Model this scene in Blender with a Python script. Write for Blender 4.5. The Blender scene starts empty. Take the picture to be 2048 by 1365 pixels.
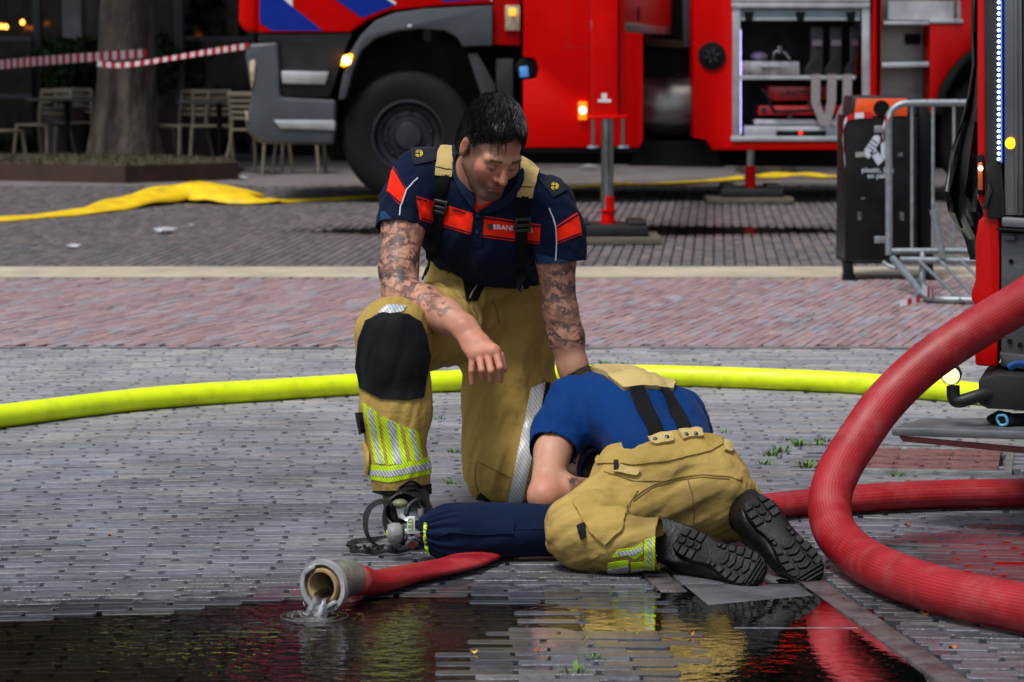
import bpy, bmesh, math, random
import numpy as np
from mathutils import Vector, Matrix
from mathutils.bvhtree import BVHTree

rng = random.Random(7)
scene = bpy.context.scene
COL = scene.collection

# ------------------------------------------------------------------ camera, sky, sun, exposure
FPX, CH = 5800.0, 1.22                      # focal length in pixels of the 2048 px photo, camera height
PITCH = math.atan((682.5 - 105.0) / FPX)
cam_data = bpy.data.cameras.new("camera")
cam = bpy.data.objects.new("camera", cam_data)
COL.objects.link(cam)
cam.location = (0, 0, CH)
cam.rotation_euler = (math.pi / 2 - PITCH, 0, 0)
cam_data.sensor_width = 36.0
cam_data.lens = FPX / 2048 * 36.0
cam_data.clip_start = 0.1
cam_data.clip_end = 2000
cam_data.dof.use_dof = True
cam_data.dof.focus_distance = 7.25
cam_data.dof.aperture_fstop = 8.0
scene.camera = cam

SUN_EL, SUN_AZ = math.radians(62), math.radians(216)     # azimuth clockwise from +Y
world = bpy.data.worlds.new("World")
scene.world = world
world.use_nodes = True
wn = world.node_tree.nodes
wl_ = world.node_tree.links
wn.clear()
w_out = wn.new("ShaderNodeOutputWorld")
w_bg = wn.new("ShaderNodeBackground")
w_sky = wn.new("ShaderNodeTexSky")
w_sky.sky_type = 'NISHITA'
w_sky.sun_disc = False
w_sky.sun_elevation = SUN_EL
w_sky.sun_rotation = SUN_AZ
w_sky.air_density = 1.0
w_sky.dust_density = 3.0
w_sky.ozone_density = 1.0
w_hsv = wn.new("ShaderNodeHueSaturation")
w_hsv.inputs['Saturation'].default_value = 0.6          # overcast: the same sky with its blue washed out
wl_.new(w_sky.outputs[0], w_hsv.inputs['Color'])
wl_.new(w_hsv.outputs[0], w_bg.inputs['Color'])
w_bg.inputs['Strength'].default_value = 0.09
wl_.new(w_bg.outputs[0], w_out.inputs['Surface'])

sun_data = bpy.data.lights.new("sun", 'SUN')
sun_data.energy = 1.5
sun_data.angle = math.radians(16)
sun_data.color = (1.0, 0.98, 0.955)
sun = bpy.data.objects.new("sun", sun_data)
COL.objects.link(sun)
sd = Vector((math.sin(SUN_AZ) * math.cos(SUN_EL), math.cos(SUN_AZ) * math.cos(SUN_EL), math.sin(SUN_EL)))
sun.rotation_euler = sd.to_track_quat('Z', 'Y').to_euler()
sun.location = (0, 0, 30)

scene.view_settings.view_transform = 'Standard'
scene.view_settings.look = 'None'
scene.view_settings.gamma = 1.0
scene.view_settings.exposure = 0.64
scene.render.engine = 'CYCLES'
scene.cycles.max_bounces = 8
scene.cycles.transparent_max_bounces = 12
scene.cycles.caustics_reflective = False
scene.cycles.caustics_refractive = False

# ------------------------------------------------------------------ pixel <-> place helpers (depth d = metres along +Y)
_sp, _cp = math.sin(PITCH), math.cos(PITCH)
def ray(px, py):
    u = (px - 1024.0) / FPX; v = (682.5 - py) / FPX
    return np.array((u, v * _sp + _cp, v * _cp - _sp))
def W(px, py, d):
    r = ray(px, py); t = d / r[1]
    return np.array((r[0] * t, d, CH + r[2] * t))
def G(px, py, z=0.0):
    r = ray(px, py); t = (z - CH) / r[2]
    return np.array((r[0] * t, r[1] * t, z))
def proj(P):
    P = np.asarray(P, float)
    x = P[..., 0]; y = P[..., 1]; z = P[..., 2] - CH
    fw = y * _cp - z * _sp; up = y * _sp + z * _cp
    return 1024 + FPX * x / fw, 682.5 - FPX * up / fw
def nrm(v):
    v = np.asarray(v, float); n = np.linalg.norm(v)
    return v / n if n > 0 else v

# ------------------------------------------------------------------ materials
def lin(h):
    h = h.lstrip('#'); o = []
    for i in (0, 2, 4):
        c = int(h[i:i+2], 16) / 255.0
        o.append(c / 12.92 if c <= 0.04045 else ((c + 0.055) / 1.055) ** 2.4)
    return tuple(o)
MATS = {}
def mat(name, col, rough=0.5, metal=0.0, var=0.12, vscale=8.0, bump=0.0, bscale=60.0, bdetail=4.0, attr=None,
        spec=0.5, coat=0.0, emit=None, estr=0.0, stretch=None, dirt=None, dirt_amt=0.0, dscale=3.0, sheen=0.0, rvar=0.1,
        bdist=0.01, trans=0.0, alpha=1.0, sss=0.0):
    if name in MATS: return MATS[name]
    m = bpy.data.materials.new(name); m.use_nodes = True
    nt = m.node_tree; N = nt.nodes; L = nt.links
    b = N['Principled BSDF']
    if isinstance(col, str): col = lin(col)
    tc = N.new('ShaderNodeTexCoord'); src = tc.outputs['Object']
    mp = N.new('ShaderNodeMapping'); L.new(src, mp.inputs[0])
    if stretch: mp.inputs['Scale'].default_value = stretch
    n1 = N.new('ShaderNodeTexNoise'); n1.inputs['Scale'].default_value = vscale; n1.inputs['Detail'].default_value = 5
    L.new(mp.outputs[0], n1.inputs['Vector'])
    base = None
    if attr:
        a = N.new('ShaderNodeAttribute'); a.attribute_name = attr; base = a.outputs['Color']
    mr = N.new('ShaderNodeMapRange'); mr.inputs['To Min'].default_value = 1 - var * 1.6; mr.inputs['To Max'].default_value = 1 + var * 1.6
    mr.inputs['From Min'].default_value = .25; mr.inputs['From Max'].default_value = .75
    L.new(n1.outputs['Fac'], mr.inputs['Value'])
    mul = N.new('ShaderNodeMix'); mul.data_type = 'RGBA'; mul.blend_type = 'MULTIPLY'; mul.inputs[0].default_value = 1.0
    if base is not None: L.new(base, mul.inputs[6])
    else: mul.inputs[6].default_value = (*col, 1)
    cmb = N.new('ShaderNodeCombineColor')
    for i in range(3): L.new(mr.outputs[0], cmb.inputs[i])
    L.new(cmb.outputs[0], mul.inputs[7])
    out = mul.outputs[2]
    if dirt is not None:
        n3 = N.new('ShaderNodeTexNoise'); n3.inputs['Scale'].default_value = dscale; n3.inputs['Detail'].default_value = 7; n3.inputs['Roughness'].default_value = .65
        L.new(mp.outputs[0], n3.inputs['Vector'])
        r3 = N.new('ShaderNodeMapRange'); r3.inputs['From Min'].default_value = .48; r3.inputs['From Max'].default_value = .72
        r3.inputs['To Max'].default_value = dirt_amt
        L.new(n3.outputs['Fac'], r3.inputs['Value'])
        mx = N.new('ShaderNodeMix'); mx.data_type = 'RGBA'
        L.new(r3.outputs[0], mx.inputs[0]); L.new(out, mx.inputs[6])
        mx.inputs[7].default_value = (*(lin(dirt) if isinstance(dirt, str) else dirt), 1)
        out = mx.outputs[2]
    L.new(out, b.inputs['Base Color'])
    rr = N.new('ShaderNodeMapRange'); rr.inputs['To Min'].default_value = max(0.02, rough - rvar); rr.inputs['To Max'].default_value = min(1, rough + rvar)
    rr.inputs['From Min'].default_value = .3; rr.inputs['From Max'].default_value = .7
    L.new(n1.outputs['Fac'], rr.inputs['Value']); L.new(rr.outputs[0], b.inputs['Roughness'])
    b.inputs['Metallic'].default_value = metal
    b.inputs['Specular IOR Level'].default_value = spec
    b.inputs['Coat Weight'].default_value = coat
    b.inputs['Coat Roughness'].default_value = .08
    b.inputs['Sheen Weight'].default_value = sheen
    b.inputs['Transmission Weight'].default_value = trans
    b.inputs['Alpha'].default_value = alpha
    if sss:
        b.inputs['Subsurface Weight'].default_value = sss
        b.inputs['Subsurface Radius'].default_value = (0.012, 0.005, 0.003)
    if emit is not None:
        b.inputs['Emission Color'].default_value = (*(lin(emit) if isinstance(emit, str) else emit), 1)
        b.inputs['Emission Strength'].default_value = estr
    if bump:
        n2 = N.new('ShaderNodeTexNoise'); n2.inputs['Scale'].default_value = bscale; n2.inputs['Detail'].default_value = bdetail
        L.new(mp.outputs[0], n2.inputs['Vector'])
        bp = N.new('ShaderNodeBump'); bp.inputs['Strength'].default_value = bump; bp.inputs['Distance'].default_value = bdist
        L.new(n2.outputs['Fac'], bp.inputs['Height']); L.new(bp.outputs[0], b.inputs['Normal'])
    m['bsdf'] = b.name
    MATS[name] = m
    return m

# ------------------------------------------------------------------ objects
def tag(o, label=None, cat=None, group=None, kind=None):
    if label: o['label'] = label
    if cat: o['category'] = cat
    if group: o['group'] = group
    if kind: o['kind'] = kind
    return o
def thing(name, label, cat, loc=(0, 0, 0), group=None):
    o = bpy.data.objects.new(name, None); COL.objects.link(o)
    o.empty_display_size = .1
    o.location = tuple(float(c) for c in loc)
    return tag(o, label, cat, group)
def origin_of(o):
    p = np.zeros(3)
    while o is not None:
        p = p + np.array(o.location); o = o.parent
    return p
def mesh_obj(name, V, F, m, parent=None, smooth=True, sharp=40, cols=None, attrs=None, loc=None):
    V = np.asarray(V, float).reshape(-1, 3)
    o_loc = np.zeros(3)
    if parent is not None: V = V - origin_of(parent)
    elif loc is not None: o_loc = np.asarray(loc, float); V = V - o_loc
    me = bpy.data.meshes.new(name)
    me.from_pydata(V.tolist(), [], [tuple(int(i) for i in f) for f in F] if not isinstance(F, np.ndarray) else F.tolist())
    me.update()
    if smooth:
        me.shade_smooth()
        if sharp: me.set_sharp_from_angle(angle=math.radians(sharp))
    if cols is not None:
        a = me.color_attributes.new('Col', 'FLOAT_COLOR', 'POINT')
        c = np.ones((len(V), 4), np.float32); c[:, :3] = cols
        a.data.foreach_set('color', c.ravel())
    if attrs:
        for k, arr in attrs.items():
            a = me.attributes.new(k, 'FLOAT', 'POINT'); a.data.foreach_set('value', np.asarray(arr, np.float32))
    if m is not None:
        for mm in (m if isinstance(m, (list, tuple)) else [m]): me.materials.append(mm)
    o = bpy.data.objects.new(name, me); COL.objects.link(o)
    if parent is not None: o.parent = parent
    elif loc is not None: o.location = tuple(o_loc)
    return o
def copy_tree(o, parent=None):
    c = o.copy(); COL.objects.link(c)
    if parent is not None: c.parent = parent
    for ch in list(o.children): copy_tree(ch, c)
    return c

def frame_from(t, up=(0, 0, 1)):
    t = nrm(t); up = np.asarray(up, float)
    if abs(np.dot(t, nrm(up))) > .98: up = np.array((1.0, 0, 0)) if abs(t[0]) < .9 else np.array((0, 1.0, 0))
    s = nrm(np.cross(t, up)); n = np.cross(s, t)
    return t, s, n
def catmull(P, n=12):
    P = [np.asarray(p, float) for p in P]
    Q = [2 * P[0] - P[1]] + P + [2 * P[-1] - P[-2]]
    out = []
    for i in range(1, len(Q) - 2):
        p0, p1, p2, p3 = Q[i-1], Q[i], Q[i+1], Q[i+2]
        for k in range(n):
            t = k / n
            out.append(.5 * ((2*p1) + (-p0+p2)*t + (2*p0-5*p1+4*p2-p3)*t*t + (-p0+3*p1-3*p2+p3)*t**3))
    out.append(P[-1]); return np.array(out)

class MB:
    def __init__(self): self.v = []; self.f = []
    def add(self, V, F):
        o = len(self.v)
        self.v.extend([tuple(float(c) for c in p) for p in V])
        self.f.extend([tuple(int(i) + o for i in f) for f in F]); return self
    def box(self, lo, hi):
        x0, y0, z0 = lo; x1, y1, z1 = hi
        return self.add([(x0,y0,z0),(x1,y0,z0),(x1,y1,z0),(x0,y1,z0),(x0,y0,z1),(x1,y0,z1),(x1,y1,z1),(x0,y1,z1)],
                 [(0,3,2,1),(4,5,6,7),(0,1,5,4),(1,2,6,5),(2,3,7,6),(3,0,4,7)])
    def obox(self, c, ax, ay, az):
        c, ax, ay, az = (np.asarray(q, float) for q in (c, ax, ay, az))
        V = [c + i*ax + j*ay + k*az for k in (-1, 1) for (i, j) in ((-1,-1),(1,-1),(1,1),(-1,1))]
        return self.add(V, [(0,3,2,1),(4,5,6,7),(0,1,5,4),(1,2,6,5),(2,3,7,6),(3,0,4,7)])
    def bar(self, a, b, w, h, up=(0, 0, 1)):
        a = np.asarray(a, float); b = np.asarray(b, float); t, s, n = frame_from(b - a, up)
        return self.obox((a + b) / 2, (b - a) / 2, s * w / 2, n * h / 2)
    def cyl(self, a, b, r0, r1=None, n=16, caps=True):
        if r1 is None: r1 = r0
        return self.tube([a, b], [r0, r1], n, caps)
    def tube(self, pts, r, n=12, caps=True, sx=1.0, sn=1.0, ribs=0.0, up=(0, 0, 1)):
        pts = np.asarray(pts, float); m = len(pts)
        rad = np.full(m, r) if np.isscalar(r) else np.asarray(r, float)
        sx = np.full(m, sx) if np.isscalar(sx) else np.asarray(sx, float)
        sn = np.full(m, sn) if np.isscalar(sn) else np.asarray(sn, float)
        V = []
        tang = np.gradient(pts, axis=0) if m > 2 else np.array([pts[1]-pts[0]]*2)
        t, s, nn = frame_from(tang[0], up)
        for i in range(m):
            t = nrm(tang[i]); s = nrm(s - t * np.dot(s, t)); nn = np.cross(s, t)
            for k in range(n):
                a = 2 * math.pi * k / n
                rr = rad[i] * (1 + (ribs if k % 2 else 0))
                V.append(pts[i] + s * math.cos(a) * rr * sx[i] + nn * math.sin(a) * rr * sn[i])
        F = [(i*n+k, (i+1)*n+k, (i+1)*n+(k+1) % n, i*n+(k+1) % n) for i in range(m-1) for k in range(n)]
        if caps: F += [tuple(range(n)), tuple(reversed([(m-1)*n+k for k in range(n)]))]
        return self.add(V, F)
    def lathe(self, prof, o, axis, n=24, caps=True):
        o = np.asarray(o, float); t, s, nn = frame_from(axis)
        V = []; m = len(prof)
        for (r, h) in prof:
            for k in range(n):
                a = 2 * math.pi * k / n; V.append(o + t*h + s*math.cos(a)*r + nn*math.sin(a)*r)
        F = [(i*n+k, (i+1)*n+k, (i+1)*n+(k+1) % n, i*n+(k+1) % n) for i in range(m-1) for k in range(n)]
        if caps: F += [tuple(range(n)), tuple(reversed([(m-1)*n+k for k in range(n)]))]
        return self.add(V, F)
    def prism(self, poly, vec):
        P = [np.asarray(p, float) for p in poly]; vec = np.asarray(vec, float); n = len(P)
        V = P + [p + vec for p in P]
        F = [tuple(range(n)), tuple(reversed(range(n, 2*n)))] + [(i, i+n, (i+1) % n + n, (i+1) % n) for i in range(n)]
        return self.add(V, F)
    def ell(self, c, r, nu=16, nv=10, R=None):
        c = np.asarray(c, float); V = []; R = np.eye(3) if R is None else R
        for j in range(nv + 1):
            th = math.pi * j / nv
            for i in range(nu):
                ph = 2 * math.pi * i / nu
                V.append(c + R @ np.array((r[0]*math.sin(th)*math.cos(ph), r[1]*math.sin(th)*math.sin(ph), r[2]*math.cos(th))))
        F = [(j*nu+i, (j+1)*nu+i, (j+1)*nu+(i+1) % nu, j*nu+(i+1) % nu) for j in range(nv) for i in range(nu)]
        return self.add(V, F)
    def build(self, name, m, parent=None, bevel=0.0, seg=2, smooth=True, sharp=40, loc=None, cols=None):
        V, F = self.v, self.f
        o = mesh_obj(name, V, F, m, parent, smooth=False, loc=loc, cols=cols)
        me = o.data
        bm = bmesh.new(); bm.from_mesh(me)
        bmesh.ops.remove_doubles(bm, verts=bm.verts, dist=1e-6)
        bmesh.ops.recalc_face_normals(bm, faces=bm.faces)
        if bevel:
            ed = [e for e in bm.edges if e.is_manifold and e.calc_face_angle(0) > math.radians(35)]
            bmesh.ops.bevel(bm, geom=ed, offset=bevel, segments=seg, affect='EDGES', profile=.5, clamp_overlap=True)
        bm.to_mesh(me); bm.free()
        if smooth:
            me.shade_smooth()
            if sharp: me.set_sharp_from_angle(angle=math.radians(sharp))
        return o

def text_mesh(s, size=1.0, offset=0.0):
    """outline of a word as a flat mesh in its own x/y plane: verts, faces"""
    cu = bpy.data.curves.new('lettering', 'FONT'); cu.body = s; cu.size = size; cu.offset = offset; cu.resolution_u = 3
    ob = bpy.data.objects.new('lettering', cu); COL.objects.link(ob)
    dg = bpy.context.evaluated_depsgraph_get()
    me = ob.evaluated_get(dg).to_mesh()
    V = np.array([v.co[:] for v in me.vertices]); F = [tuple(p.vertices) for p in me.polygons]
    ob.evaluated_get(dg).to_mesh_clear()
    bpy.data.objects.remove(ob); bpy.data.curves.remove(cu)
    return V, F
# ================================================================== numpy helpers
def hash3(ix, iy, iz, seed=0):
    h = (ix.astype(np.int64) * 374761393 + iy.astype(np.int64) * 668265263 + iz.astype(np.int64) * 1274126177 + seed * 974634241) & 0xffffffff
    h = ((h ^ (h >> 13)) * 1103515245) & 0xffffffff
    h = ((h ^ (h >> 16)) * 2654435761) & 0xffffffff
    return ((h ^ (h >> 15)) & 0xffffff) / float(0xffffff)
def vnoise(P, seed=0):
    P = np.asarray(P, float); i = np.floor(P).astype(np.int64); f = P - i; u = f*f*f*(f*(f*6-15)+10)
    x, y, z = i[..., 0], i[..., 1], i[..., 2]; a, b, c = u[..., 0], u[..., 1], u[..., 2]
    def h(dx, dy, dz): return hash3(x+dx, y+dy, z+dz, seed)
    l = lambda p, q, t: p + (q - p) * t
    return l(l(l(h(0,0,0), h(1,0,0), a), l(h(0,1,0), h(1,1,0), a), b), l(l(h(0,0,1), h(1,0,1), a), l(h(0,1,1), h(1,1,1), a), b), c)
def fbm(P, oct=3, seed=0):
    s = 0; a = .5; t = 0
    for k in range(oct):
        s = s + a * vnoise(np.asarray(P) * 2**k + 17.3*k, seed + k); t += a; a *= .5
    return s / t
def sstep(a, b, x):
    t = np.clip((np.asarray(x, float) - a) / (b - a), 0, 1); return t*t*(3-2*t)
def polysd(x, y, poly):
    """signed distance to a polygon, positive inside"""
    x = np.asarray(x, float); y = np.asarray(y, float)
    d = np.full(x.shape, 1e18); ins = np.zeros(x.shape, bool); n = len(poly)
    for i in range(n):
        ax, ay = poly[i]; bx, by = poly[(i+1) % n]
        ex, ey = bx-ax, by-ay; wx, wy = x-ax, y-ay
        t = np.clip((wx*ex + wy*ey) / max(ex*ex+ey*ey, 1e-12), 0, 1)
        d = np.minimum(d, (wx-ex*t)**2 + (wy-ey*t)**2)
        c = ((ay > y) != (by > y))
        with np.errstate(divide='ignore', invalid='ignore'):
            xc = (bx-ax) * (y-ay) / (by-ay if by != ay else 1e-12) + ax
        ins ^= c & (x < xc)
    d = np.sqrt(d); return np.where(ins, d, -d)

# ================================================================== THE GROUND
def gpoly(pix): return [tuple(G(a, b)[:2]) for a, b in pix]
PUD_L = gpoly([(-250, 1250), (0, 1236), (240, 1222), (420, 1212), (560, 1196), (700, 1190), (830, 1186), (930, 1184), (1010, 1196), (1060, 1226),
               (1075, 1262), (1010, 1288), (930, 1300), (890, 1330), (850, 1380), (800, 1430), (-250, 1430)])
PUD_R = gpoly([(1310, 1205), (1400, 1182), (1500, 1190), (1560, 1170), (1630, 1190), (1700, 1230), (1745, 1300), (1800, 1350), (1850, 1420), (1400, 1430),
               (1350, 1340), (1330, 1280)])
PUD_M = gpoly([(1085, 1215), (1180, 1200), (1280, 1215), (1300, 1250), (1230, 1262), (1120, 1262)])
PUD_W = gpoly([(1830, 1110), (1930, 1080), (2100, 1070), (2200, 1130), (2100, 1175), (1960, 1150)])
PUD_G = gpoly([(600, 462), (700, 452), (900, 447), (1300, 447), (1650, 452), (1760, 460), (1650, 467), (1300, 470), (900, 470), (720, 468)])
WATER_Z = -0.0034
def dip(x, y):
    P = np.stack([x, y, np.zeros_like(x)], -1)
    n = (vnoise(P * 9.0, 3) - .5) * .0035 + (vnoise(P * 2.4, 5) - .5) * .003
    sdl = polysd(x, y, PUD_L); sdr = polysd(x, y, PUD_R); sdm = polysd(x, y, PUD_M); sdw = polysd(x, y, PUD_W); sdg = polysd(x, y, PUD_G)
    d = .0085 * sstep(-.05, .11, sdl) + .0060 * sstep(-.10, .12, sdr) + .0042 * sstep(-.12, .08, sdm) + .0028 * sstep(-.15, .1, sdw) + .012 * sstep(-.25, .3, sdg)
    return d + np.maximum(n, -.0022)
def wetness(x, y):
    P = np.stack([x, y, np.zeros_like(x)], -1)
    n = fbm(P * 1.3, 3, 11) - .5
    w = 1.04 - (y + n * 2.0 - 6.0) / 4.8
    w = np.maximum(w, sstep(-.35, .1, polysd(x, y, PUD_G)) * 1.0)
    return np.clip(w, .08, 1.0)

def film(x, y):
    P = np.stack([x, y, np.zeros_like(x)], -1)
    s_ = np.maximum.reduce([polysd(x, y, q) for q in (PUD_L, PUD_R, PUD_M, PUD_W)])
    return np.clip(sstep(-.28, .02, s_ + (fbm(P*np.array((5, 12, 1)), 3, 31)-.5)*.22), 0, 1)
def brick_proto(L, B, H=.05, cut=.007, ch=.0014):
    l, b = L/2, B/2
    def ring(l, b, c, z): return [(-l+c,-b,z),(l-c,-b,z),(l,-b+c,z),(l,b-c,z),(l-c,b,z),(-l+c,b,z),(-l,b-c,z),(-l,-b+c,z)]
    V = ring(l-ch, b-ch, cut, 0) + ring(l, b, cut, -ch*1.1) + ring(l-.001, b-.001, cut, -H)
    F = [tuple(range(8))] + [(i+8*j, i+8*j+8, (i+1) % 8+8*j+8, (i+1) % 8+8*j) for j in (0, 1) for i in range(8)]
    return np.array(V), F

def brick_material():
    m = bpy.data.materials.new('wet_paving_brick'); m.use_nodes = True
    nt = m.node_tree; N = nt.nodes; L = nt.links; b = N['Principled BSDF']
    at = N.new('ShaderNodeAttribute'); at.attribute_name = 'Col'
    wt = N.new('ShaderNodeAttribute'); wt.attribute_name = 'wet'
    ge = N.new('ShaderNodeNewGeometry')
    n1 = N.new('ShaderNodeTexNoise'); n1.inputs['Scale'].default_value = 38; n1.inputs['Detail'].default_value = 6; n1.inputs['Roughness'].default_value = .65
    n2 = N.new('ShaderNodeTexNoise'); n2.inputs['Scale'].default_value = 3.2; n2.inputs['Detail'].default_value = 5
    n4 = N.new('ShaderNodeTexNoise'); n4.inputs['Scale'].default_value = 130; n4.inputs['Detail'].default_value = 4
    for n in (n1, n2, n4): L.new(ge.outputs['Position'], n.inputs['Vector'])
    # wetness broken up by patches that dry first
    wm = N.new('ShaderNodeMath'); wm.operation = 'MULTIPLY_ADD'; L.new(n2.outputs['Fac'], wm.inputs[0]); wm.inputs[1].default_value = .9
    wsub = N.new('ShaderNodeMath'); wsub.operation = 'SUBTRACT'; L.new(wt.outputs['Fac'], wsub.inputs[0]); wsub.inputs[1].default_value = .45
    L.new(wsub.outputs[0], wm.inputs[2])
    wc = N.new('ShaderNodeClamp'); L.new(wm.outputs[0], wc.inputs[0])
    v = N.new('ShaderNodeMapRange'); v.inputs['From Min'].default_value = .3; v.inputs['From Max'].default_value = .7
    v.inputs['To Min'].default_value = .72; v.inputs['To Max'].default_value = 1.25; L.new(n1.outputs['Fac'], v.inputs['Value'])
    dk = N.new('ShaderNodeMapRange'); dk.inputs['To Min'].default_value = 1.0; dk.inputs['To Max'].default_value = .33; L.new(wc.outputs[0], dk.inputs['Value'])
    mm = N.new('ShaderNodeMath'); mm.operation = 'MULTIPLY'; L.new(v.outputs[0], mm.inputs[0]); L.new(dk.outputs[0], mm.inputs[1])
    DKM = mm
    sc = N.new('ShaderNodeVectorMath'); sc.operation = 'SCALE'; L.new(at.outputs['Color'], sc.inputs[0]); L.new(mm.outputs[0], sc.inputs['Scale'])
    f1 = N.new('ShaderNodeAttribute'); f1.attribute_name = 'film'; f2 = N.new('ShaderNodeAttribute'); f2.attribute_type = 'OBJECT'; f2.attribute_name = 'film'
    fm = N.new('ShaderNodeMath'); fm.operation = 'MAXIMUM'; L.new(f1.outputs['Fac'], fm.inputs[0]); L.new(f2.outputs['Fac'], fm.inputs[1])
    fn = N.new('ShaderNodeTexNoise'); fn.inputs['Scale'].default_value = 22; fn.inputs['Detail'].default_value = 4; L.new(ge.outputs['Position'], fn.inputs['Vector'])
    fa = N.new('ShaderNodeMath'); fa.operation = 'ADD'; L.new(fm.outputs[0], fa.inputs[0]); L.new(fn.outputs['Fac'], fa.inputs[1])
    FM = N.new('ShaderNodeMapRange'); FM.interpolation_type = 'SMOOTHSTEP'; FM.inputs['From Min'].default_value = .80; FM.inputs['From Max'].default_value = 1.12; L.new(fa.outputs[0], FM.inputs['Value'])
    r = N.new('ShaderNodeMapRange'); r.inputs['To Min'].default_value = .70; r.inputs['To Max'].default_value = .24; L.new(wc.outputs[0], r.inputs['Value'])
    r2 = N.new('ShaderNodeMath'); r2.operation = 'MULTIPLY_ADD'; L.new(n1.outputs['Fac'], r2.inputs[0]); r2.inputs[1].default_value = .25
    r3 = N.new('ShaderNodeMath'); r3.operation = 'SUBTRACT'; L.new(r.outputs[0], r3.inputs[0]); r3.inputs[1].default_value = .10
    L.new(r3.outputs[0], r2.inputs[2])
    rf = N.new('ShaderNodeMix'); rf.data_type = 'FLOAT'; L.new(FM.outputs[0], rf.inputs[0]); L.new(r2.outputs[0], rf.inputs[2]); rf.inputs[3].default_value = .07; L.new(rf.outputs[0], b.inputs['Roughness'])
    fd_ = N.new('ShaderNodeMapRange'); fd_.inputs['To Min'].default_value = 1.0; fd_.inputs['To Max'].default_value = .6; L.new(FM.outputs[0], fd_.inputs['Value'])
    sc2 = N.new('ShaderNodeVectorMath'); sc2.operation = 'SCALE'; L.new(sc.outputs[0], sc2.inputs[0]); L.new(fd_.outputs[0], sc2.inputs['Scale']); L.new(sc2.outputs[0], b.inputs['Base Color'])
    bs = N.new('ShaderNodeMapRange'); bs.inputs['To Min'].default_value = .5; bs.inputs['To Max'].default_value = .32; L.new(wc.outputs[0], bs.inputs['Value'])
    ad = N.new('ShaderNodeMath'); ad.operation = 'ADD'; L.new(n4.outputs['Fac'], ad.inputs[0]); L.new(n1.outputs['Fac'], ad.inputs[1])
    bp = N.new('ShaderNodeBump'); bp.inputs['Distance'].default_value = .004; bsm = N.new('ShaderNodeMix'); bsm.data_type = 'FLOAT'; L.new(FM.outputs[0], bsm.inputs[0]); L.new(bs.outputs[0], bsm.inputs[2]); bsm.inputs[3].default_value = .05; L.new(bsm.outputs[0], bp.inputs['Strength'])
    L.new(ad.outputs[0], bp.inputs['Height']); L.new(bp.outputs[0], b.inputs['Normal'])
    return m
M_BRICK = brick_material()
M_SAND = mat('joint_sand', '#231f1b', .9, var=.35, vscale=25, bump=.6, bscale=220)
M_SLAB = mat('gutter_slab_stone', '#5f6064', .34, var=.2, vscale=7, bump=.25, bscale=150, rvar=.18, dirt='#3a3432', dirt_amt=.6, dscale=5)
M_BEIGE = mat('beige_concrete', '#b5aa94', .75, var=.12, vscale=5, bump=.3, bscale=160, dirt='#8c8475', dirt_amt=.6, dscale=2)
M_ASPH = mat('grey_road_surface', '#77716f', .62, var=.16, vscale=2.5, bump=.4, bscale=90, dirt='#524e4e', dirt_amt=.5, dscale=1.2, rvar=.2)
M_EARTH = mat('street_ground', '#5a5552', .8, var=.2, vscale=1.5, bump=.3, bscale=60)

# one sheet to the horizon
gs = MB(); gs.add([(-600, -200, -.06), (600, -200, -.06), (600, 900, -.06), (-600, 900, -.06)], [(0, 1, 2, 3)])
tag(gs.build('ground', M_EARTH, smooth=False), kind='structure')
D_RED0, D_RED1, D_GREY0, D_GREY1 = G(1024, 697)[1], G(1024, 556)[1], G(1024, 533)[1], G(1024, 372)[1]
sb = MB(); sb.add([(-9, 4.6, -.024), (9, 4.6, -.024), (14, D_GREY1 + .4, -.024), (-14, D_GREY1 + .4, -.024)], [(0, 1, 2, 3)])
pav = tag(sb.build('pavement', M_SAND, smooth=False), kind='structure')
rd = MB(); rd.add([(-40, D_GREY1 - .1, -.012), (40, D_GREY1 - .1, -.012), (40, 60, -.012), (-40, 60, -.012)], [(0, 1, 2, 3)])
tag(rd.build('road', M_ASPH, smooth=False), kind='structure')
bs_ = MB(); bs_.box((-14, D_RED1 + .05, -.03), (14, D_GREY0 - .04, .001))
tag(bs_.build('paving_strip', M_BEIGE, smooth=False), kind='structure')
lk = MB(); lk.box((-14, D_GREY0 - .035, -.03), (14, D_GREY0, .003)); lk.box((-14, D_RED0 + .0, -.03), (14, D_RED0 + .035, .002))
tag(lk.build('paving_edge_band', mat('blue_grey_edge_stone', '#6f7274', .6, var=.15, bump=.3), smooth=False), kind='structure')

# gutter channel of stone slabs, crossing the near paving
def chan_x(d): return .322 + (6.6 - d) * .15
CH_W = .42
DRAIN = gpoly([(1668, 889), (2036, 894), (2032, 951), (1640, 945)])
chan = [(chan_x(4.9), 4.9), (chan_x(4.9) + CH_W, 4.9), (chan_x(7.3) + CH_W, 7.3), (chan_x(7.3), 7.3)]

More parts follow.
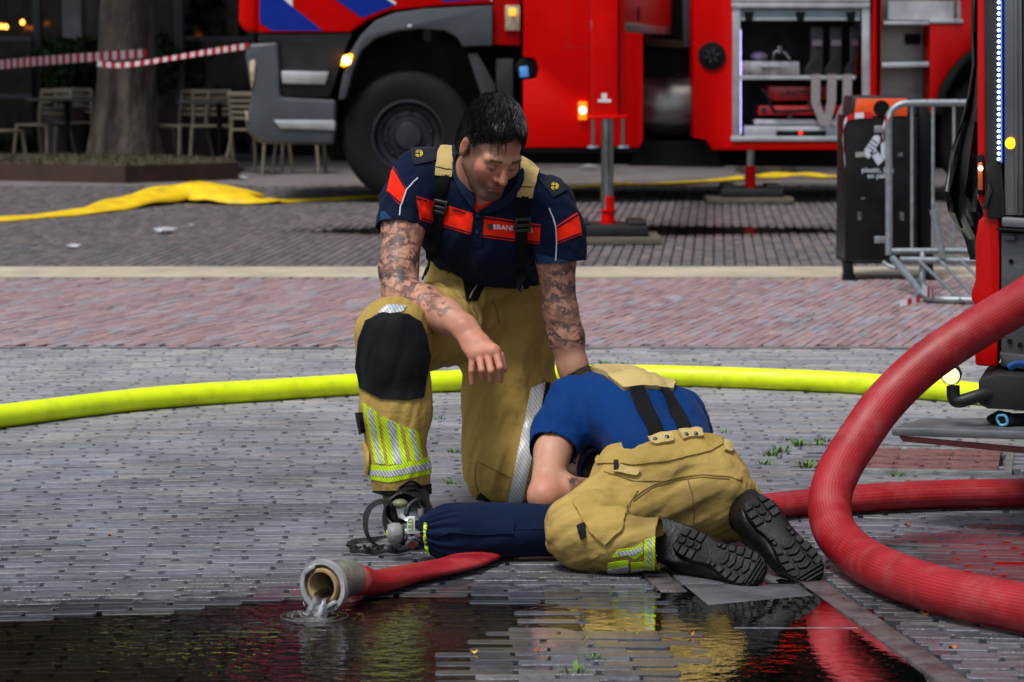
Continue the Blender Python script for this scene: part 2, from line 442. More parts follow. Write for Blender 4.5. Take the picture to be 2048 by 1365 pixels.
palA = [tuple(np.array(lin(c))*np.array((1.16, 1.24, 1.25))) for c in ('#8b888f', '#83818b', '#908d92', '#7f7e89', '#958f8e', '#868590', '#7c7b84', '#8d8b94')]
palB = [lin(c) for c in ('#9c8180', '#957b7d', '#a08684', '#8f7679', '#998488', '#9a7d7c', '#8f8c93', '#958c91')]
palD = [lin(c) for c in ('#63605f', '#595758', '#6a6563', '#5d5859', '#676162', '#545354', '#6e635f')]
def lay(Lb, Bb, gl, gb, x0, x1, y0, y1, ang, pal, keep, warp=None, jit=.0015, seed=1):
    """rows of bricks along direction ang; returns centre, angle, colour arrays"""
    r = np.random.RandomState(seed); out = []
    ca, sa = math.cos(ang), math.sin(ang); R = math.hypot(x1-x0, y1-y0); cx, cy = (x0+x1)/2, (y0+y1)/2
    nr = int(R / (Bb+gb)) + 2; nc = int(R / (Lb+gl)) + 2
    vs = (np.arange(nr) - nr/2) * (Bb+gb)
    for k, v in enumerate(vs):
        us = (np.arange(nc) - nc/2 + (.5 if k % 2 else 0) + r.uniform(-.12, .12)) * (Lb+gl)
        x = cx + us*ca - v*sa; y = cy + us*sa + v*ca
        out.append(np.stack([x, y, np.full_like(x, ang)], 1))
    A = np.concatenate(out)
    if warp is not None:
        dy, sl = warp(A[:, 0]); A[:, 1] += dy; A[:, 2] += sl
    m = (A[:, 0] > x0) & (A[:, 0] < x1) & (A[:, 1] > y0) & (A[:, 1] < y1)
    A = A[m]; A = A[keep(A[:, 0], A[:, 1])]
    A[:, :2] += r.uniform(-jit, jit, (len(A), 2)); A[:, 2] += r.uniform(-.012, .012, len(A))
    ci = r.randint(0, len(pal), len(A)); C = np.array(pal)[ci] * r.uniform(.86, 1.12, (len(A), 1))
    return A, C
def inview(x, y, marg=1.25): return np.abs(x) < (1024 / FPX * y) * marg + .25
LA, BA = .1555, .0426
def keepA(x, y):
    k = inview(x, y) & (polysd(x, y, chan) < .065) & (polysd(x, y, DRAIN) < -.012) & (y < D_RED0 - .02)
    return k
A_, CA = lay(LA, BA,   .0095, .0014, -4, 4, 4.9, D_RED0 - .015, 0, palA, keepA, warp=lambda x: (-.05*x*x, -.1*x), seed=3)
def keepB(x, y): return inview(x, y) & (y > D_RED0 + .1) & (y < D_RED1 - .03)
B_, CB = lay(.195, .0405, .006, .0035, -5, 5, D_RED0 + .03, D_RED1 + .05, math.radians(74), palB, keepB, warp=lambda x: (0*x, .0*x), seed=5)
bx = np.arange(-4, 4, .203); BF = np.stack([bx, np.full_like(bx, D_RED0 + .062), np.zeros_like(bx)], 1)
CBF = np.array(palB)[np.random.RandomState(4).randint(0, 6, len(bx))] * .8
def keepD(x, y): return inview(x, y) & (y > D_GREY0 + .04) & (y < D_GREY1)
D_, CD = lay(.195, .057, .008, .006, -8, 8, D_GREY0, D_GREY1 + .2, math.radians(86), palD, keepD, seed=9)
# bricks beside the gutter are cut to length
SA = np.ones(len(A_)); inch = (A_[:, 1] < 7.32)
el = chan_x(A_[:, 1]); er = el + CH_W
l0, l1 = A_[:, 0] - LA/2, A_[:, 0] + LA/2; mid = (el + er) / 2
isl = inch & (A_[:, 0] < mid); isr = inch & (A_[:, 0] >= mid)
l1 = np.where(isl, np.minimum(l1, el - .002), l1); l0 = np.where(isr, np.maximum(l0, er + .002), l0)
SA = (l1 - l0) / LA; A_[:, 0] = np.where(inch, (l0 + l1) / 2, A_[:, 0])
ok = SA > .2; A_, CA, SA = A_[ok], CA[ok], SA[ok]
# tan bricks far from the water
r_ = np.random.RandomState(21)
tan = np.clip((A_[:, 1] - 8.2) / 2.5, 0, 1)
CA = CA * (1 + tan[:, None] * np.array((.02, -.04, -.12)))

def bricks_mesh(A, C, proto, seed, tilt=.005, S=None):
    r = np.random.RandomState(seed); V0, F0 = proto; n = len(A); k = len(V0)
    z = -dip(A[:, 0], A[:, 1]) + r.uniform(-.0012, .0012, n)
    tx, ty = r.uniform(-tilt, tilt, n), r.uniform(-tilt*1.5, tilt*1.5, n)
    sx = r.uniform(.955, 1.028, n) * (1 if S is None else S)
    c, s = np.cos(A[:, 2]), np.sin(A[:, 2])
    P = np.repeat(V0[None], n, 0); P[..., 0] *= sx[:, None]
    zz = P[..., 2] + P[..., 0]*tx[:, None] + P[..., 1]*ty[:, None] + z[:, None]
    X = P[..., 0]*c[:, None] - P[..., 1]*s[:, None] + A[:, 0][:, None]
    Y = P[..., 0]*s[:, None] + P[..., 1]*c[:, None] + A[:, 1][:, None]
    V = np.stack([X, Y, zz], -1).reshape(-1, 3)
    F = [tuple(i + k*j for i in f) for j in range(n) for f in F0]
    wet = wetness(A[:, 0], A[:, 1])
    return V, F, np.repeat(C, k, 0), np.repeat(wet, k), film(V[:, 0], V[:, 1])
protoA = brick_proto(LA, BA, cut=.0065); protoB = brick_proto(.195, .0405, cut=.004); protoD = brick_proto(.195, .057, cut=.009, ch=.006)
# the 300 bricks that show largest: nearest, inside the frame, not under the water's deepest part
px_, py_ = proj(np.stack([A_[:, 0], A_[:, 1], np.zeros(len(A_))], 1))
vis = (px_ > -20) & (px_ < 2068) & (py_ < 1372) & (polysd(px_, py_, [(1100, 1000), (1500, 1000), (1660, 1180), (1500, 1190), (1130, 1165)]) < 0)
order = np.argsort(np.where(vis, A_[:, 1], 1e9))[:300]
sel = np.zeros(len(A_), bool); sel[order] = True
variants = []
rv = np.random.RandomState(33)
for k in range(24):
    V0, F0 = protoA; V = V0.copy(); V[:, 0] *= rv.uniform(.955, 1.028); V[:, 2] += V[:, 0]*rv.uniform(-.006, .006) + V[:, 1]*rv.uniform(-.008, .008)
    col = np.array(palA[k % len(palA)]) * rv.uniform(.86, 1.12)
    o = mesh_obj('brick', V, F0, M_BRICK, smooth=False, cols=np.repeat(col[None], len(V), 0), attrs={'wet': np.full(len(V), rv.uniform(.84, .96))})
    variants.append(o.data); bpy.data.objects.remove(o)
for n_, i in enumerate(order):
    o = bpy.data.objects.new('brick', variants[rv.randint(24)]); COL.objects.link(o); o.parent = pav
    o.location = (A_[i, 0], A_[i, 1], float(-dip(A_[i:i+1, 0], A_[i:i+1, 1])[0] + rv.uniform(-.0012, .0012))); o.rotation_euler = (0, 0, A_[i, 2]); o.scale = (float(SA[i]), 1, 1); o['film'] = float(film(A_[i:i+1, 0], A_[i:i+1, 1])[0])
parts = [bricks_mesh(A_[~sel], CA[~sel], protoA, 1, S=SA[~sel]), bricks_mesh(B_, CB, protoB, 2), bricks_mesh(BF, CBF, protoB, 3), bricks_mesh(D_, CD, protoD, 4, .01)]
Vs, Fs, Cs, Ws, Fi = [], [], [], [], []; off = 0
for V, F, C, w, fi in parts:
    Vs.append(V); Fs += [tuple(i + off for i in f) for f in F]; Cs.append(C); Ws.append(w); Fi.append(fi); off += len(V)
far = mesh_obj('brick_field', np.concatenate(Vs), Fs, M_BRICK, pav, smooth=False, cols=np.concatenate(Cs), attrs={'wet': np.concatenate(Ws), 'film': np.concatenate(Fi)})
tag(far, kind='stuff')

# slabs of the gutter channel and its brick edging
gut = thing('gutter', 'wet grey stone slab gutter crossing the paving below the crouching person', 'gutter', (chan_x(6) + .2, 6, 0))
gut['kind'] = 'structure'; del gut['category'], gut['label']
ds = [4.9, 5.35, 5.86, 6.14, 6.62, 7.3]
for (a, b), zs in zip(zip(ds[:-1], ds[1:]), ((-.007, -.007), (-.0062, -.0055), (-.0048, -.0042), (-.0046, -.0022), (-.003, -.003))):
    mb = MB(); xa, xb = chan_x(a), chan_x(b)
    for (o0, o1, g) in ((.075, .345, .004),):
        P = [(xa+o0, a+.004, zs[0]), (xa+o1, a+.004, zs[0]-.0006), (xb+o1, b-.004, zs[1]-.0006), (xb+o0, b-.004, zs[1])]
        mb.prism(P, (0, 0, -.04))
    mb.build('slab', M_SLAB, gut, bevel=.004)
d = 4.92
while d < 7.25:
    for o0 in (.004, .352):
        mb = MB(); ln = .2; dz = float(dip(np.array([chan_x(d)+o0]), np.array([d]))[0])
        xa, xb = chan_x(d), chan_x(d + ln)
        mb.prism([(xa+o0, d+.003, -dz+.001), (xa+o0+.062, d+.003, -dz+.001), (xb+o0+.062, d+ln-.003, -dz+.001), (xb+o0, d+ln-.003, -dz+.001)], (0, 0, -.045))
        mb.build('edging_brick', mat('wet_edging_brick', '#57504f', .33, var=.25, vscale=20, bump=.4, bscale=120, rvar=.15), gut, bevel=.003)
    d += .2
mb = MB(); y_ = G(1430, 1253)[1]
mb.prism([(chan_x(y_)+.078, y_-.005, -.0028), (chan_x(y_)+.342, y_-.002, -.0028), (chan_x(y_)+.342, y_+.002, -.0028), (chan_x(y_)+.078, y_+.001, -.0028)], (0, 0, -.02))
mb.build('joint_strip', mat('pale_metal_strip', '#8a9094', .4, metal=.3, var=.4, vscale=30), gut)

# water lying in the hollows
def water_material():
    m = bpy.data.materials.new('puddle_water'); m.use_nodes = True
    nt = m.node_tree; N = nt.nodes; L = nt.links; N.clear()
    out = N.new('ShaderNodeOutputMaterial'); ge = N.new('ShaderNodeNewGeometry')
    mp = N.new('ShaderNodeMapping'); mp.inputs['Scale'].default_value = (1.0, 1.1, 1); L.new(ge.outputs['Position'], mp.inputs[0])
    n1 = N.new('ShaderNodeTexNoise'); n1.inputs['Scale'].default_value = 24; n1.inputs['Detail'].default_value = 3
    n2 = N.new('ShaderNodeTexNoise'); n2.inputs['Scale'].default_value = 2.0; n2.inputs['Detail'].default_value = 2
    L.new(mp.outputs[0], n1.inputs['Vector']); L.new(ge.outputs['Position'], n2.inputs['Vector'])
    # ripples strongest round the outflow of the coupling
    c = G(640, 1225); ds_ = N.new('ShaderNodeVectorMath'); ds_.operation = 'DISTANCE'; ds_.inputs[1].default_value = (c[0]-.1, c[1]-.2, 0)
    L.new(ge.outputs['Position'], ds_.inputs[0])
    fr = N.new('ShaderNodeMapRange'); fr.inputs['From Min'].default_value = .1; fr.inputs['From Max'].default_value = 1.15
    fr.inputs['To Min'].default_value = 1.0; fr.inputs['To Max'].default_value = .10; L.new(ds_.outputs['Value'], fr.inputs['Value'])
    pw = N.new('ShaderNodeMath'); pw.operation = 'MULTIPLY'; L.new(fr.outputs[0], pw.inputs[0]); L.new(n2.outputs['Fac'], pw.inputs[1])
    bp = N.new('ShaderNodeBump'); bp.inputs['Distance'].default_value = .0105; L.new(pw.outputs[0], bp.inputs['Strength']); L.new(n1.outputs['Fac'], bp.inputs['Height'])
    fz = N.new('ShaderNodeFresnel'); fz.inputs['IOR'].default_value = 1.33; L.new(bp.outputs[0], fz.inputs['Normal'])
    gl = N.new('ShaderNodeBsdfGlossy'); gl.inputs['Roughness'].default_value = .03; L.new(bp.outputs[0], gl.inputs['Normal'])
    tr = N.new('ShaderNodeBsdfTransparent'); tr.inputs['Color'].default_value = (.50, .44, .36, 1)
    mx = N.new('ShaderNodeMixShader'); L.new(fz.outputs[0], mx.inputs[0]); L.new(tr.outputs[0], mx.inputs[1]); L.new(gl.outputs[0], mx.inputs[2])
    L.new(mx.outputs[0], out.inputs['Surface'])
    return m
M_WATER = water_material()
def puddle(poly, grow, z=WATER_Z):
    c = np.mean(np.array(poly), 0); P = []
    for p in poly:
        v = np.array(p) - c; n = np.linalg.norm(v); P.append(c + v * (1 + grow / max(n, .05)))
    mb = MB(); mb.add([(p[0], p[1], z) for p in P], [tuple(range(len(P)))])
    return tag(mb.build('puddle', M_WATER, smooth=False), kind='structure')
for i, p in enumerate((PUD_L, PUD_R, PUD_M, PUD_W)): puddle(p, .10, WATER_Z - .0001 * i)
puddle(PUD_G, .2, -.009)

# brick-filled drain cover
M_FRAME = mat('galvanised_frame', '#a3a6a4', .42, metal=.7, var=.18, vscale=14, bump=.2, dirt='#6a675f', dirt_amt=.6, dscale=12)
fr = [G(1680, 892), G(2030, 898.5), G(2024, 946), G(1653, 939)]
drain = thing('drain_cover', 'square metal framed cover filled with red bricks in the paving behind the red hose', 'drain cover', (*np.mean(fr, 0)[:2], 0))
def inset(Q, t):
    c = np.mean(Q, 0); return [c + (q - c) * (1 - t) for q in Q]
mb = MB(); o_, i_ = [np.array((*q[:2], .003)) for q in fr], [np.array((*q[:2], .003)) for q in inset(fr, .09)]
for k in range(4): mb.prism([o_[k], o_[(k+1) % 4], i_[(k+1) % 4], i_[k]], (0, 0, -.04))
mb.build('frame', M_FRAME, drain, bevel=.002)
q = inset(fr, .13); M_RB = mat('old_red_brick', '#7d5350', .55, var=.25, vscale=18, bump=.5, bscale=120, dirt='#5a4d49', dirt_amt=.5, dscale=10)
mb = MB(); mb.add([(p[0], p[1], -.018) for p in q], [(0, 1, 2, 3)]); mb.build('mortar_bed', M_SAND, drain)
rr_ = random.Random(4)
for r in range(9):
    t0, t1 = (r + .08) / 9, (r + .92) / 9
    e = 0.0; first = True
    while e < .99:
        ln = .17 if (first and r % 2) else .34; first = False
        u0, u1 = e + .012, min(1, e + ln) - .012; e += ln
        if u1 - u0 < .05: continue
        bl = lambda u, t: q[3] + (q[2]-q[3])*u + ((q[0]+(q[1]-q[0])*u) - (q[3]+(q[2]-q[3])*u))*t
        mb = MB(); z = .004 + rr_.uniform(-.004, .003); mb.prism([(*bl(u0, t0)[:2], z), (*bl(u1, t0)[:2], z), (*bl(u1, t1)[:2], z), (*bl(u0, t1)[:2], z)], (0, 0, -.03))
        mb.build('brick', M_RB, drain, bevel=.004)

# weeds and fallen leaves
M_WEED = mat('weed_green', '#56782f', .6, var=.3, vscale=40)
wr = random.Random(12)
def weed(px, py, s):
    c = G(px, py); mb = MB()
    for k in range(int(22 * s)):
        a = wr.uniform(0, 6.28); rr = wr.uniform(0, .018*s); b = c + np.array((math.cos(a)*rr*1.6, math.sin(a)*rr, -.006))
        h = wr.uniform(.010, .026)*s; w = wr.uniform(.002, .004)*s; tip = b + np.array((math.cos(a)*h*.7, math.sin(a)*h*.7, h))
        sd_ = np.array((-math.sin(a), math.cos(a), .1)) * w; mid = (b+tip)/2 + np.array((0, 0, h*.15))
        mb.add([b-sd_*.4, b+sd_*.4, mid+sd_, tip, mid-sd_], [(0, 1, 2, 3, 4)])
    o = mb.build('weed_tuft', M_WEED, loc=c, smooth=False)
    tag(o, 'small green weed tuft growing in a joint of the brick paving', 'weed', 'weeds in the paving joints')
for a in [(1205,727,1),(1245,728,.8),(1390,722,.7),(880,838,.8),(905,905,.9),(905,968,.9),(1545,912,1.2),(1597,893,1.2),(1637,890,.9),(1610,935,1.3),(1530,930,1),
          (1560,905,1.3),(1648,884,1.0),(865,805,.7),(1183,1318,.9),(1150,1345,1.0),(1575,880,.8),(1448,866,.9),(1830,881,.9),(1475,912,.7),(1690,880,.8),(1790,953,.9)]: weed(*a)
def leaf(px, py, col, s, label):
    c = G(px, py, .004); mb = MB(); a = wr.uniform(0, 6.28); P = []
    for k in range(8):
        t = k/8*6.283; r = s*(.6+.4*math.cos(t)**2); P.append(c + np.array((math.cos(t+a)*r, math.sin(t+a)*r*.7, .004*math.sin(t*2)+.002)))
    mb.prism(P, (0, 0, -.0012)); o = mb.build('fallen_leaf', mat('leaf_' + col[1:], col, .5, var=.3, vscale=60), loc=c)
    tag(o, label, 'leaf', 'fallen leaves')
leaf(1850, 1228, '#d9921e', .011, 'orange leaf lying below the thick red hose'); leaf(1905, 1295, '#c9761c', .009, 'orange leaf lower right in the wet paving')
leaf(948, 1304, '#d8b93a', .009, 'pale yellow leaf at the right end of the big puddle'); leaf(1074, 1300, '#a5502a', .009, 'rust brown leaf right of the big puddle')
leaf(220, 1071, '#c98a5a', .008, 'single tan leaf on the wet bricks at left'); leaf(1815, 1050, '#b0562a', .009, 'rust leaf in a joint right of the crouching person')
leaf(1383, 1268, '#d2771e', .007, 'tiny orange leaf at the edge of the stone gutter')
# ================================================================== HOSES
def zc(py, zz):                       # depth at which height zz shows at picture row py
    return G(1024, py, zz)[1]
def hose_paint(name, col, light, rough=.45, along=None):
    return mat(name, col, rough, var=.10, vscale=14, bump=.12, bscale=300, dirt=light, dirt_amt=.55, dscale=7, rvar=.08)
M_YEL = mat('fluorescent_yellow_hose', '#e4fb00', .45, var=.05, vscale=10, bump=.08, bscale=250, dirt='#9fae10', dirt_amt=.35, dscale=16)
pts = []
for (x, y) in [(-260, 868), (-40, 838), (300, 797), (560, 779), (720, 769), (900, 762), (1100, 752), (1300, 751), (1500, 757), (1700, 766), (1900, 782), (2060, 800), (2250, 830)]:
    pts.append(G(x, y, .0385))
P = catmull(pts, 10)
mb = MB(); mb.tube(P, .0385, 28)
o = mb.build('yellow_fire_hose', M_YEL, loc=(P[len(P)//2][0], P[len(P)//2][1], 0))
tag(o, 'fat fluorescent yellow fire hose lying across the bricks behind both firefighters', 'fire hose')

def red_hose_mat():
    m = mat('ribbed_red_hose', (1, 1, 1), .5, attr='Col', var=.14, vscale=9, bump=.1, bscale=400, dirt='#b86a6a', dirt_amt=.32, dscale=11)
    return m
M_RED = red_hose_mat()
big = []
for (x, y, d) in [(2290, 470, 6.95), (2130, 545, 7.02), (2050, 600, 7.05), (1950, 660, 7.08), (1850, 728, 7.08), (1770, 805, 7.05), (1716, 880, 7.0), (1678, 942, 6.94), (1660, 1000, 6.88), (1668, 1058, 6.80)]:
    big.append(W(x, y, d))
for (x, y) in [(1708, 1106), (1778, 1146), (1880, 1181), (1990, 1205), (2100, 1226), (2300, 1262)]: big.append(G(x, y, .0575))
P = catmull(big, 10)
mb = MB(); mb.tube(P, .0510, 84, ribs=.022)
def rib_cols(nv, k): i = np.arange(nv) % k; return np.where((i % 2)[:, None] == 1, np.array(lin('#b0121e')), np.array(lin('#7d0a14')))
o = mb.build('thick_red_hose', M_RED, loc=(*G(1700, 1120)[:2], 0), sharp=0, cols=rib_cols(len(mb.v), 84))
tag(o, 'thick ribbed red suction hose curling down from the fire engine on the right', 'fire hose')

# the second red hose: round at the right, flattened where it ends in the coupling
flat = [G(2300, 985, .04), G(2060, 986, .04), (G(1850, 990, .04)), G(1680, 1000, .038), G(1540, 1012, .034), G(1400, 1030, .028), G(1220, 1056, .018), G(1030, 1078, .013), G(925, 1124, .018),
        G(820, 1147, .022), G(752, 1164, .026), G(712, 1160, .043)]
P = catmull(flat, 10); n = len(P); t = np.linspace(0, 11, n)
sx = np.interp(t, [0, 3, 5, 7, 9, 10, 11], [.050, .052, .056, .060, .056, .046, .037])
sn = np.interp(t, [0, 3, 5, 7, 9, 10, 11], [.038, .036, .026, .0085, .018, .027, .036])
mb = MB(); mb.tube(P, 1.0, 52, sx=sx, sn=sn, ribs=.03)
o = mb.build('flattened_red_hose', M_RED, loc=(*G(900, 1140)[:2], 0), sharp=0, cols=rib_cols(len(mb.v), 52))
tag(o, 'flattened red hose running from the right under the navy cylinder to a metal coupling', 'fire hose')

# coupling with water running out
M_ALU = mat('worn_aluminium', '#c2c4c4', .36, metal=.45, var=.15, vscale=18, bump=.12, bscale=200, dirt='#55544e', dirt_amt=.6, dscale=16)
M_ALUD = mat('tarnished_aluminium', '#a19c8c', .42, metal=.6, var=.25, vscale=25, bump=.25, bscale=180, dirt='#3f3b33', dirt_amt=.75, dscale=14)
M_SEAL = mat('tan_rubber_seal', '#a08760', .6, var=.2, vscale=30)
cc = G(660, 1168, .059); ax = nrm(np.array((-.50, -.86, -.03)))
cp = thing('hose_coupling', 'grey metal hose coupling with water pouring out of its mouth', 'coupling', (cc[0], cc[1], 0))
a0 = cc - ax * .02
mb = MB(); mb.lathe([(r*.88, h*.9) for r, h in [(.043, -.095), (.047, -.09), (.047, -.02), (.052, -.012), (.058, .0), (.064, .006), (.0655, .012), (.0655, .028), (.063, .032), (.054, .032), (.052, .02), (.046, .018), (.046, -.03)]], cc, ax, 40, caps=False)
mb.build('body', M_ALUD, cp, sharp=30)
mb = MB(); mb.lathe([(r*.88, h*.9) for r, h in [(.0655, .0325), (.066, .020), (.067, .020), (.067, .034), (.0555, .0345), (.0545, .030)]], cc, ax, 40, caps=False); mb.build('face_ring', M_ALU, cp, sharp=30)
mb = MB(); mb.lathe([(r*.88, h*.9) for r, h in [(.045, .012), (.046, .030), (.0425, .036), (.037, .036), (.034, .030), (.034, -.05)]], cc, ax, 36, caps=False); mb.build('seal_ring', M_SEAL, cp)
mb = MB(); mb.lathe([(r*.88, h*.9) for r, h in [(.035, -.045), (.001, -.046)]], cc, ax, 24, caps=False); mb.build('bore', mat('dark_bore', '#0c0a08', .5), cp)
t_, s_, n_ = frame_from(ax)
for a in (50, 235):
    v = s_*math.cos(math.radians(a)) + n_*math.sin(math.radians(a)); w = np.cross(ax, v)
    mb = MB(); mb.obox(cc + v*.0455 + ax*.036, v*.005, w*.014, ax*.008); mb.build('claw', M_ALU, cp, bevel=.003)
for k in range(7):
    mb = MB(); mb.lathe([(r*.88, h*.9) for r, h in [(.0445, -.090+k*.004), (.0462, -.088+k*.004), (.0445, -.086+k*.004)]], cc, ax, 28, caps=False)
    mb.build('binding_wire', M_ALU, cp)
# the pouring water: a bent tongue of clear water with a lumpy skin
def clear_water():
    m = bpy.data.materials.new('clear_pouring_water'); m.use_nodes = True; b = m.node_tree.nodes['Principled BSDF']
    b.inputs['Base Color'].default_value = (.93, .96, .97, 1); b.inputs['Roughness'].default_value = .03; b.inputs['IOR'].default_value = 1.33
    b.inputs['Transmission Weight'].default_value = 1.0
    n = m.node_tree.nodes.new('ShaderNodeTexNoise'); n.inputs['Scale'].default_value = 55; bp = m.node_tree.nodes.new('ShaderNodeBump')
    bp.inputs['Strength'].default_value = .5; bp.inputs['Distance'].default_value = .006
    m.node_tree.links.new(n.outputs['Fac'], bp.inputs['Height']); m.node_tree.links.new(bp.outputs[0], b.inputs['Normal'])
    return m
M_CLEAR = clear_water()
ax0 = nrm(np.array((ax[0], ax[1], 0))); wv = np.array((-ax0[1], ax0[0], 0)); V = []; F = []; nu, nv = 9, 12
path = [(-.03, -.020), (.01, -.021), (.030, -.022), (.040, -.027), (.048, -.038), (.054, -.052), (.060, -.068)]
path = catmull([np.array((a, b, 0)) for a, b in path], 3)
for i, p in enumerate(path):
    tt = i / (len(path)-1); hw = .023 + .003*math.sin(tt*9)
    for j in range(nu):
        u = -1 + 2*j/(nu-1); th = .006*(1-u*u)*(1-tt*.4) + .002
        c = cc + ax0*(p[0] + .004*math.sin(5*u+tt*6)) + wv*u*hw + np.array((0, 0, p[1] - .004*(1-abs(u)) + .006*u*u*(1-tt)))
        V.append(c)
mpath = len(path)
for i, p in enumerate(path):
    for j in range(nu):
        u = -1 + 2*j/(nu-1); tt = i/(mpath-1); V.append(V[i*nu+j] + np.array((-ax0[0]*.009*tt, -ax0[1]*.009*tt, -.009*(1-tt)))*(1-u*u*.6))
o2 = mpath*nu
for i in range(mpath-1):
    for j in range(nu-1):
        a = i*nu+j; F.append((a, a+1, a+nu+1, a+nu)); F.append((o2+a, o2+a+nu, o2+a+nu+1, o2+a+1))
    for j in (0, nu-1):
        a = i*nu+j; F.append((a, a+nu, o2+a+nu, o2+a))
o = mesh_obj('pouring_water', V, F, M_CLEAR, loc=(cc[0]+ax0[0]*.05, cc[1]+ax0[1]*.05, 0))
dr = np.random.RandomState(8); mb = MB(); cw = cc + ax0*.062
for k in range(46):
    a_ = dr.uniform(0, 6.28); r_d = abs(dr.randn())*.028 + .006; p_ = np.array((cw[0] + math.cos(a_)*r_d*1.2, cw[1] + math.sin(a_)*r_d, abs(dr.randn())*.010 + .001)); q_ = dr.uniform(.0012, .0032)
    mb.ell(p_, (q_, q_, q_*1.2), 6, 4)
for k in range(3):
    mb.tube(np.array([(cw[0] + math.cos(t)*(.03+.022*k), cw[1] + math.sin(t)*(.024+.018*k), WATER_Z + .0012) for t in np.linspace(0, 6.283, 40)]), .0022 - .0004*k, 6, caps=False)
tag(mb.build('splash', M_CLEAR, o), kind='stuff')
tag(o, 'clear tongue of water pouring from the metal coupling into the puddle', 'water')

# thin yellow supply hose, flat, passing under the far engine
M_YF = mat('flat_yellow_hose', '#ecc80c', .6, var=.12, vscale=6, bump=.2, bscale=40, dirt='#a97e0c', dirt_amt=.5, dscale=5)
spine = [(-120, 452, .0), (0, 441, .0), (110, 432, .0), (190, 424, .02), (270, 412, .07), (350, 404, .13), (410, 403, .14), (455, 406, .10), (500, 408, .06), (540, 406, .02), (640, 401, .0), (740, 396, .0), (900, 388, .0), (1140, 377, .0), (1240, 370, .01), (1300, 370, .0), (1420, 363, .0), (1520, 358, .03), (1600, 356, .04), (1690, 354, .0), (1850, 346, 0)]
C = catmull([np.array((*G(x, y)[:2], z)) for x, y, z in spine], 6)
wd = np.interp(np.arange(len(C)), np.array([0, 1, 3, 5, 6, 8, 9, 10, 13, 20])*6, [.15, .16, .17, .24, .30, .28, .18, .13, .11, .09])
V = []; F = []
T = np.gradient(C, axis=0)
for i, c in enumerate(C):
    t = nrm(T[i]); s = nrm(np.cross(t, (0, 0, 1)))
    for j in range(7):
        u = -1 + j/3; hump = c[2]; z = .012 + hump*(1 - (u*.75+.1)**2) + .010*math.sin(i*.9+j)*(1 if hump > .02 else .2)
        V.append(np.array((*(c + s*u*wd[i])[:2], max(.006, z))))
for i in range(len(C)-1):
    for j in range(6): a = i*7+j; F.append((a, a+1, a+8, a+7))
o = mesh_obj('flat_yellow_hose', V, F, M_YF, loc=(*G(350, 415)[:2], 0))
md = o.modifiers.new('thick', 'SOLIDIFY'); md.thickness = .012
tag(o, 'flat empty yellow hose humped up on the road in front of the far fire engine', 'fire hose')

# ================================================================== FAR FIRE ENGINE  (side plane at depth TY)
TY = 23.45
M_TRED = mat('fire_engine_red', '#d20000', .4, var=.05, vscale=1.5, coat=.06, spec=.12, rvar=.05, bump=.015, bscale=6)
M_TREDD = mat('deep_red_trim', '#8e0806', .35, var=.08)
M_TGREY = mat('cab_grey_plastic', '#41474d', .45, var=.08, vscale=4, bump=.05, bscale=150)
M_BLACK = mat('matt_black', '#060607', .55, var=.2, spec=.2)
M_CHAS = mat('chassis_black', '#070708', .6, var=.3, vscale=6, spec=.2)
M_BLUE = mat('livery_blue', '#04288c', .4, var=.05, coat=.05, spec=.15)
M_WHITE = mat('livery_white', '#d5d8da', .3, var=.04, coat=.3)
M_TYRE = mat('tyre_rubber', '#0e0e10', .68, spec=.25, var=.15, vscale=20, bump=.2, bscale=90)
M_RIM = mat('black_rim', '#2c2f36', .34, var=.2, metal=.3)
M_STEEL = mat('brushed_stainless', '#8f8f8a', .35, metal=.9, var=.15, vscale=5, stretch=(1, 1, 6))
M_LALU = mat('light_aluminium', '#b9bcc0', .38, metal=.55, var=.1, vscale=8)
M_CHROME = mat('chrome_rod', '#9b9ea2', .16, metal=1.0, var=.06)
M_AMBER = mat('amber_lamp_lit', '#ff9a10', .3, emit='#ff9a1a', estr=3.2)
M_AMBERW = mat('amber_lamp_core', '#fff0a0', .3, emit='#fff2b0', estr=9.0)
M_AMBERO = mat('amber_lens', '#b5560c', .2, var=.2, coat=.5)
M_LENS = mat('clear_lamp_lens', '#b9a68a', .15, metal=.3, var=.3, vscale=30, coat=.8)
eng = thing('fire_engine', 'large red aerial fire engine with blue striped cab standing across the background', 'fire engine', (-.6, TY + 1.2, 0))
def tp(poly, dy=0.0): return [W(x, y, TY + dy) for x, y in poly]
def slab(name, poly, dy0, dy1, m, parent=None, bevel=.006, seg=2):
    """polygon traced on the plane TY+dy0, pushed back to TY+dy1"""
    mb = MB(); mb.prism(tp(poly, dy0), (0, dy1 - dy0, 0)); return mb.build(name, m, parent or eng, bevel=bevel, seg=seg)
def disc(name, x, y, r, dy0, dy1, m, parent=None, n=28, bevel=.004):
    c = W(x, y, TY + dy0); mb = MB(); mb.cyl(c, c + np.array((0, dy1-dy0, 0)), r, n=n); return mb.build(name, m, parent or eng, bevel=bevel)
SC = FPX / TY
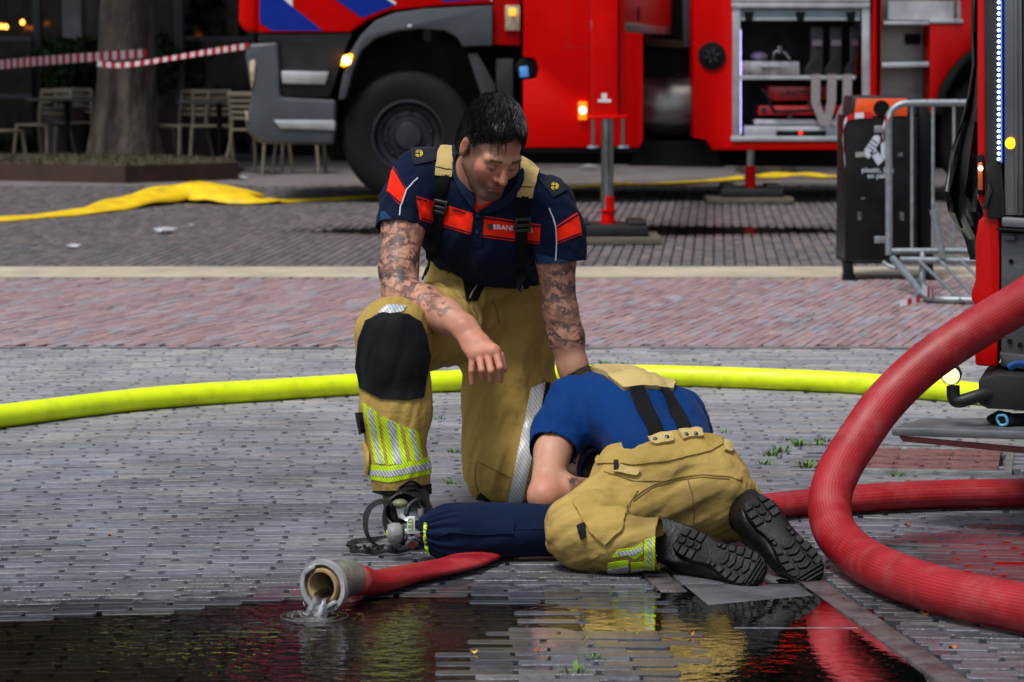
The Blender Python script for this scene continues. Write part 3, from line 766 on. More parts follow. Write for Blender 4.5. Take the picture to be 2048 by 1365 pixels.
# cab: red shell above, grey below (the cab goes on above the picture)
cab = slab('cab', [(515, 66), (515, -420), (985, -420), (985, 8), (880, 12), (780, 22), (735, 40), (700, 64)], 0, 2.45, M_TRED, bevel=.02)
front = slab('cab_front', [(477, 40), (478, 50), (490, 64), (514, 66), (514, -300), (500, -330), (481, -200)], .04, 2.4, M_TRED, bevel=.05, seg=3)
win = slab('side_window', [(560, -150), (900, -150), (900, -330), (600, -330)], -.012, .05, mat('tinted_glass', '#0a0d10', .06, coat=1.0), cab)
slab('windscreen', [(474, -150), (480, -150), (496, -310), (490, -310)], .2, 2.2, MATS['tinted_glass'], front, bevel=0)
st = [[(518, 6), (518, 48), (543, 62), (647, 62), (565, -4), (520, -40)], [(690, -30), (728, 35), (770, 22), (790, 10), (740, -40)], [(690, -60), (670, -60), (728, 33), (735, 36)], [(880, -8), (978, -8), (978, 2), (890, 4)]]
slab('livery_stripe', [(519, -16), (519, 46), (545, 62), (646, 62), (563, -4), (540, -22)], -.006, .01, M_BLUE, cab, bevel=0)
slab('livery_stripe', [(552, -14), (585, 14), (585, 0), (560, -24)], -.0065, .01, M_WHITE, cab, bevel=0)
slab('livery_stripe', [(640, -22), (724, 36), (742, 29), (790, 10), (745, -22)], -.006, .01, M_BLUE, cab, bevel=0)
slab('livery_stripe', [(742, -22), (790, 10), (793, 7), (760, -22)], -.0065, .01, M_WHITE, cab, bevel=0)
slab('livery_stripe', [(860, -22), (886, 4), (978, -1), (978, -22)], -.006, .01, M_BLUE, cab, bevel=0)
slab('livery_stripe', [(965, -22), (984, 4), (984, -22)], -.0065, .01, M_WHITE, cab, bevel=0)
slab('livery_stripe', [(480, -400), (640, -22), (700, -22), (560, -400)], -.006, .01, M_BLUE, cab, bevel=0)
# lower cab, bumper, steps
low = slab('bumper', [(497, 88), (490, 110), (503, 185), (498, 215), (489, 240), (494, 265), (520, 288), (668, 291), (672, 200), (560, 195), (556, 84)], -.01, 2.4, M_TGREY, bevel=.03, seg=3)
slab('step_well', [(556, 84), (556, 195), (660, 195), (690, 100), (705, 66), (520, 66), (515, 84)], .06, 2.3, mat('dark_cab_plastic', '#22252a', .5), bevel=.01)
slab('step', [(562, 142), (658, 144), (650, 170), (564, 168)], -.02, .3, M_LALU, bevel=.012)
slab('step', [(546, 240), (670, 241), (670, 262), (560, 258)], -.03, .3, M_LALU, bevel=.012)
slab('headlamp', [(498, 124), (507, 118), (512, 124), (509, 158), (503, 180), (499, 150)], -.025, .1, M_LENS, bevel=.008)
slab('fog_lamp', [(489, 222), (496, 222), (498, 242), (492, 244)], -.02, .1, M_LENS, bevel=.006)
# wheel arch
arch_o = [(676, 200), (686, 150), (700, 105), (722, 70), (750, 42), (790, 26), (850, 18), (985, 11), (985, 92), (925, 94)]
arch_i = [(915, 76), (890, 62), (840, 58), (790, 64), (750, 78), (722, 102), (706, 140), (697, 175), (690, 200)]
slab('wheel_arch', arch_o + arch_i, -.045, .45, M_TGREY, bevel=.012)
slab('arch_badge', [(815, 50), (823, 49), (823, 54), (815, 54)], -.052, -.04, M_WHITE, bevel=0)
slab('side_marker_lamp', [(681, 131), (686, 112), (700, 108), (706, 110), (700, 129), (686, 134)], -.075, -.03, M_AMBER, bevel=.006)
disc('lamp_core', 693, 121, .030, -.085, -.07, M_AMBERW)
slab('wheel_well', [(690, 200), (697, 140), (740, 70), (925, 90), (1045, 92), (1045, 300), (668, 292)], .48, 2.3, M_CHAS, bevel=0)
slab('mudguard', [(935, 108), (955, 106), (990, 170), (1000, 300), (965, 300), (962, 190)], .0, .45, mat('dark_mudguard', '#24272b', .5), bevel=.008)
slab('mount_bracket', [(992, 118), (1026, 118), (1026, 200), (992, 200)], .05, .2, mat('dark_mudguard', '#24272b', .5), bevel=.006)
def wheel(px, py, R, dy, name='wheel'):
    c = W(px, py, TY + dy); ax = np.array((0, -1.0, 0)); f = R / .535
    w = tag(MB().lathe([(.30*f, -.26), (.40*f, -.28), (.49*f, -.27), (.525*f, -.24), (.535*f, -.20), (.535*f, -.04), (.525*f, -.005), (.49*f, .02), (.42*f, .032), (.36*f, .028), (.30*f, .015), (.295*f, -.02)], c, ax, 56, caps=False).build(name, M_TYRE, eng, sharp=60))
    MB().lathe([(.305*f, -.01), (.295*f, .018), (.28*f, .02), (.275*f, -.02), (.25*f, -.10), (.21*f, -.11), (.20*f, -.09), (.175*f, -.085), (.17*f, -.11), (.12*f, -.105), (.115*f, -.05), (.10*f, -.035), (.001*f, -.03)], c, ax, 40, caps=False).build('rim', M_RIM, w, sharp=30)
    for k in range(10):
        a = 2*math.pi*k/10 + .2; q = c + np.array((math.cos(a)*.187*f, 0, math.sin(a)*.187*f)) + ax*(-.085)
        MB().cyl(q, q + ax*.035, .017*f, .013*f, 8).build('wheel_nut', M_RIM, w, bevel=.002)
    for k in range(4):
        MB().lathe([(.535*f, -.05-k*.045), (.530*f, -.055-k*.045), (.5352*f, -.06-k*.045)], c, ax, 40, caps=False).build('tread_groove', M_BLACK, w)
    return w
wheel(816, 273, .535, .10)
# frame, tanks, underside
slab('chassis', [(660, 292), (1950, 300), (1950, 338), (660, 322)], .75, 2.2, M_CHAS, bevel=0)
slab('corner_post', [(986, -400), (1040, -400), (1040, 92), (986, 90)], .01, .5, M_TREDD if False else mat('engine_red_post', '#ad0000', .4, var=.06, coat=.06, spec=.15), bevel=.012)
slab('marker_lamp', [(1010, 11), (1040, 11), (1040, 62), (1010, 62)], -.03, .02, M_LENS, bevel=.008)
slab('lamp_bulb', [(1018, 17), (1032, 17), (1032, 32), (1018, 32)], -.036, -.02, mat('amber_bulb', '#e5a020', .3, emit='#ffb020', estr=.8), bevel=.004)
body = slab('side_panel', [(1046, -420), (1286, -420), (1286, 280), (1278, 296), (1046, 296), (1046, 160), (1072, 158), (1077, 138), (1070, 118), (1046, 114)], 0, 2.45, M_TRED, bevel=.012)
slab('panel_seam', [(1134, 0), (1135.2, 0), (1135.2, 95), (1184, 95), (1184, 96.5), (1134, 96.5)], -.001, .01, M_TREDD, body, bevel=0)
slab('lower_strip', [(1046, 297), (1282, 297), (1274, 306), (1050, 306)], .02, 2.3, M_CHAS, bevel=.004)
disc('blue_lamp_housing', 1052, 137, .085, .04, .3, M_BLACK)
slab('blue_lamp', [(1038, 134), (1056, 132), (1058, 154), (1040, 156)], -.005, .08, mat('blue_strobe', '#4a86c8', .12, coat=1.0, emit='#3f7fd0', estr=.25), bevel=.01)
slab('position_lamp', [(1157, 204), (1174, 204), (1174, 240), (1157, 240)], -.04, .01, M_AMBER if False else mat('orange_lens_dim', '#e0700c', .25, emit='#ff8a10', estr=.7), bevel=.006)
disc('lamp_core', 1165.5, 221, .025, -.052, -.038, M_AMBERW)
# gap with steel tank
slab('inner_frame', [(1286, -420), (1388, -420), (1388, 150), (1286, 150)], .6, 2.2, M_CHAS, bevel=0)
slab('frame_rail', [(1366, -60), (1380, -60), (1380, 95), (1366, 95)], .4, .6, mat('steel_blue_grey', '#3a4148', .4), bevel=.004)
slab('air_hose', [(1290, 70), (1370, 84), (1370, 98), (1290, 92)], .5, .58, mat('dark_gold', '#4a3a18', .5), bevel=.01)
tk = MB(); a = W(1340, 215, TY + .62); tk.lathe([(.02, -.36), (.22, -.35), (.255, -.32), (.26, .30), (.235, .34), (.02, .35)], (a[0], TY + .62, a[2]), (1, 0, 0), 32); tk.build('steel_tank', M_STEEL, eng, sharp=50)
slab('rear_chassis', [(1270, 282), (1420, 282), (1450, 335), (1260, 332)], .3, 2.2, M_CHAS, bevel=0)
# rear body with open locker
LK = (1470, 22, 1734, 284)
slab('rear_panel', [(1386, -420), (1470, -420), (1470, 285), (1734, 285), (1734, -420), (1762, -420), (1762, 200), (1700, 300), (1426, 301), (1412, 280), (1387, 276)], 0, 2.45, M_TRED, bevel=.008)
slab('rear_panel_top', [(1470, -420), (1734, -420), (1734, -60), (1470, -60)], .0, 2.4, M_TRED, bevel=0)
disc('round_vent', 1424, 112, .112, -.02, .06, M_BLACK)
for k in range(6):
    a = math.radians(60*k + 15); c = W(1424, 112, TY - .028); MB().bar(c + .02*np.array((math.cos(a), 0, math.sin(a))), c + .06*np.array((math.cos(a), 0, math.sin(a))), .014, .012, (0, 1, 0)).build('vent_blade', mat('vent_grey', '#2f3338', .5), eng)
lk_ = slab('locker_back', [(1470, -60), (1734, -60), (1734, 285), (1470, 285)], .62, .66, mat('locker_black', '#08080b', .6), bevel=0)
for x0, x1 in ((1465, 1481), (1724, 1740)): slab('locker_frame', [(x0, -62), (x1, -62), (x1, 284), (x0, 284)], -.012, .62, M_LALU, bevel=.006)
slab('locker_frame', [(1462, 273), (1742, 273), (1742, 283), (1462, 283)], -.02, .62, M_LALU, bevel=.004)
for k in range(6):
    y0 = 17 - 12*k
    slab('shutter_slat', [(1463, y0-10.5), (1740, y0-10.5), (1740, y0), (1463, y0)], -.03, -.005, M_LALU, bevel=.004)
slab('shutter_bar', [(1468, 36), (1734, 36), (1734, 42), (1468, 42)], .01, .04, M_LALU, bevel=.003)
slab('shutter_apron', [(1482, 20), (1724, 20), (1724, 36), (1482, 36)], .02, .035, mat('pale_blue_grey', '#8fa0a8', .4, metal=.4), bevel=0)
for x in (1498, 1601, 1702): slab('shutter_latch', [(x-10, 24), (x+10, 24), (x+6, 44), (x-6, 44)], -.006, .02, M_BLACK, bevel=.003)
sh = slab('locker_shelf', [(1478, 152), (1724, 152), (1724, 160), (1478, 160)], .0, .62, M_LALU, bevel=.003)
slab('shelf_lamp', [(1479, 60), (1482, 60), (1482, 268), (1479, 268)], .05, .08, mat('locker_led', '#c8b8ff', .3, emit='#c9b6ff', estr=2.6), bevel=0)
slab('drawer', [(1490, 253), (1700, 253), (1700, 274), (1490, 274)], .02, .55, mat('pale_drawer', '#b4b8be', .4, metal=.3), bevel=.006)
slab('drawer_handle', [(1553, 262), (1652, 262), (1652, 273), (1553, 273)], -.005, .03, M_BLACK, bevel=.004)
slab('drawer_light', [(1598, 264), (1604, 264), (1604, 269), (1598, 269)], -.009, .0, mat('red_led', '#ff2010', .3, emit='#ff2010', estr=3), bevel=0)
slab('tray_lip', [(1510, 240), (1690, 240), (1690, 250), (1510, 250)], .06, .5, mat('pale_drawer', '#b4b8be', .4), bevel=.003)
# alcove with footsteps, panel and rear wheel arch
slab('alcove_back', [(1762, -420), (1860, -420), (1860, 300), (1762, 300)], .45, .5, M_STEEL, bevel=0)
slab('foot_step', [(1768, 43), (1858, 43), (1858, 50), (1768, 50)], -.01, .45, M_LALU, bevel=.004)
slab('foot_step', [(1764, 126), (1858, 124), (1858, 134), (1764, 136)], -.01, .45, M_LALU, bevel=.004)
slab('foot_step', [(1860, 40), (1926, 40), (1926, 47), (1860, 47)], -.012, .35, M_LALU, bevel=.004)
slab('ribbed_panel', [(1776, 2), (1924, 2), (1924, 40), (1776, 40)], .12, .16, M_LALU, bevel=0)
slab('hand_rail', [(1907, -200), (1915, -200), (1915, 38), (1907, 38)], -.05, -.02, M_STEEL, bevel=.01)
slab('power_socket', [(1812, 68), (1842, 68), (1842, 89), (1812, 89)], .38, .45, M_BLACK, bevel=.006)
slab('alcove_side', [(1752, -420), (1772, -420), (1760, 200), (1752, 200)], .0, .45, MATS['engine_red_post'], bevel=.003)
slab('tail_panel', [(1860, 48), (1926, 48), (1926, -420), (2150, -420), (2150, 100), (1960, 90), (1930, 108), (1900, 140), (1880, 175), (1872, 200), (1864, 310), (1860, 310)], 0, 2.4, mat('engine_red_rear', '#a80000', .4, var=.06, coat=.06, spec=.15), bevel=.008)
slab('rear_arch', [(1872, 205), (1880, 178), (1902, 140), (1932, 108), (1965, 90), (2000, 88), (2000, 98), (1965, 102), (1938, 122), (1912, 152), (1894, 186), (1888, 230), (1872, 230)], -.03, .3, M_BLACK, bevel=.006)
slab('rear_well', [(1886, 232), (1895, 186), (1940, 120), (2010, 100), (2150, 100), (2150, 300), (1880, 300)], .5, 1.0, M_CHAS, bevel=0)
wheel(2005, 268, .535, .12)
# things stowed in the locker are their own things
g1 = thing('metal_case', 'dented aluminium case with handle on the locker shelf of the far engine', 'case', W(1542, 151, TY + .2))
def on(name, poly, d0, d1, m, par, bevel=.004): return slab(name, poly, d0, d1, m, par, bevel)
on('case_body', [(1484, 123), (1598, 124), (1600, 150.6), (1483, 150.6)], .03, .4, mat('case_aluminium', '#a9a4a8', .35, metal=.7, var=.2, vscale=20), g1)
on('case_handle', [(1523, 131), (1562, 131), (1562, 135), (1523, 135)], .005, .03, M_LALU, g1)
g2 = thing('clear_bowl', 'small glass bowl standing on the aluminium case in the locker', 'bowl', W(1518, 122, TY + .25))
mb = MB(); c = W(1518, 114, TY + .25); mb.ell(c, (.075, .07, .045), 16, 8); mb.build('bowl', mat('lilac_glass', '#8d7fa0', .1, coat=1), g2)
g3 = thing('chrome_fitting', 'shiny chrome pipe fitting behind the case in the locker', 'fitting', W(1560, 122, TY + .3))
mb = MB(); c = W(1560, 112, TY + .3); mb.tube(catmull([c + np.array((-.06, 0, -.03)), c + np.array((-.04, 0, .03)), c + np.array((.03, 0, .03)), c + np.array((.08, 0, -.03))], 6), .017, 10); mb.build('pipe', M_CHROME, g3)
mb = MB(); mb.cyl(c + np.array((0, 0, .02)), c + np.array((0, 0, .08)), .03); mb.build('valve', M_CHROME, g3)
for i, x in enumerate((1634, 1672, 1712)):
    g = thing('rubber_boot', ('left', 'middle', 'right')[i] + 'most tall black boot standing upright on the locker shelf' if i != 1 else 'middle tall black boot of the three on the locker shelf', 'boot', W(x - 6, 151, TY + .3), 'boots in the locker')
    mb = MB(); mb.prism(tp([(x-14, 52), (x+14, 52), (x+13, 110), (x+12, 151.3), (x-26, 151.3), (x-28, 140), (x-14, 122)], .12 + .05*i), (0, .14, 0)); mb.build('boot_shaft', mat('boot_black', '#141416', .45, var=.2), g, bevel=.02)
    mb = MB(); mb.prism(tp([(x-9, 80), (x+10, 80), (x+10, 92), (x-9, 92)], .10 + .05*i), (0, .02, 0)); mb.build('buckle', mat('lilac_metal', '#8b7a88', .35, metal=.6), g)
    s = thing('webbing_strap', ('grey webbing strap hanging lowest left over the locker shelf', 'grey webbing strap hanging in the middle over the locker shelf', 'grey webbing strap hanging at the right over the locker shelf')[i], 'strap', W((1634, 1665, 1690)[i], 200, TY), 'straps hanging in the locker')
    xt, xb = (1632, 1664, 1695)[i], (1648, 1652, 1672)[i]
    mb = MB(); mb.prism(tp([(xt-9, 149), (xt+9, 149), (xt+8, 205), (xb+8, 252), (xb-8, 252), (xt-10, 205)], -.03 - .012*i), (0, .006, 0)); mb.build('webbing', mat('grey_webbing', '#8f8788', .75, var=.15, vscale=25, bump=.3, bscale=300), s, bevel=0)
g = thing('portable_pump', 'red motor pump with black carrying frame low in the locker', 'pump', W(1590, 240, TY + .3))
on('pump_cover', [(1536, 172), (1662, 172), (1664, 200), (1548, 203), (1538, 196)], .12, .45, mat('pump_red', '#b00c14', .3, coat=.4), g, .015)
on('pump_base', [(1518, 212), (1690, 212), (1688, 231), (1516, 231)], .08, .45, mat('pump_red', '#b00c14', .3), g, .01)
mb = MB(); mb.tube(catmull([W(1524, 178, TY+.06), W(1534, 190, TY+.04), W(1546, 218, TY+.03), W(1560, 224, TY+.03), W(1640, 220, TY+.03)], 6), .014, 8); mb.build('carry_frame', M_BLACK, g)
V, F = text_mesh('UNCTION', .075, .001)
w0 = W(1562, 194, TY + .115); mesh_obj('lettering', np.stack([w0[0] + V[:, 0], np.full(len(V), TY + .114), w0[2] + V[:, 1]], 1), F, mat('dark_red_print', '#3a0508', .5), g, smooth=False)
for (x, y, r) in ((1580, 236, .02), (1528, 221, .025), (1620, 207, .02)):
    c = W(x, y, TY + .07); mb = MB(); mb.cyl(c, c + np.array((0, .06, 0)), r, n=12); mb.build('engine_fitting', M_CHROME, g)

# outriggers: a beam swung out towards the camera with its jack, and one tucked close to the body
M_JACK = mat('jack_red', '#d00000', .4, var=.06, coat=.05, spec=.12)
M_PAD = mat('black_jack_pad', '#121314', .6, var=.25, vscale=9, bump=.2)
M_WOOD = mat('weathered_block', '#5d564a', .75, var=.3, vscale=9, stretch=(1, 6, 6), bump=.3)
jd = 18.55
jx = lambda x, y: W(x, y, jd)
def jslab(name, poly, dy0, dy1, m, par, bevel=.006):
    mb = MB(); mb.prism([W(x, y, jd + dy0) for x, y in poly], (0, dy1-dy0, 0)); return mb.build(name, m, par, bevel=bevel)
hs = jslab('jack_housing', [(1184, -330), (1236, -330), (1236, 232), (1184, 232)], -.02, .22, M_JACK, eng, .01)
jslab('jack_housing_side', [(1236, -330), (1250, -330), (1250, 226), (1236, 230)], .03, .24, MATS['engine_red_post'], eng, .004)
jslab('jack_collar', [(1176, 232), (1256, 230), (1256, 238), (1176, 239)], -.05, .28, M_JACK, eng, .004)
jslab('warning_sticker', [(1196, 199), (1222, 199), (1222, 205), (1196, 205)], -.024, -.01, M_WHITE, hs, 0)
jslab('warning_sticker', [(1203, 187), (1214, 187), (1214, 199), (1203, 199)], -.0245, -.01, M_WHITE, hs, 0)
legm = MB(); a, b = jx(1216, 238), jx(1216, 424); legm.cyl((a[0], jd+.1, a[2]), (a[0], jd+.1, b[2]), .040, n=24); legm.build('jack_leg', M_CHROME, eng)
for x in (1187, 1247):
    mb = MB(); a, b = jx(x, 238), jx(x, 292); mb.cyl((a[0], jd+.1, a[2]), (a[0], jd+.1, b[2]), .012, n=8); mb.cyl((a[0], jd+.1, b[2]), (a[0], jd+.1, b[2]-.018), .04, .045, n=12); mb.build('guide_rod', M_CHROME, eng)
def foot(cx, d, par):
    g0 = W(cx, 400, d); X = g0[0]
    z = lambda v: v
    mb = MB(); mb.cyl((X, d, .30), (X, d, .145), .042, n=20); mb.cyl((X, d, .215), (X, d, .203), .052, n=20); mb.cyl((X, d, .15), (X, d, .125), .05, n=20); mb.build('jack_foot', M_JACK, par)
    pd = MB(); pd.box((X-.25, d-.25, .055), (X+.25, d+.25, .125)); pd.box((X-.24, d-.24, .125), (X-.12, d+.24, .15)); pd.box((X+.12, d-.24, .125), (X+.24, d+.24, .15)); pd.build('jack_pad', M_PAD, par, bevel=.012)
foot(1216, jd + .1, eng)
wb = MB(); g0 = W(1216, 400, jd+.1); wb.box((g0[0]-.30, jd-.2, .004), (g0[0]+.33, jd+.42, .052)); o = wb.build('wooden_block', M_WOOD, bevel=.006, loc=(g0[0], jd+.1, 0))
tag(o, 'dark wooden packing board under the nearer outrigger jack', 'board', 'packing boards')
# beam back to the chassis
mb = MB(); A0, A1 = W(1240, -25, jd + .1), W(1300, 40, TY + .5)
bz0, bz1 = W(1240, 49, jd)[2], W(1240, -60, jd)[2]
xs0, xs1 = W(1250, 0, jd)[0], W(1366, 0, TY)[0]
mb.prism([(xs0-.05, jd+.06, bz0+.02), (xs0-.05, jd+.06, bz1), (xs1-.05, TY+.6, bz1), (xs1-.05, TY+.6, bz0+.02)], (-.16, 0, 0)); bm_o = mb.build('outrigger_beam', M_JACK, eng, bevel=.01)
mb = MB(); mb.prism([(xs0-.045, jd+.06, bz0-.035), (xs0-.045, jd+.06, bz0+.025), (xs1-.045, TY+.6, bz0+.025), (xs1-.045, TY+.6, bz0-.035)], (-.17, 0, 0)); mb.build('beam_slide', M_STEEL, bm_o, bevel=.006)
mb = MB(); c = W(1268, 28, jd + .9); mb.lathe([(.001, .0), (.05, .004), (.055, .012)], (xs0+(xs1-xs0)*.18, jd+.9, c[2]), (1, -.15, 0), 18); mb.build('beam_reflector', M_BLACK, bm_o)
# second jack
j2 = FPX * CH / (408 - 105) + .32; X2 = W(1500, 400, j2)[0]
mb = MB(); mb.cyl((X2, j2, .62), (X2, j2, .30), .040, n=20); mb.build('jack_leg', M_CHROME, eng)
mb = MB(); mb.box((X2-.1, j2-.08, .50), (X2+.1, TY+.6, .62)); mb.build('outrigger_beam', M_CHAS, eng, bevel=.01)
foot(1500, j2, eng)
wb = MB(); wb.box((X2-.36, j2-.30, .004), (X2+.33, j2+.3, .052)); o = wb.build('wooden_block', M_WOOD, bevel=.006, loc=(X2, j2, 0))
tag(o, 'dark wooden packing board under the farther outrigger jack', 'board', 'packing boards')
# ================================================================== NEAR FIRE ENGINE (right edge): its long face runs right and towards the camera
C2 = W(1948, 700, 7.45); A2 = math.radians(13)
U2 = np.array((math.cos(A2), -math.sin(A2), 0)); N2 = np.array((-math.sin(A2), -math.cos(A2), 0))    # along the face, out of the face
def PL(px, py, out=0.0):
    r = ray(px, py); o = np.array((0, 0, CH)); p0 = np.array((C2[0], C2[1], 0)) + N2*out
    t = np.dot(p0 - o, N2) / np.dot(r, N2); return o + r*t
e2 = thing('fire_engine', 'near red fire engine cut off by the right edge of the picture', 'fire engine', (C2[0] + .6, C2[1], 0))
def s2(name, poly, o0, o1, m, par=None, bevel=.004, seg=2):
    """polygon traced on the face pushed out by o0, with its back at o1 (metres out of the face)"""
    mb = MB(); mb.prism([PL(x, y, o0) for x, y in poly], N2*(o1 - o0)); return mb.build(name, m, par or e2, bevel=bevel, seg=seg)
M_NRED = mat('near_engine_red', '#bc0000', .38, var=.06, coat=.1, spec=.2, vscale=4)
M_NBLK = mat('black_rubber_trim', '#141518', .5, var=.15, bump=.1)
M_NGREY = mat('grey_shutter_alloy', '#7d7f82', .36, metal=.75, var=.08, vscale=5)
M_NPLATE = mat('worn_grey_plate', '#55595d', .5, metal=.4, var=.2, vscale=10, bump=.15, dirt='#33343a', dirt_amt=.5)
s2('corner_post', [(1953, -500), (1975, -500), (1975, 300), (1985, 420), (2000, 440), (2000, 560), (1996, 690), (1995, 735), (1950, 732), (1949, 610), (1942, 600), (1943, 585), (1951, 560), (1951, 480), (1957, 440), (1968, 435), (1966, 418), (1954, 395), (1955, 320)], .0, -.30, M_NRED, bevel=.008)
s2('rubber_trim', [(1966, -500), (1999, -500), (2001, 300), (2011, 430), (2000, 438), (1974, 436), (1970, 300)], .012, -.2, M_NBLK, bevel=.004)
tr = s2('led_strip', [(1993, -500), (2002, -500), (2003, 327), (1995, 327)], .018, .0, M_NBLK, bevel=.002)
LEDM = mat('white_led', '#ffffff', .3, emit='#dfe9ff', estr=5.0)
y = -6.0
while y < 326:
    c = PL(1997.5, y, .019); mb = MB(); mb.cyl(c, c + N2*.003, .0042, n=8); mb.build('led', LEDM, tr); y += 11.2
LEDB = mat('blue_led_tape', '#3a6bd8', .3, emit='#2f62e0', estr=.9)
s2('led_backing', [(2000.5, -500), (2003, -500), (2004, 326), (2001.5, 326)], .0195, .01, LEDB, tr, bevel=0)
s2('shutter_column', [(2004, -500), (2042, -500), (2047, 432), (2008, 432)], .006, -.12, M_NGREY, bevel=.006)
s2('shutter_rib', [(2026, -500), (2034, -500), (2037, 430), (2029, 430)], .014, .0, M_NGREY, bevel=.004)
s2('shutter', [(2046, -500), (2560, -560), (2600, 455), (2048, 432)], .0, -.05, mat('dark_shutter', '#4a4f54', .35, metal=.7, var=.06, stretch=(1, 1, 20), vscale=6), bevel=0)
s2('sill', [(2003, 434), (2600, 470), (2600, 492), (2003, 455)], .03, -.2, M_NGREY, bevel=.006)
s2('seal_strip', [(1993, 456), (2600, 494), (2600, 502), (1993, 462)], .04, -.2, M_BLACK, bevel=.002)
s2('lower_panel', [(2002, 464), (2600, 503), (2600, 780), (2002, 735)], .0, -.3, M_NPLATE, bevel=.006)
s2('panel_box', [(2008, 470), (2030, 471), (2030, 482), (2008, 482)], .02, .0, M_NPLATE, bevel=.003)
c = PL(2022, 523, .001); mb = MB(); mb.cyl(c, c + N2*.004, .006, n=12); mb.build('panel_hole', M_BLACK, e2)
for (x, y) in ((2019, 683), (2040, 690)):
    c = PL(x, y, .001); mb = MB(); mb.cyl(c, c + N2*.006, .007, n=6); mb.build('bolt', M_BLACK, e2)
st_ = s2('warning_sticker', [(2002, 640), (2014, 640), (2014, 673), (2002, 672)], .0035, .0, mat('yellow_sticker', '#d3a50f', .4), bevel=0)
for k in range(5): s2('sticker_print', [(2005, 644+k*6), (2011, 644+k*6), (2011, 646.5+k*6), (2005, 646.5+k*6)], .0045, .003, M_BLACK, st_, bevel=0)
s2('lower_sill', [(1998, 706), (2600, 760), (2600, 800), (2010, 735)], .02, -.2, M_NPLATE, bevel=.004)
# far bulk of the vehicle out to the right
mb = MB(); b0 = np.array((C2[0], C2[1], 0)) + U2*.10 - N2*.32
mb.obox(b0 + U2*1.5 - N2*.8 + np.array((0, 0, 1.55)), U2*1.5, N2*.8, np.array((0, 0, 1.15))); mb.build('body', mat('dark_alloy_body', '#26292c', .5, metal=.3), e2, bevel=.03)
mb = MB(); c = np.array((C2[0], C2[1], .45)) + U2*1.9; mb.lathe([(.28, -.02), (.40, .0), (.45, -.03), (.45, -.25), (.40, -.28)], c, N2, 36); mb.build('wheel', M_TYRE, e2)
# amber lamp on the corner
lm = s2('side_lamp', [(1953, 312), (1965, 308), (1968, 316), (1968, 392), (1955, 390)], .020, .0, M_BLACK, bevel=.003)
s2('lamp_lens', [(1955, 326), (1965, 324), (1966, 382), (1956, 381)], .026, .016, M_AMBERO, lm, bevel=.003)
c = PL(1961, 337, .028); mb = MB(); mb.ell(c, (.006, .003, .006)); mb.build('lamp_bulb', M_AMBERW, lm)
c = PL(2021, 287, .014); mb = MB(); mb.ell(c, (.014, .004, .015)); mb.build('amber_reflection', mat('amber_reflection_glow', '#f0a010', .25, emit='#ffae10', estr=1.6), e2)  # glowing bead standing in for the amber reflection on the shutter column
s2('hook', [(1981, 372), (1976, 365), (1972, 390), (1964, 420), (1975, 415), (1985, 385)], .026, .008, M_NBLK, bevel=.003)
# work lamp on its bent arm
arm = MB(); arm.tube(catmull([PL(1906, 772, .12), PL(1908, 796, .12), PL(1920, 803, .12), PL(1965, 790, .10), PL(2000, 788, .06)], 6), .017, 12); arm.build('lamp_arm', M_NBLK, e2)
s2('arm_bracket', [(1957, 760), (1990, 748), (2060, 752), (2060, 822), (1975, 818), (1957, 808)], .10, -.2, M_NBLK, bevel=.006)
lc = PL(1903, 750, .125); la = nrm(N2 + np.array((.0, 0, -.05)))
lp = MB(); lp.lathe([(.001, -.05), (.018, -.045), (.026, -.02), (.027, .012), (.023, .016)], lc, la, 8); lpo = lp.build('work_lamp', M_NBLK, e2, bevel=.002)
lp = MB(); lp.lathe([(.022, .012), (.022, .017), (.012, .021), (.001, .022)], lc + la*.002, la, 20, caps=False); lp.build('lamp_lens', mat('greenish_lamp_glow', '#e8f0a8', .15, emit='#dfe89a', estr=.9, var=.25, vscale=90, coat=1.0), lpo)
# fold-down step plate
pA, pB = PL(1783, 858, .16), PL(2300, 905, .16); U = nrm(pB - pA)
z0 = pA[2]
mb = MB(); Q = [pA, pB, pB - N2*.36, pA - N2*.20 + U*.06]
mb.prism([(q[0], q[1], z0+.004) for q in Q], (0, 0, -.022)); mb.build('step_plate', mat('grey_step_plate', '#7f8386', .42, metal=.6, var=.12, vscale=9, bump=.1, dirt='#55585a', dirt_amt=.5), e2, bevel=.004)
mb = MB(); mb.prism([pA + U*.02 + N2*.001 - np.array((0, 0, .018)), pB + N2*.001 - np.array((0, 0, .018)), pB + N2*.001 - np.array((0, 0, .034)), pA + U*.03 + N2*.001 - np.array((0, 0, .03))], -N2*.02); mb.build('step_stripe', mat('dark_red_edge', '#4a1518', .5), e2)
mb = MB(); mb.bar(PL(2250, 800, .05), pB - N2*.2, .03, .03); mb.build('step_hinge', M_NBLK, e2)
# hose outlet out of frame
ob = W(2290, 470, 6.95); mb = MB(); mb.lathe([(.07, -.05), (.075, .0), (.075, .1), (.06, .12)], ob, nrm(np.array((.9, .25, .5))), 24); mb.build('hose_outlet', M_ALU, e2)
mb = MB(); mb.tube(catmull([W(2020, 735, 7.2), W(2036, 728, 7.18), W(2056, 735, 7.16), W(2062, 775, 7.16)], 5), .009, 10); mb.build('cable', mat('blue_cable', '#1d5fb0', .35), e2)

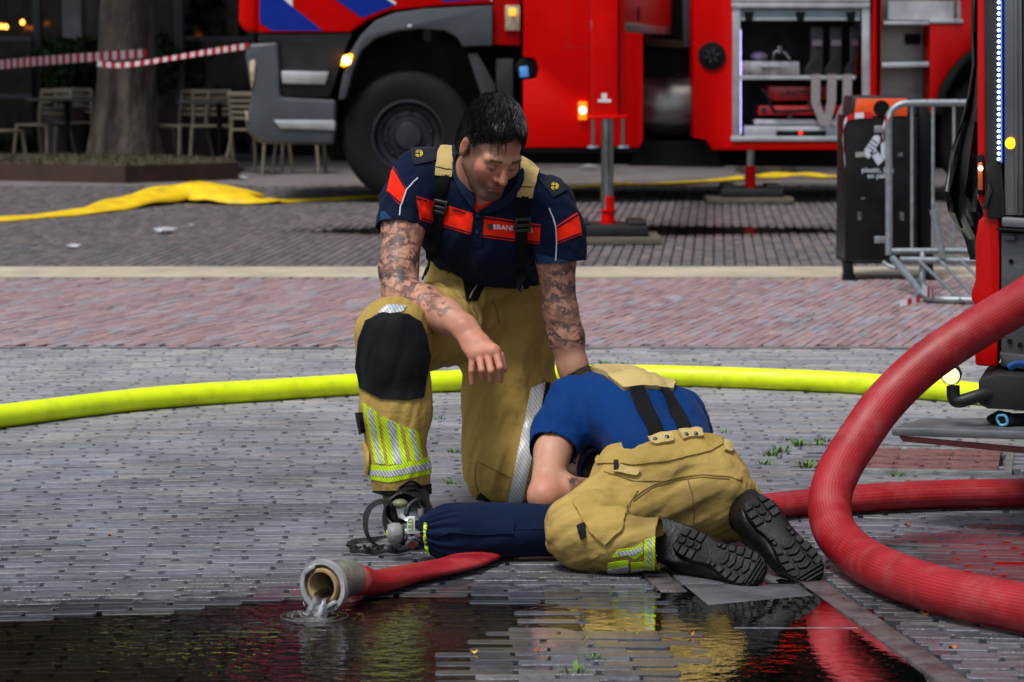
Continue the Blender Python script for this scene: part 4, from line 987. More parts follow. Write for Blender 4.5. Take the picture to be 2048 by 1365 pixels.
# black sheet hanging off the rear corner
M_BAG = mat('black_plastic_sheet', '#24272b', .36, var=.2, vscale=12, bump=.25, bscale=25, rvar=.1)
rowsp = [(1946, 1985, -60), (1945, 1985, 60), (1943, 1985, 130), (1935, 1985, 190), (1921, 1985, 250), (1903, 1985, 310), (1888, 1985, 385), (1899, 1985, 420), (1917, 1985, 450), (1932, 1985, 476), (1945, 1985, 484)]
V = []; F = []; nc = 12; rb = np.random.RandomState(3)
for i, (xa, xb, y) in enumerate(rowsp):
    for j in range(nc):
        u = j/(nc-1); x = xa + (xb-xa)*u
        d = 7.93 + .34*(float(fbm(np.array([[u*4.0, i*.8, 3.0]]), 2, 5)[0])-.5) + .04*rb.rand() - .14*math.sin(u*2.5)
        V.append(W(x, y + 6*math.sin(3*u+i), d))
for i in range(len(rowsp)-1):
    for j in range(nc-1): a = i*nc+j; F.append((a, a+1, a+nc+1, a+nc))
o = mesh_obj('plastic_sheet', V, F, M_BAG, loc=W(1935, 470, 7.9), sharp=25)
md = o.modifiers.new('thick', 'SOLIDIFY'); md.thickness = .004
tag(o, 'crumpled black plastic sheet hanging from the corner of the near engine', 'sheet')
V = []; F = []
for i, (xa, xb, y) in enumerate([(1925, 1980, 462), (1932, 1980, 490), (1940, 1980, 520)]):
    for j in range(5): u = j/4; V.append(W(xa+(xb-xa)*u, y, 8.02 + .04*math.sin(9*u)))
for i in range(2):
    for j in range(4): a = i*5+j; F.append((a, a+1, a+6, a+5))
o2_ = mesh_obj('lining', V, F, mat('grey_lining', '#7f8790', .4, var=.2), o)

# ================================================================== RECYCLING BIN, CROWD BARRIERS, TAPE
M_BIN = mat('black_bin_metal', '#070708', .42, var=.25, vscale=6, bump=.06, bscale=80, spec=.3, dirt='#1a1a1a', dirt_amt=.5, dscale=9)
M_ORG = mat('orange_panel', '#e8520a', .38, var=.08, vscale=10, coat=.3)
M_PRINT = mat('pale_print', '#b9c4cf', .5, var=.08)
bd = FPX * CH / (560 - 105); bs = FPX / bd
BX = lambda x: (x - 1024) / bs
bz = lambda y: W(1760, y, bd)[2]
bn = thing('recycling_bin', 'black recycling bin with orange hatch and bottle pictogram behind the crowd barrier', 'bin', (BX(1765), bd + .2, 0))
def bpoly(P): return [W(x, y, bd) for x, y in P]
mb = MB(); mb.prism(bpoly([(1692, 232), (1836, 232), (1836, 522), (1689, 522)]), (0, .42, 0)); mb.build('body', M_BIN, bn, bevel=.012)
mb = MB(); mb.prism(bpoly([(1700, 231.5), (1705, 193), (1818, 193), (1830, 200), (1836, 231.5)]), (0, .40, 0)); mb.build('hood', mat('dark_hood', '#1c1e22', .45, var=.15), bn, bevel=.012)
mb = MB(); mb.prism([W(x, y, bd-.008) for x, y in [(1708, 232), (1713, 197.5), (1815, 197.5), (1815, 233)]], (0, .01, 0)); pn = mb.build('orange_panel', M_ORG, bn, bevel=.003)
c = W(1763, 217, bd-.012); mb = MB(); mb.cyl(c, c + np.array((0, .012, 0)), .043, n=28); mb.build('opening', M_BLACK, pn)
mb = MB(); mb.prism([W(x, y, bd+.1) for x, y in [(1836, 205), (1855, 212), (1866, 235), (1868, 520), (1836, 520)]], (0, .30, 0)); mb.build('rear_shell', M_BIN, bn, bevel=.02)
for x0, x1 in ((1686, 1706), (1850, 1866)):
    mb = MB(); mb.prism(bpoly([(x0, 520), (x1, 520), (x1+2, 545), (x1+10, 566), (x0-1, 566), (x0+2, 545)]), (0, .08, 0)); mb.build('foot', M_BIN, bn, bevel=.006)
mb = MB(); mb.prism(bpoly([(1688, 520), (1868, 520), (1868, 528), (1688, 528)]), (0, .4, 0)); mb.build('base_rail', M_BIN, bn, bevel=.004)
def bprint(name, poly, dy=-.0035, m=None): mb = MB(); mb.prism([W(x, y, bd+dy) for x, y in poly], (0, .003, 0)); return mb.build(name, m or M_PRINT, bn)
bprint('bottle_pictogram', [(1729, 300), (1748, 272), (1754, 270), (1760, 274), (1760, 284), (1752, 296), (1738, 318), (1731, 314)])
bprint('can_pictogram', [(1739, 305), (1752, 299), (1768, 321), (1756, 332)])
bprint('carton_pictogram', [(1762, 288), (1768, 283), (1774, 288), (1774, 316), (1770, 321), (1762, 312)])
for q in ([(1735, 292), (1748, 300), (1747, 302), (1734, 294)], [(1739, 286), (1752, 294), (1751, 296), (1738, 288)], [(1744, 279), (1756, 287), (1755, 289), (1743, 281)], [(1742, 310), (1754, 303), (1755, 305), (1743, 312)]): bprint('pictogram_line', q, -.0045, M_BIN)
bprint('sticker', [(1711, 305), (1730, 304), (1730, 314), (1711, 315)], m=mat('worn_sticker', '#8a9486', .6, var=.3))
for q in ([(1715, 424), (1723, 424), (1723, 441), (1715, 441)], [(1800, 424), (1808, 425), (1808, 442), (1800, 441)], [(1795, 307), (1806, 305), (1806, 313), (1795, 314)], [(1722, 395), (1730, 395), (1730, 399), (1722, 399)]): bprint('scratch', q, m=mat('scratch_grey', '#4f5255', .6, var=.5, vscale=90))
for s, x, y in (('plastic, blik', 1723, 345), ('en pak', 1734, 356.5)):
    V, F = text_mesh(s, 14.5/bs, .0006); w0 = W(x, y, bd)
    mesh_obj('lettering', np.stack([w0[0] + V[:, 0], np.full(len(V), bd - .004), w0[2] + V[:, 1]], 1), F, M_PRINT, bn, smooth=False)

M_GALV = mat('galvanised_tube', '#8f979c', .45, metal=.6, var=.15, vscale=30, bump=.1, bscale=150)
br = thing('crowd_barrier', 'galvanised crowd barrier standing upright in front of the recycling bin', 'barrier', (BX(1850), bd - .5, 0), 'crowd barriers')
fd = bd - .55
def ft(pts, r, name, par, n=12): mb = MB(); mb.tube([W(*p) for p in pts] if not isinstance(pts, np.ndarray) else pts, r, n); return mb.build(name, M_GALV, par)
fp = catmull([W(1778, 510, fd), W(1778, 380, fd), W(1777, 250, fd), W(1782, 225, fd), W(1800, 210, fd), W(1830, 206.5, fd), W(1940, 206, fd), W(2100, 206, fd), W(2330, 206, fd)], 5)
ft(fp, .0185, 'frame', br)
ft([(1778, 503, fd), (1950, 502, fd), (2330, 503, fd)], .0165, 'bottom_rail', br)
for x in (1824, 1866, 1908, 1950, 1992, 2034, 2076, 2118, 2160, 2202, 2244, 2286): ft([(x, 207, fd), (x, 503, fd)], .0088, 'bar', br, 8)
for y in (258, 479):
    mb = MB(); mb.prism([W(a, b, fd) for a, b in [(1749, y-6), (1778, y-6), (1778, y+8), (1749, y+8)]], (0, .01, 0)); mb.build('lug', M_GALV, br, bevel=.002)
for px in (1845, 2200):
    g = W(px, 503, fd); mb = MB(); mb.tube(catmull([np.array((g[0]-.02, fd-.30, .016)), np.array((g[0]-.01, fd-.08, .05)), np.array((g[0], fd, g[2]))], 5), .016, 10); mb.tube(catmull([np.array((g[0]+.02, fd+.30, .016)), np.array((g[0]+.01, fd+.08, .05)), np.array((g[0], fd, g[2]))], 5), .016, 10); mb.build('foot', M_GALV, br)
b2 = thing('crowd_barrier', 'second crowd barrier lying tipped over on the paving at the foot of the standing one', 'barrier', (BX(1880), bd - .9, 0), 'crowd barriers')
n0, n1 = G(1790, 520, .20), G(1852, 592, .02)
far_y = 15.35
q0 = np.array((BX(1782), fd + .0, .16)); q1 = G(1850, 590, .02); q2 = G(1890, 600, .02); q3 = G(2300, 604, .02); qf = W(2300, 522, q0[1])
q0 = W(1776, 517, fd - .06)
ft(catmull([W(2330, 523, fd-.06), W(1950, 522, fd-.06), W(1800, 520, fd-.06)], 6), .0175, 'frame', b2)
ft(catmull([W(1786, 518, fd-.06), (W(1786, 518, fd-.06)+q1)/2, q1 + np.array((-.01, .05, .005)), q1 + np.array((.03, 0, 0)), q2, q3], 6), .0185, 'frame', b2)
for x0, x1 in ((1837, 1922), (1880, 1955), (1922, 2000), (1965, 2050), (2010, 2100), (2055, 2150)): ft(np.array([W(x0, 521, fd-.06), G(x1, 602, .02)]), .0088, 'bar', b2, 8)
ft(catmull([W(1766, 524, fd-.1), W(1782, 534, fd-.12), W(1800, 537, fd-.14)], 4), .010, 'hook', b2, 8)
ft(catmull([G(1828, 594, .03), G(1840, 588, .035), G(1858, 596, .03)], 4), .010, 'hook', b2, 8)
ft([(1866, 420, fd-.1), (1886, 516, fd-.1)], .0185, 'leg', b2, 10)

# red and white barrier tape
def tape(name, P, w, label, nst, group=None, twist=0.0, loc=None, z_up=True):
    P = catmull(P, 6); n = len(P); L_ = np.concatenate([[0], np.cumsum(np.linalg.norm(np.diff(P, axis=0), axis=1))])
    V = []; F = []; C = []
    m = max(nst*2, n); tt = np.linspace(0, L_[-1], m+1)
    Q = np.stack([np.interp(tt, L_, P[:, k]) for k in range(3)], 1); R = np.array(lin('#c5141c')); Wt = np.array(lin('#d9dde2'))
    for i in range(m):
        a, b = Q[i], Q[i+1]; up = np.array((.0, math.sin(twist*i/m*6)*.6, 1.0)); up = nrm(up)*w/2
        k = len(V); V += [a-up, b-up, b+up, a+up]; F.append((k, k+1, k+2, k+3)); c = R if (i*nst//m) % 2 else Wt; C += [c]*4
    o = mesh_obj(name, V, F, mat('barrier_tape', (1, 1, 1), .4, attr='Col', var=.05, trans=0), loc=loc if loc is not None else P[n//2], smooth=False, cols=np.array(C))
    md = o.modifiers.new('thick', 'SOLIDIFY'); md.thickness = .001
    return tag(o, label, 'tape', group)
tape('barrier_tape', [W(-120, 150, 26.5), W(0, 130, 27.5), W(150, 117, 28.6), W(292, 107, 29.3)], .085, 'red and white barrier tape stretched from the left edge to the tree', 60, 'barrier tapes')
tape('barrier_tape', [W(195, 128, 29.0), W(240, 131, 28.2), W(300, 124, 27.2), W(400, 107, 25.4), W(497, 92, TY - .02)], .05, 'red and white barrier tape stretched from the tree to the engine bumper', 34, 'barrier tapes', twist=.6)
tape('tape_scrap', [W(1690, 330, bd-.02), W(1686, 275, bd-.03), W(1692, 240, bd-.02), W(1715, 232, bd-.02), W(1745, 231, bd-.02)], .03, 'red and white tape wound over the shoulder of the recycling bin', 8, 'tape scraps')
tape('tape_scrap', [W(1782, 225, fd-.03), W(1772, 240, fd-.04), W(1765, 262, fd-.04), W(1768, 285, fd-.03)], .03, 'loose end of tape knotted to the bend of the standing barrier', 6, 'tape scraps')
tape('tape_scrap', [G(1845, 578, .08), G(1858, 585, .06), G(1870, 590, .04), G(1868, 598, .02)], .05, 'wad of red and white tape tied round the fallen barrier', 6, 'tape scraps')
tape('tape_scrap', [G(1800, 608, .012), G(1818, 604, .02), G(1840, 598, .03)], .03, 'short end of tape lying on the red bricks below the bin', 4, 'tape scraps')

# ================================================================== TERRACE, TREE AND FACADE BEHIND
M_FAC = mat('dark_facade', '#0d0c0b', .8, var=.2, vscale=1.5, bump=.2, spec=.2)
M_GLS = mat('dark_glass', '#030304', .12, spec=.35, var=.1)
M_MULL = mat('grey_mullion', '#2c3135', .5, var=.1)
FY = 34.5
fac = thing('restaurant_building', 'dark restaurant building with glass front filling the background', 'building', (0, FY, 0))
mb = MB(); mb.box((-26, FY + .3, 0), (26, FY + 8, 8.3)); mb.build('wall', M_FAC, fac)
for i in range(-12, 13):
    mb = MB(); mb.box((i*2.1 - .95, FY + .18, .35), (i*2.1 + .95, FY + .28, 3.1)); w = mb.build('window', M_GLS, fac)
    mb = MB(); mb.box((i*2.1 - 1.05, FY + .12, 0), (i*2.1 - .96, FY + .3, 3.3)); mb.build('frame', M_MULL, w)
for f in range(1):
    for i in range(-9, 10):
        mb = MB(); mb.box((i*2.7 - .6, FY + .22, 4.4 + f*3.3), (i*2.7 + .6, FY + .29, 6.3 + f*3.3)); mb.build('window', M_GLS, fac, bevel=.02)
mb = MB(); mb.box((-26, FY - .3, 3.3), (26, FY + .3, 3.7)); mb.build('fascia', mat('fascia_dark', '#24211f', .6), fac)
mb = MB(); mb.box((-26.5, FY - .3, 8.3), (26.5, FY + 8, 8.6)); mb.build('roof', M_FAC, fac)
for i in range(-8, 9):
    mb = MB(); mb.box((i*3.1, FY + .14, .35), (i*3.1 + 3.0, FY + .17, .42)); mb.build('rail', M_MULL, fac)
def pole(px, w, d, y0, label, m, cat='post'):
    a = W(px - w/2, y0, d); b = W(px + w/2, y0, d); mb = MB(); mb.box((a[0], d, 0), (b[0], d + .15, 3.4)); o = mb.build('terrace_post', m, loc=(a[0], d, 0), bevel=.01); return tag(o, label, cat)
pole(77, 16, 33.2, 300, 'slim grey terrace post left of the tree', M_MULL)
pole(360, 18, 32.6, 300, 'slim grey terrace post right of the tree', M_MULL)
pole(147, 38, 33.6, 300, 'pale grey pillar between the post and the tree', mat('pale_pillar', '#8a8f92', .6, var=.12))
pole(192, 32, 33.2, 300, 'dark green post right behind the tree trunk', mat('dark_green_post', '#12201c', .5))
# low terrace screens
for i, (x0, x1, lab) in enumerate(((-60, 66, 'dark glazed terrace screen at the left edge'), (360, 500, 'dark glazed terrace screen behind the right pair of chairs'))):
    a, b = W(x0, 300, 33.0)[0], W(x1, 300, 33.0)[0]
    sc_ = thing('terrace_screen', lab, 'screen', ((a+b)/2, 33, 0), 'terrace screens')
    mb = MB(); mb.box((a, 33, .05), (b, 33.03, 1.35)); mb.build('pane', M_GLS, sc_)
    for z in (.02, .70, 1.35): mb = MB(); mb.box((a, 32.98, z), (b, 33.05, z+.05)); mb.build('rail', M_MULL, sc_)
M_WARM = mat('warm_bulb', '#ffb060', .3, emit='#ff8a30', estr=7)
for i, (x, y, lab) in enumerate(((3, 53, 'small orange lamp glowing at the far left inside the restaurant'), (12, 54, 'second orange lamp beside the one at the left edge'), (45, 45, 'faint orange lamp above the left terrace screen'), (365, 71, 'small orange lamp glowing above the right terrace screen'))):
    c = W(x, y, 33.8); lt = thing('hanging_lamp', lab, 'lamp', c, 'restaurant lamps')
    MB().ell(c, (.025, .025, .03), 10, 6).build('bulb', M_WARM, lt); MB().cyl(c + np.array((0, 0, .03)), (c[0], c[1], 3.3), .006, n=6).build('cord', M_BLACK, lt)

# added unseen canopy that keeps sky light off the terrace
aw = thing('awning', 'dark terrace awning above the chairs, out of the picture', 'awning', (-4, 33, 2.9))
mb = MB(); mb.prism([(-12, 34.4, 3.25), (-12, 31.9, 2.95), (-12, 31.9, 2.92), (-12, 34.4, 3.2)], (12.5, 0, 0)); mb.build('canvas', mat('shade_canopy_canvas', '#1d2220', .85), aw)
mb = MB(); mb.prism([(-12, 31.9, 2.95), (-12, 31.85, 2.65), (-12, 31.88, 2.65), (-12, 31.93, 2.92)], (12.5, 0, 0)); mb.build('valance', MATS['shade_canopy_canvas'], aw)
# planter with rusty edging
kerbP = [(-160, 362, 0), (250, 366, 0), (476, 352, 0), (470, 344, 0), (300, 330, 0), (-160, 326, 0)]
ed = [G(-200, 358), G(0, 359), (G(252, 365)), G(475, 357), G(460, 347), G(300, 339), G(-200, 336)]
pl = thing('planter_bed', 'low planting bed with rusty steel edging round the tree', 'planter', (*G(230, 345)[:2], 0))
mb = MB(); mb.prism([np.array((*p[:2], .12)) for p in ed], (0, 0, -.14)); mb.build('soil', mat('dry_grass_soil', '#3c3729', .9, var=.4, vscale=9, bump=1, bscale=40), pl)
for k in range(len(ed)-1):
    a, b = np.array((*ed[k][:2], .07)), np.array((*ed[k+1][:2], .07)); mb = MB(); mb.bar(a, b, .03, .17); mb.build('edging', mat('rusty_edging', '#38231a', .7, var=.35, vscale=5), pl)
M_GRASSD = mat('dry_grass', '#4a4531', .8, var=.3, vscale=10)
gr = random.Random(5); mb = MB(); pol = [(p[0], p[1]) for p in ed]
xs = [p[0] for p in pol]; ys = [p[1] for p in pol]
for k in range(5200):
    x, y = gr.uniform(min(xs), max(xs)), gr.uniform(min(ys), max(ys))
    if polysd(np.array([x]), np.array([y]), pol)[0] < .02: continue
    h = gr.uniform(.02, .07); a = gr.uniform(0, 6.28); mb.add([(x-.012, y, .115), (x+.012, y, .115), (x+math.cos(a)*.03, y+math.sin(a)*.03, .12+h)], [(0, 1, 2)])
o = mb.build('dry_grass', M_GRASSD, pl, smooth=False); tag(o, kind='stuff')

# trees: ridged trunk, limbs, crown of single leaves
M_BARK = mat('plane_bark', '#433a33', .85, var=.35, vscale=5, bump=1.0, bscale=14, stretch=(1, 1, .35), bdist=.05, dirt='#7b7063', dirt_amt=.6, dscale=3)
M_LEAF = mat('tree_leaves', '#18260f', .7, spec=.2, var=.35, vscale=1.2)
def tree(base, r0, h, crown_c, crown_r, nleaf, label, seed, lean=(0, 0), name='tree'):
    rr = np.random.RandomState(seed); t = thing(name, label, 'tree', base); base = np.array(base, float)
    V = []; F = []; n = 28; prof = [(0, 1.32), (.25, 1.12), (.6, 1.0), (1.2, .94), (2.0, .86), (3.2, .75), (h, .55)]
    for i, (z, k) in enumerate(prof):
        for j in range(n):
            a = 2*math.pi*j/n; q = r0*k*(1 + .09*math.sin(5*a+z) + .06*math.sin(9*a+2*z) + .05*rr.randn()*.6)
            V.append(base + np.array((math.cos(a)*q + lean[0]*z, math.sin(a)*q + lean[1]*z, z)))
    for i in range(len(prof)-1):
        for j in range(n): F.append((i*n+j, i*n+(j+1) % n, (i+1)*n+(j+1) % n, (i+1)*n+j))
    tr_ = mesh_obj('trunk', V, F, M_BARK, t)
    top = base + np.array((lean[0]*h, lean[1]*h, h-.3)); cc_ = np.array(crown_c)
    mb = MB(); tips = []
    for k in range(11):
        d = nrm(rr.randn(3) * np.array((1, 1, .5)) + np.array((0, 0, .45))); e = cc_ + d*np.array(crown_r)*.75
        mid = top*.5 + e*.5 + rr.randn(3)*.3; P = catmull([top, mid, e], 5); mb.tube(P, np.linspace(r0*.32, .03, len(P)), 7); tips.append(e)
        for q in range(3):
            s = P[5 + q]; e2_ = s + nrm(rr.randn(3))*1.2; mb.tube([s, e2_], [.05, .015], 5); tips.append(e2_)
    mb.build('limb', M_BARK, t)
    tips = np.array(tips); cl = np.concatenate([tips, cc_ + rr.randn(40, 3)*np.array(crown_r)*.45])
    c = cl[rr.randint(0, len(cl), nleaf)] + rr.randn(nleaf, 3)*np.array((.55, .55, .4)); nn = rr.randn(nleaf, 3); nn /= np.linalg.norm(nn, axis=1)[:, None]
    ss = np.cross(nn, rr.randn(nleaf, 3)); ss /= np.linalg.norm(ss, axis=1)[:, None]; tt = np.cross(nn, ss); sz = rr.uniform(.10, .2, (nleaf, 1))
    V = np.stack([c - ss*sz, c + tt*sz*.6, c + ss*sz, c - tt*sz*.6], 1).reshape(-1, 3); F = np.arange(nleaf*4).reshape(-1, 4)
    o = mesh_obj('crown', V, F, M_LEAF, t, smooth=False); tag(o, kind='stuff'); return t
tb = G(242, 338)
tree((tb[0], tb[1]+.25, .06), .31, 4.2, (tb[0]+.3, tb[1]+.5, 7.6), (3.6, 3.0, 2.8), 9000, 'thick plane tree trunk in the planting bed at left with its crown above the picture', 2, lean=(.03, 0))
tree((-8.2, 31.5, 0), .22, 3.6, (-6.6, 31.0, 6.6), (3.0, 2.4, 2.6), 5500, 'leafy tree out of frame left whose crown shows in the puddle', 5)
tree((2.6, 29.8, 0), .22, 4.0, (2.6, 29.4, 7.0), (3.2, 2.4, 2.8), 6500, 'leafy tree hidden behind the far engine that shows green in the puddle', 8)
# shrubs by the facade
M_SHR = mat('shrub_leaves', '#22361a', .7, spec=.2, var=.4, vscale=8)
def shrub(px, py, d, rx, rz, label, seed):
    rr = np.random.RandomState(seed); c = W(px, py, d); t = thing('shrub', label, 'shrub', (c[0], d, 0), 'terrace shrubs'); n = 900
    mb = MB(); mb.lathe([(.22, 0), (.28, .0), (.32, .62), (.26, .62)], (c[0], d, 0.0), (0, 0, 1), 18); mb.build('pot', mat('maroon_pot', '#2a1418', .5), t)
    mb = MB(); mb.cyl((c[0], d, .5), (c[0], d, c[2]), .03, .015, 6); mb.build('stem', M_BARK, t)
    p = rr.randn(n, 3); p /= np.linalg.norm(p, axis=1)[:, None]; p *= rr.uniform(.3, 1, (n, 1))**.5; p = c + p*np.array((rx, rx*.7, rz)); nn = rr.randn(n, 3); nn /= np.linalg.norm(nn, axis=1)[:, None]
    ss = np.cross(nn, rr.randn(n, 3)); ss /= np.linalg.norm(ss, axis=1)[:, None]; tt = np.cross(nn, ss); sz = rr.uniform(.03, .07, (n, 1))
    V = np.stack([p - ss*sz, p + tt*sz*.6, p + ss*sz, p - tt*sz*.6], 1).reshape(-1, 3)
    o = mesh_obj('foliage', V, np.arange(n*4).reshape(-1, 4), M_SHR, t, smooth=False); tag(o, kind='stuff')
shrub(125, 125, 32.6, .32, .28, 'dark shrub behind the tape left of the tree', 1); shrub(172, 125, 32.9, .28, .30, 'dark shrub close against the left of the trunk', 2)
shrub(318, 130, 32.6, .25, .35, 'dark shrub just right of the trunk', 3); shrub(378, 140, 32.9, .14, .32, 'narrow shrub beside the right terrace post', 4)

# slatted terrace chairs and dark tables
M_CHR = mat('taupe_resin', '#6b6352', .5, var=.1)
def chair_proto():
    t = thing('terrace_chair', 'x', 'chair', (0, 0, 0), 'slatted terrace chairs')
    for sx in (-1, 1):
        MB().tube([(sx*.20, -.20, .44), (sx*.23, -.25, .0)], [.020, .016], 8).build('leg', M_CHR, t)
        MB().tube(catmull([np.array((sx*.24, .30, .0)), np.array((sx*.20, .20, .44)), np.array((sx*.20, .25, .80))], 4), [.016]*4+[.02]*5, 8).build('leg', M_CHR, t)
    MB().box((-.21, -.22, .43), (.21, .22, .455)).build('seat', M_CHR, t, bevel=.01)
    b = MB().bar((-.21, .252, .80), (.21, .252, .80), .03, .05).build('back_rail', M_CHR, t, bevel=.01)
    for k in range(4): MB().bar((-.2, .215+.009*k, .56+k*.058), (.2, .215+.009*k, .56+k*.058), .018, .030).build('back_slat', M_CHR, t, bevel=.004)
    return t
cp0 = chair_proto()
spots = [(88, 332, 20, -28, 'slatted terrace chair at the far left turned towards the table'), (150, 326, 0, 10, 'slatted terrace chair facing out just left of the trunk'), (296, 332, 0, 75, 'slatted terrace chair half hidden by the right of the trunk'),
         (360, 335, 0, -38, 'slatted terrace chair seen from the side right of the trunk'), (424, 336, 0, 5, 'slatted terrace chair facing the camera at the right table'), (520, 347, 0, 150, 'slatted terrace chair half hidden by the engine bumper'), (600, 345, 0, 175, 'slatted terrace chair of which only legs show under the cab'), (-12, 352, 0, 60, 'slatted terrace chair cut off by the left edge')]
for i, (x, y, _, rz, lab) in enumerate(spots):
    o = cp0 if i == 0 else copy_tree(cp0)
    g = G(x, y); o.location = (g[0], g[1], 0); o.rotation_euler = (0, 0, math.radians(rz)); o['label'] = lab
for i, (x, y, lab) in enumerate(((135, 333, 'small dark terrace table between the two left chairs'), (440, 343, 'small dark terrace table between the right chairs'))):
    g = G(x, y); t = thing('terrace_table', lab, 'table', (g[0], g[1], 0), 'terrace tables')
    MB().box((g[0]-.38, g[1]-.34, .70), (g[0]+.38, g[1]+.34, .73)).build('table_top', mat('dark_table', '#1a1d1f', .4), t, bevel=.008)
    MB().cyl((g[0], g[1], .02), (g[0], g[1], .70), .03, n=10).build('column', M_BLACK, t)
    MB().box((g[0]-.22, g[1]-.22, 0), (g[0]+.22, g[1]+.22, .025)).build('base', M_BLACK, t, bevel=.005)
# litter on the far paving
def scrap(px, py, s, lab, col='#a9adb2'):
    c = G(px, py, .01); r = random.Random(px); P = [c + np.array((math.cos(k)*s*r.uniform(.5, 1), math.sin(k)*s*r.uniform(.3, .9)*1.6, r.uniform(0, .3)*s)) for k in np.linspace(0, 5.6, 8)]
    mb = MB(); m_ = np.mean(P, 0) + np.array((0, 0, .22*s)); mb.add(P + [m_], [(k, (k+1) % 8, 8) for k in range(8)]); o = mb.build('paper_scrap', mat('scrap_' + col[1:], col, .5, var=.1), loc=c); tag(o, lab, 'litter', 'litter')
scrap(330, 464, .09, 'crumpled white scrap on the grey paving left of the kneeling person'); scrap(145, 494, .06, 'white scrap on the grey paving at far left'); scrap(183, 358, .08, 'white scrap on the road by the planting bed')
scrap(486, 357, .07, 'white scrap beside the corner of the planting bed'); scrap(245, 379, .04, 'tiny blue scrap on the road in front of the planting bed', '#4f74a8'); scrap(1176, 338, .12, 'white bag corner lying under the far engine')
scrap(383, 452, .03, 'tiny pale scrap on the grey paving'); scrap(1440, 628, .015, 'tiny white scrap on the red bricks'); scrap(1434, 727, .02, 'small white scrap behind the yellow hose at right'); scrap(418, 731, .02, 'small pale scrap behind the yellow hose at left')
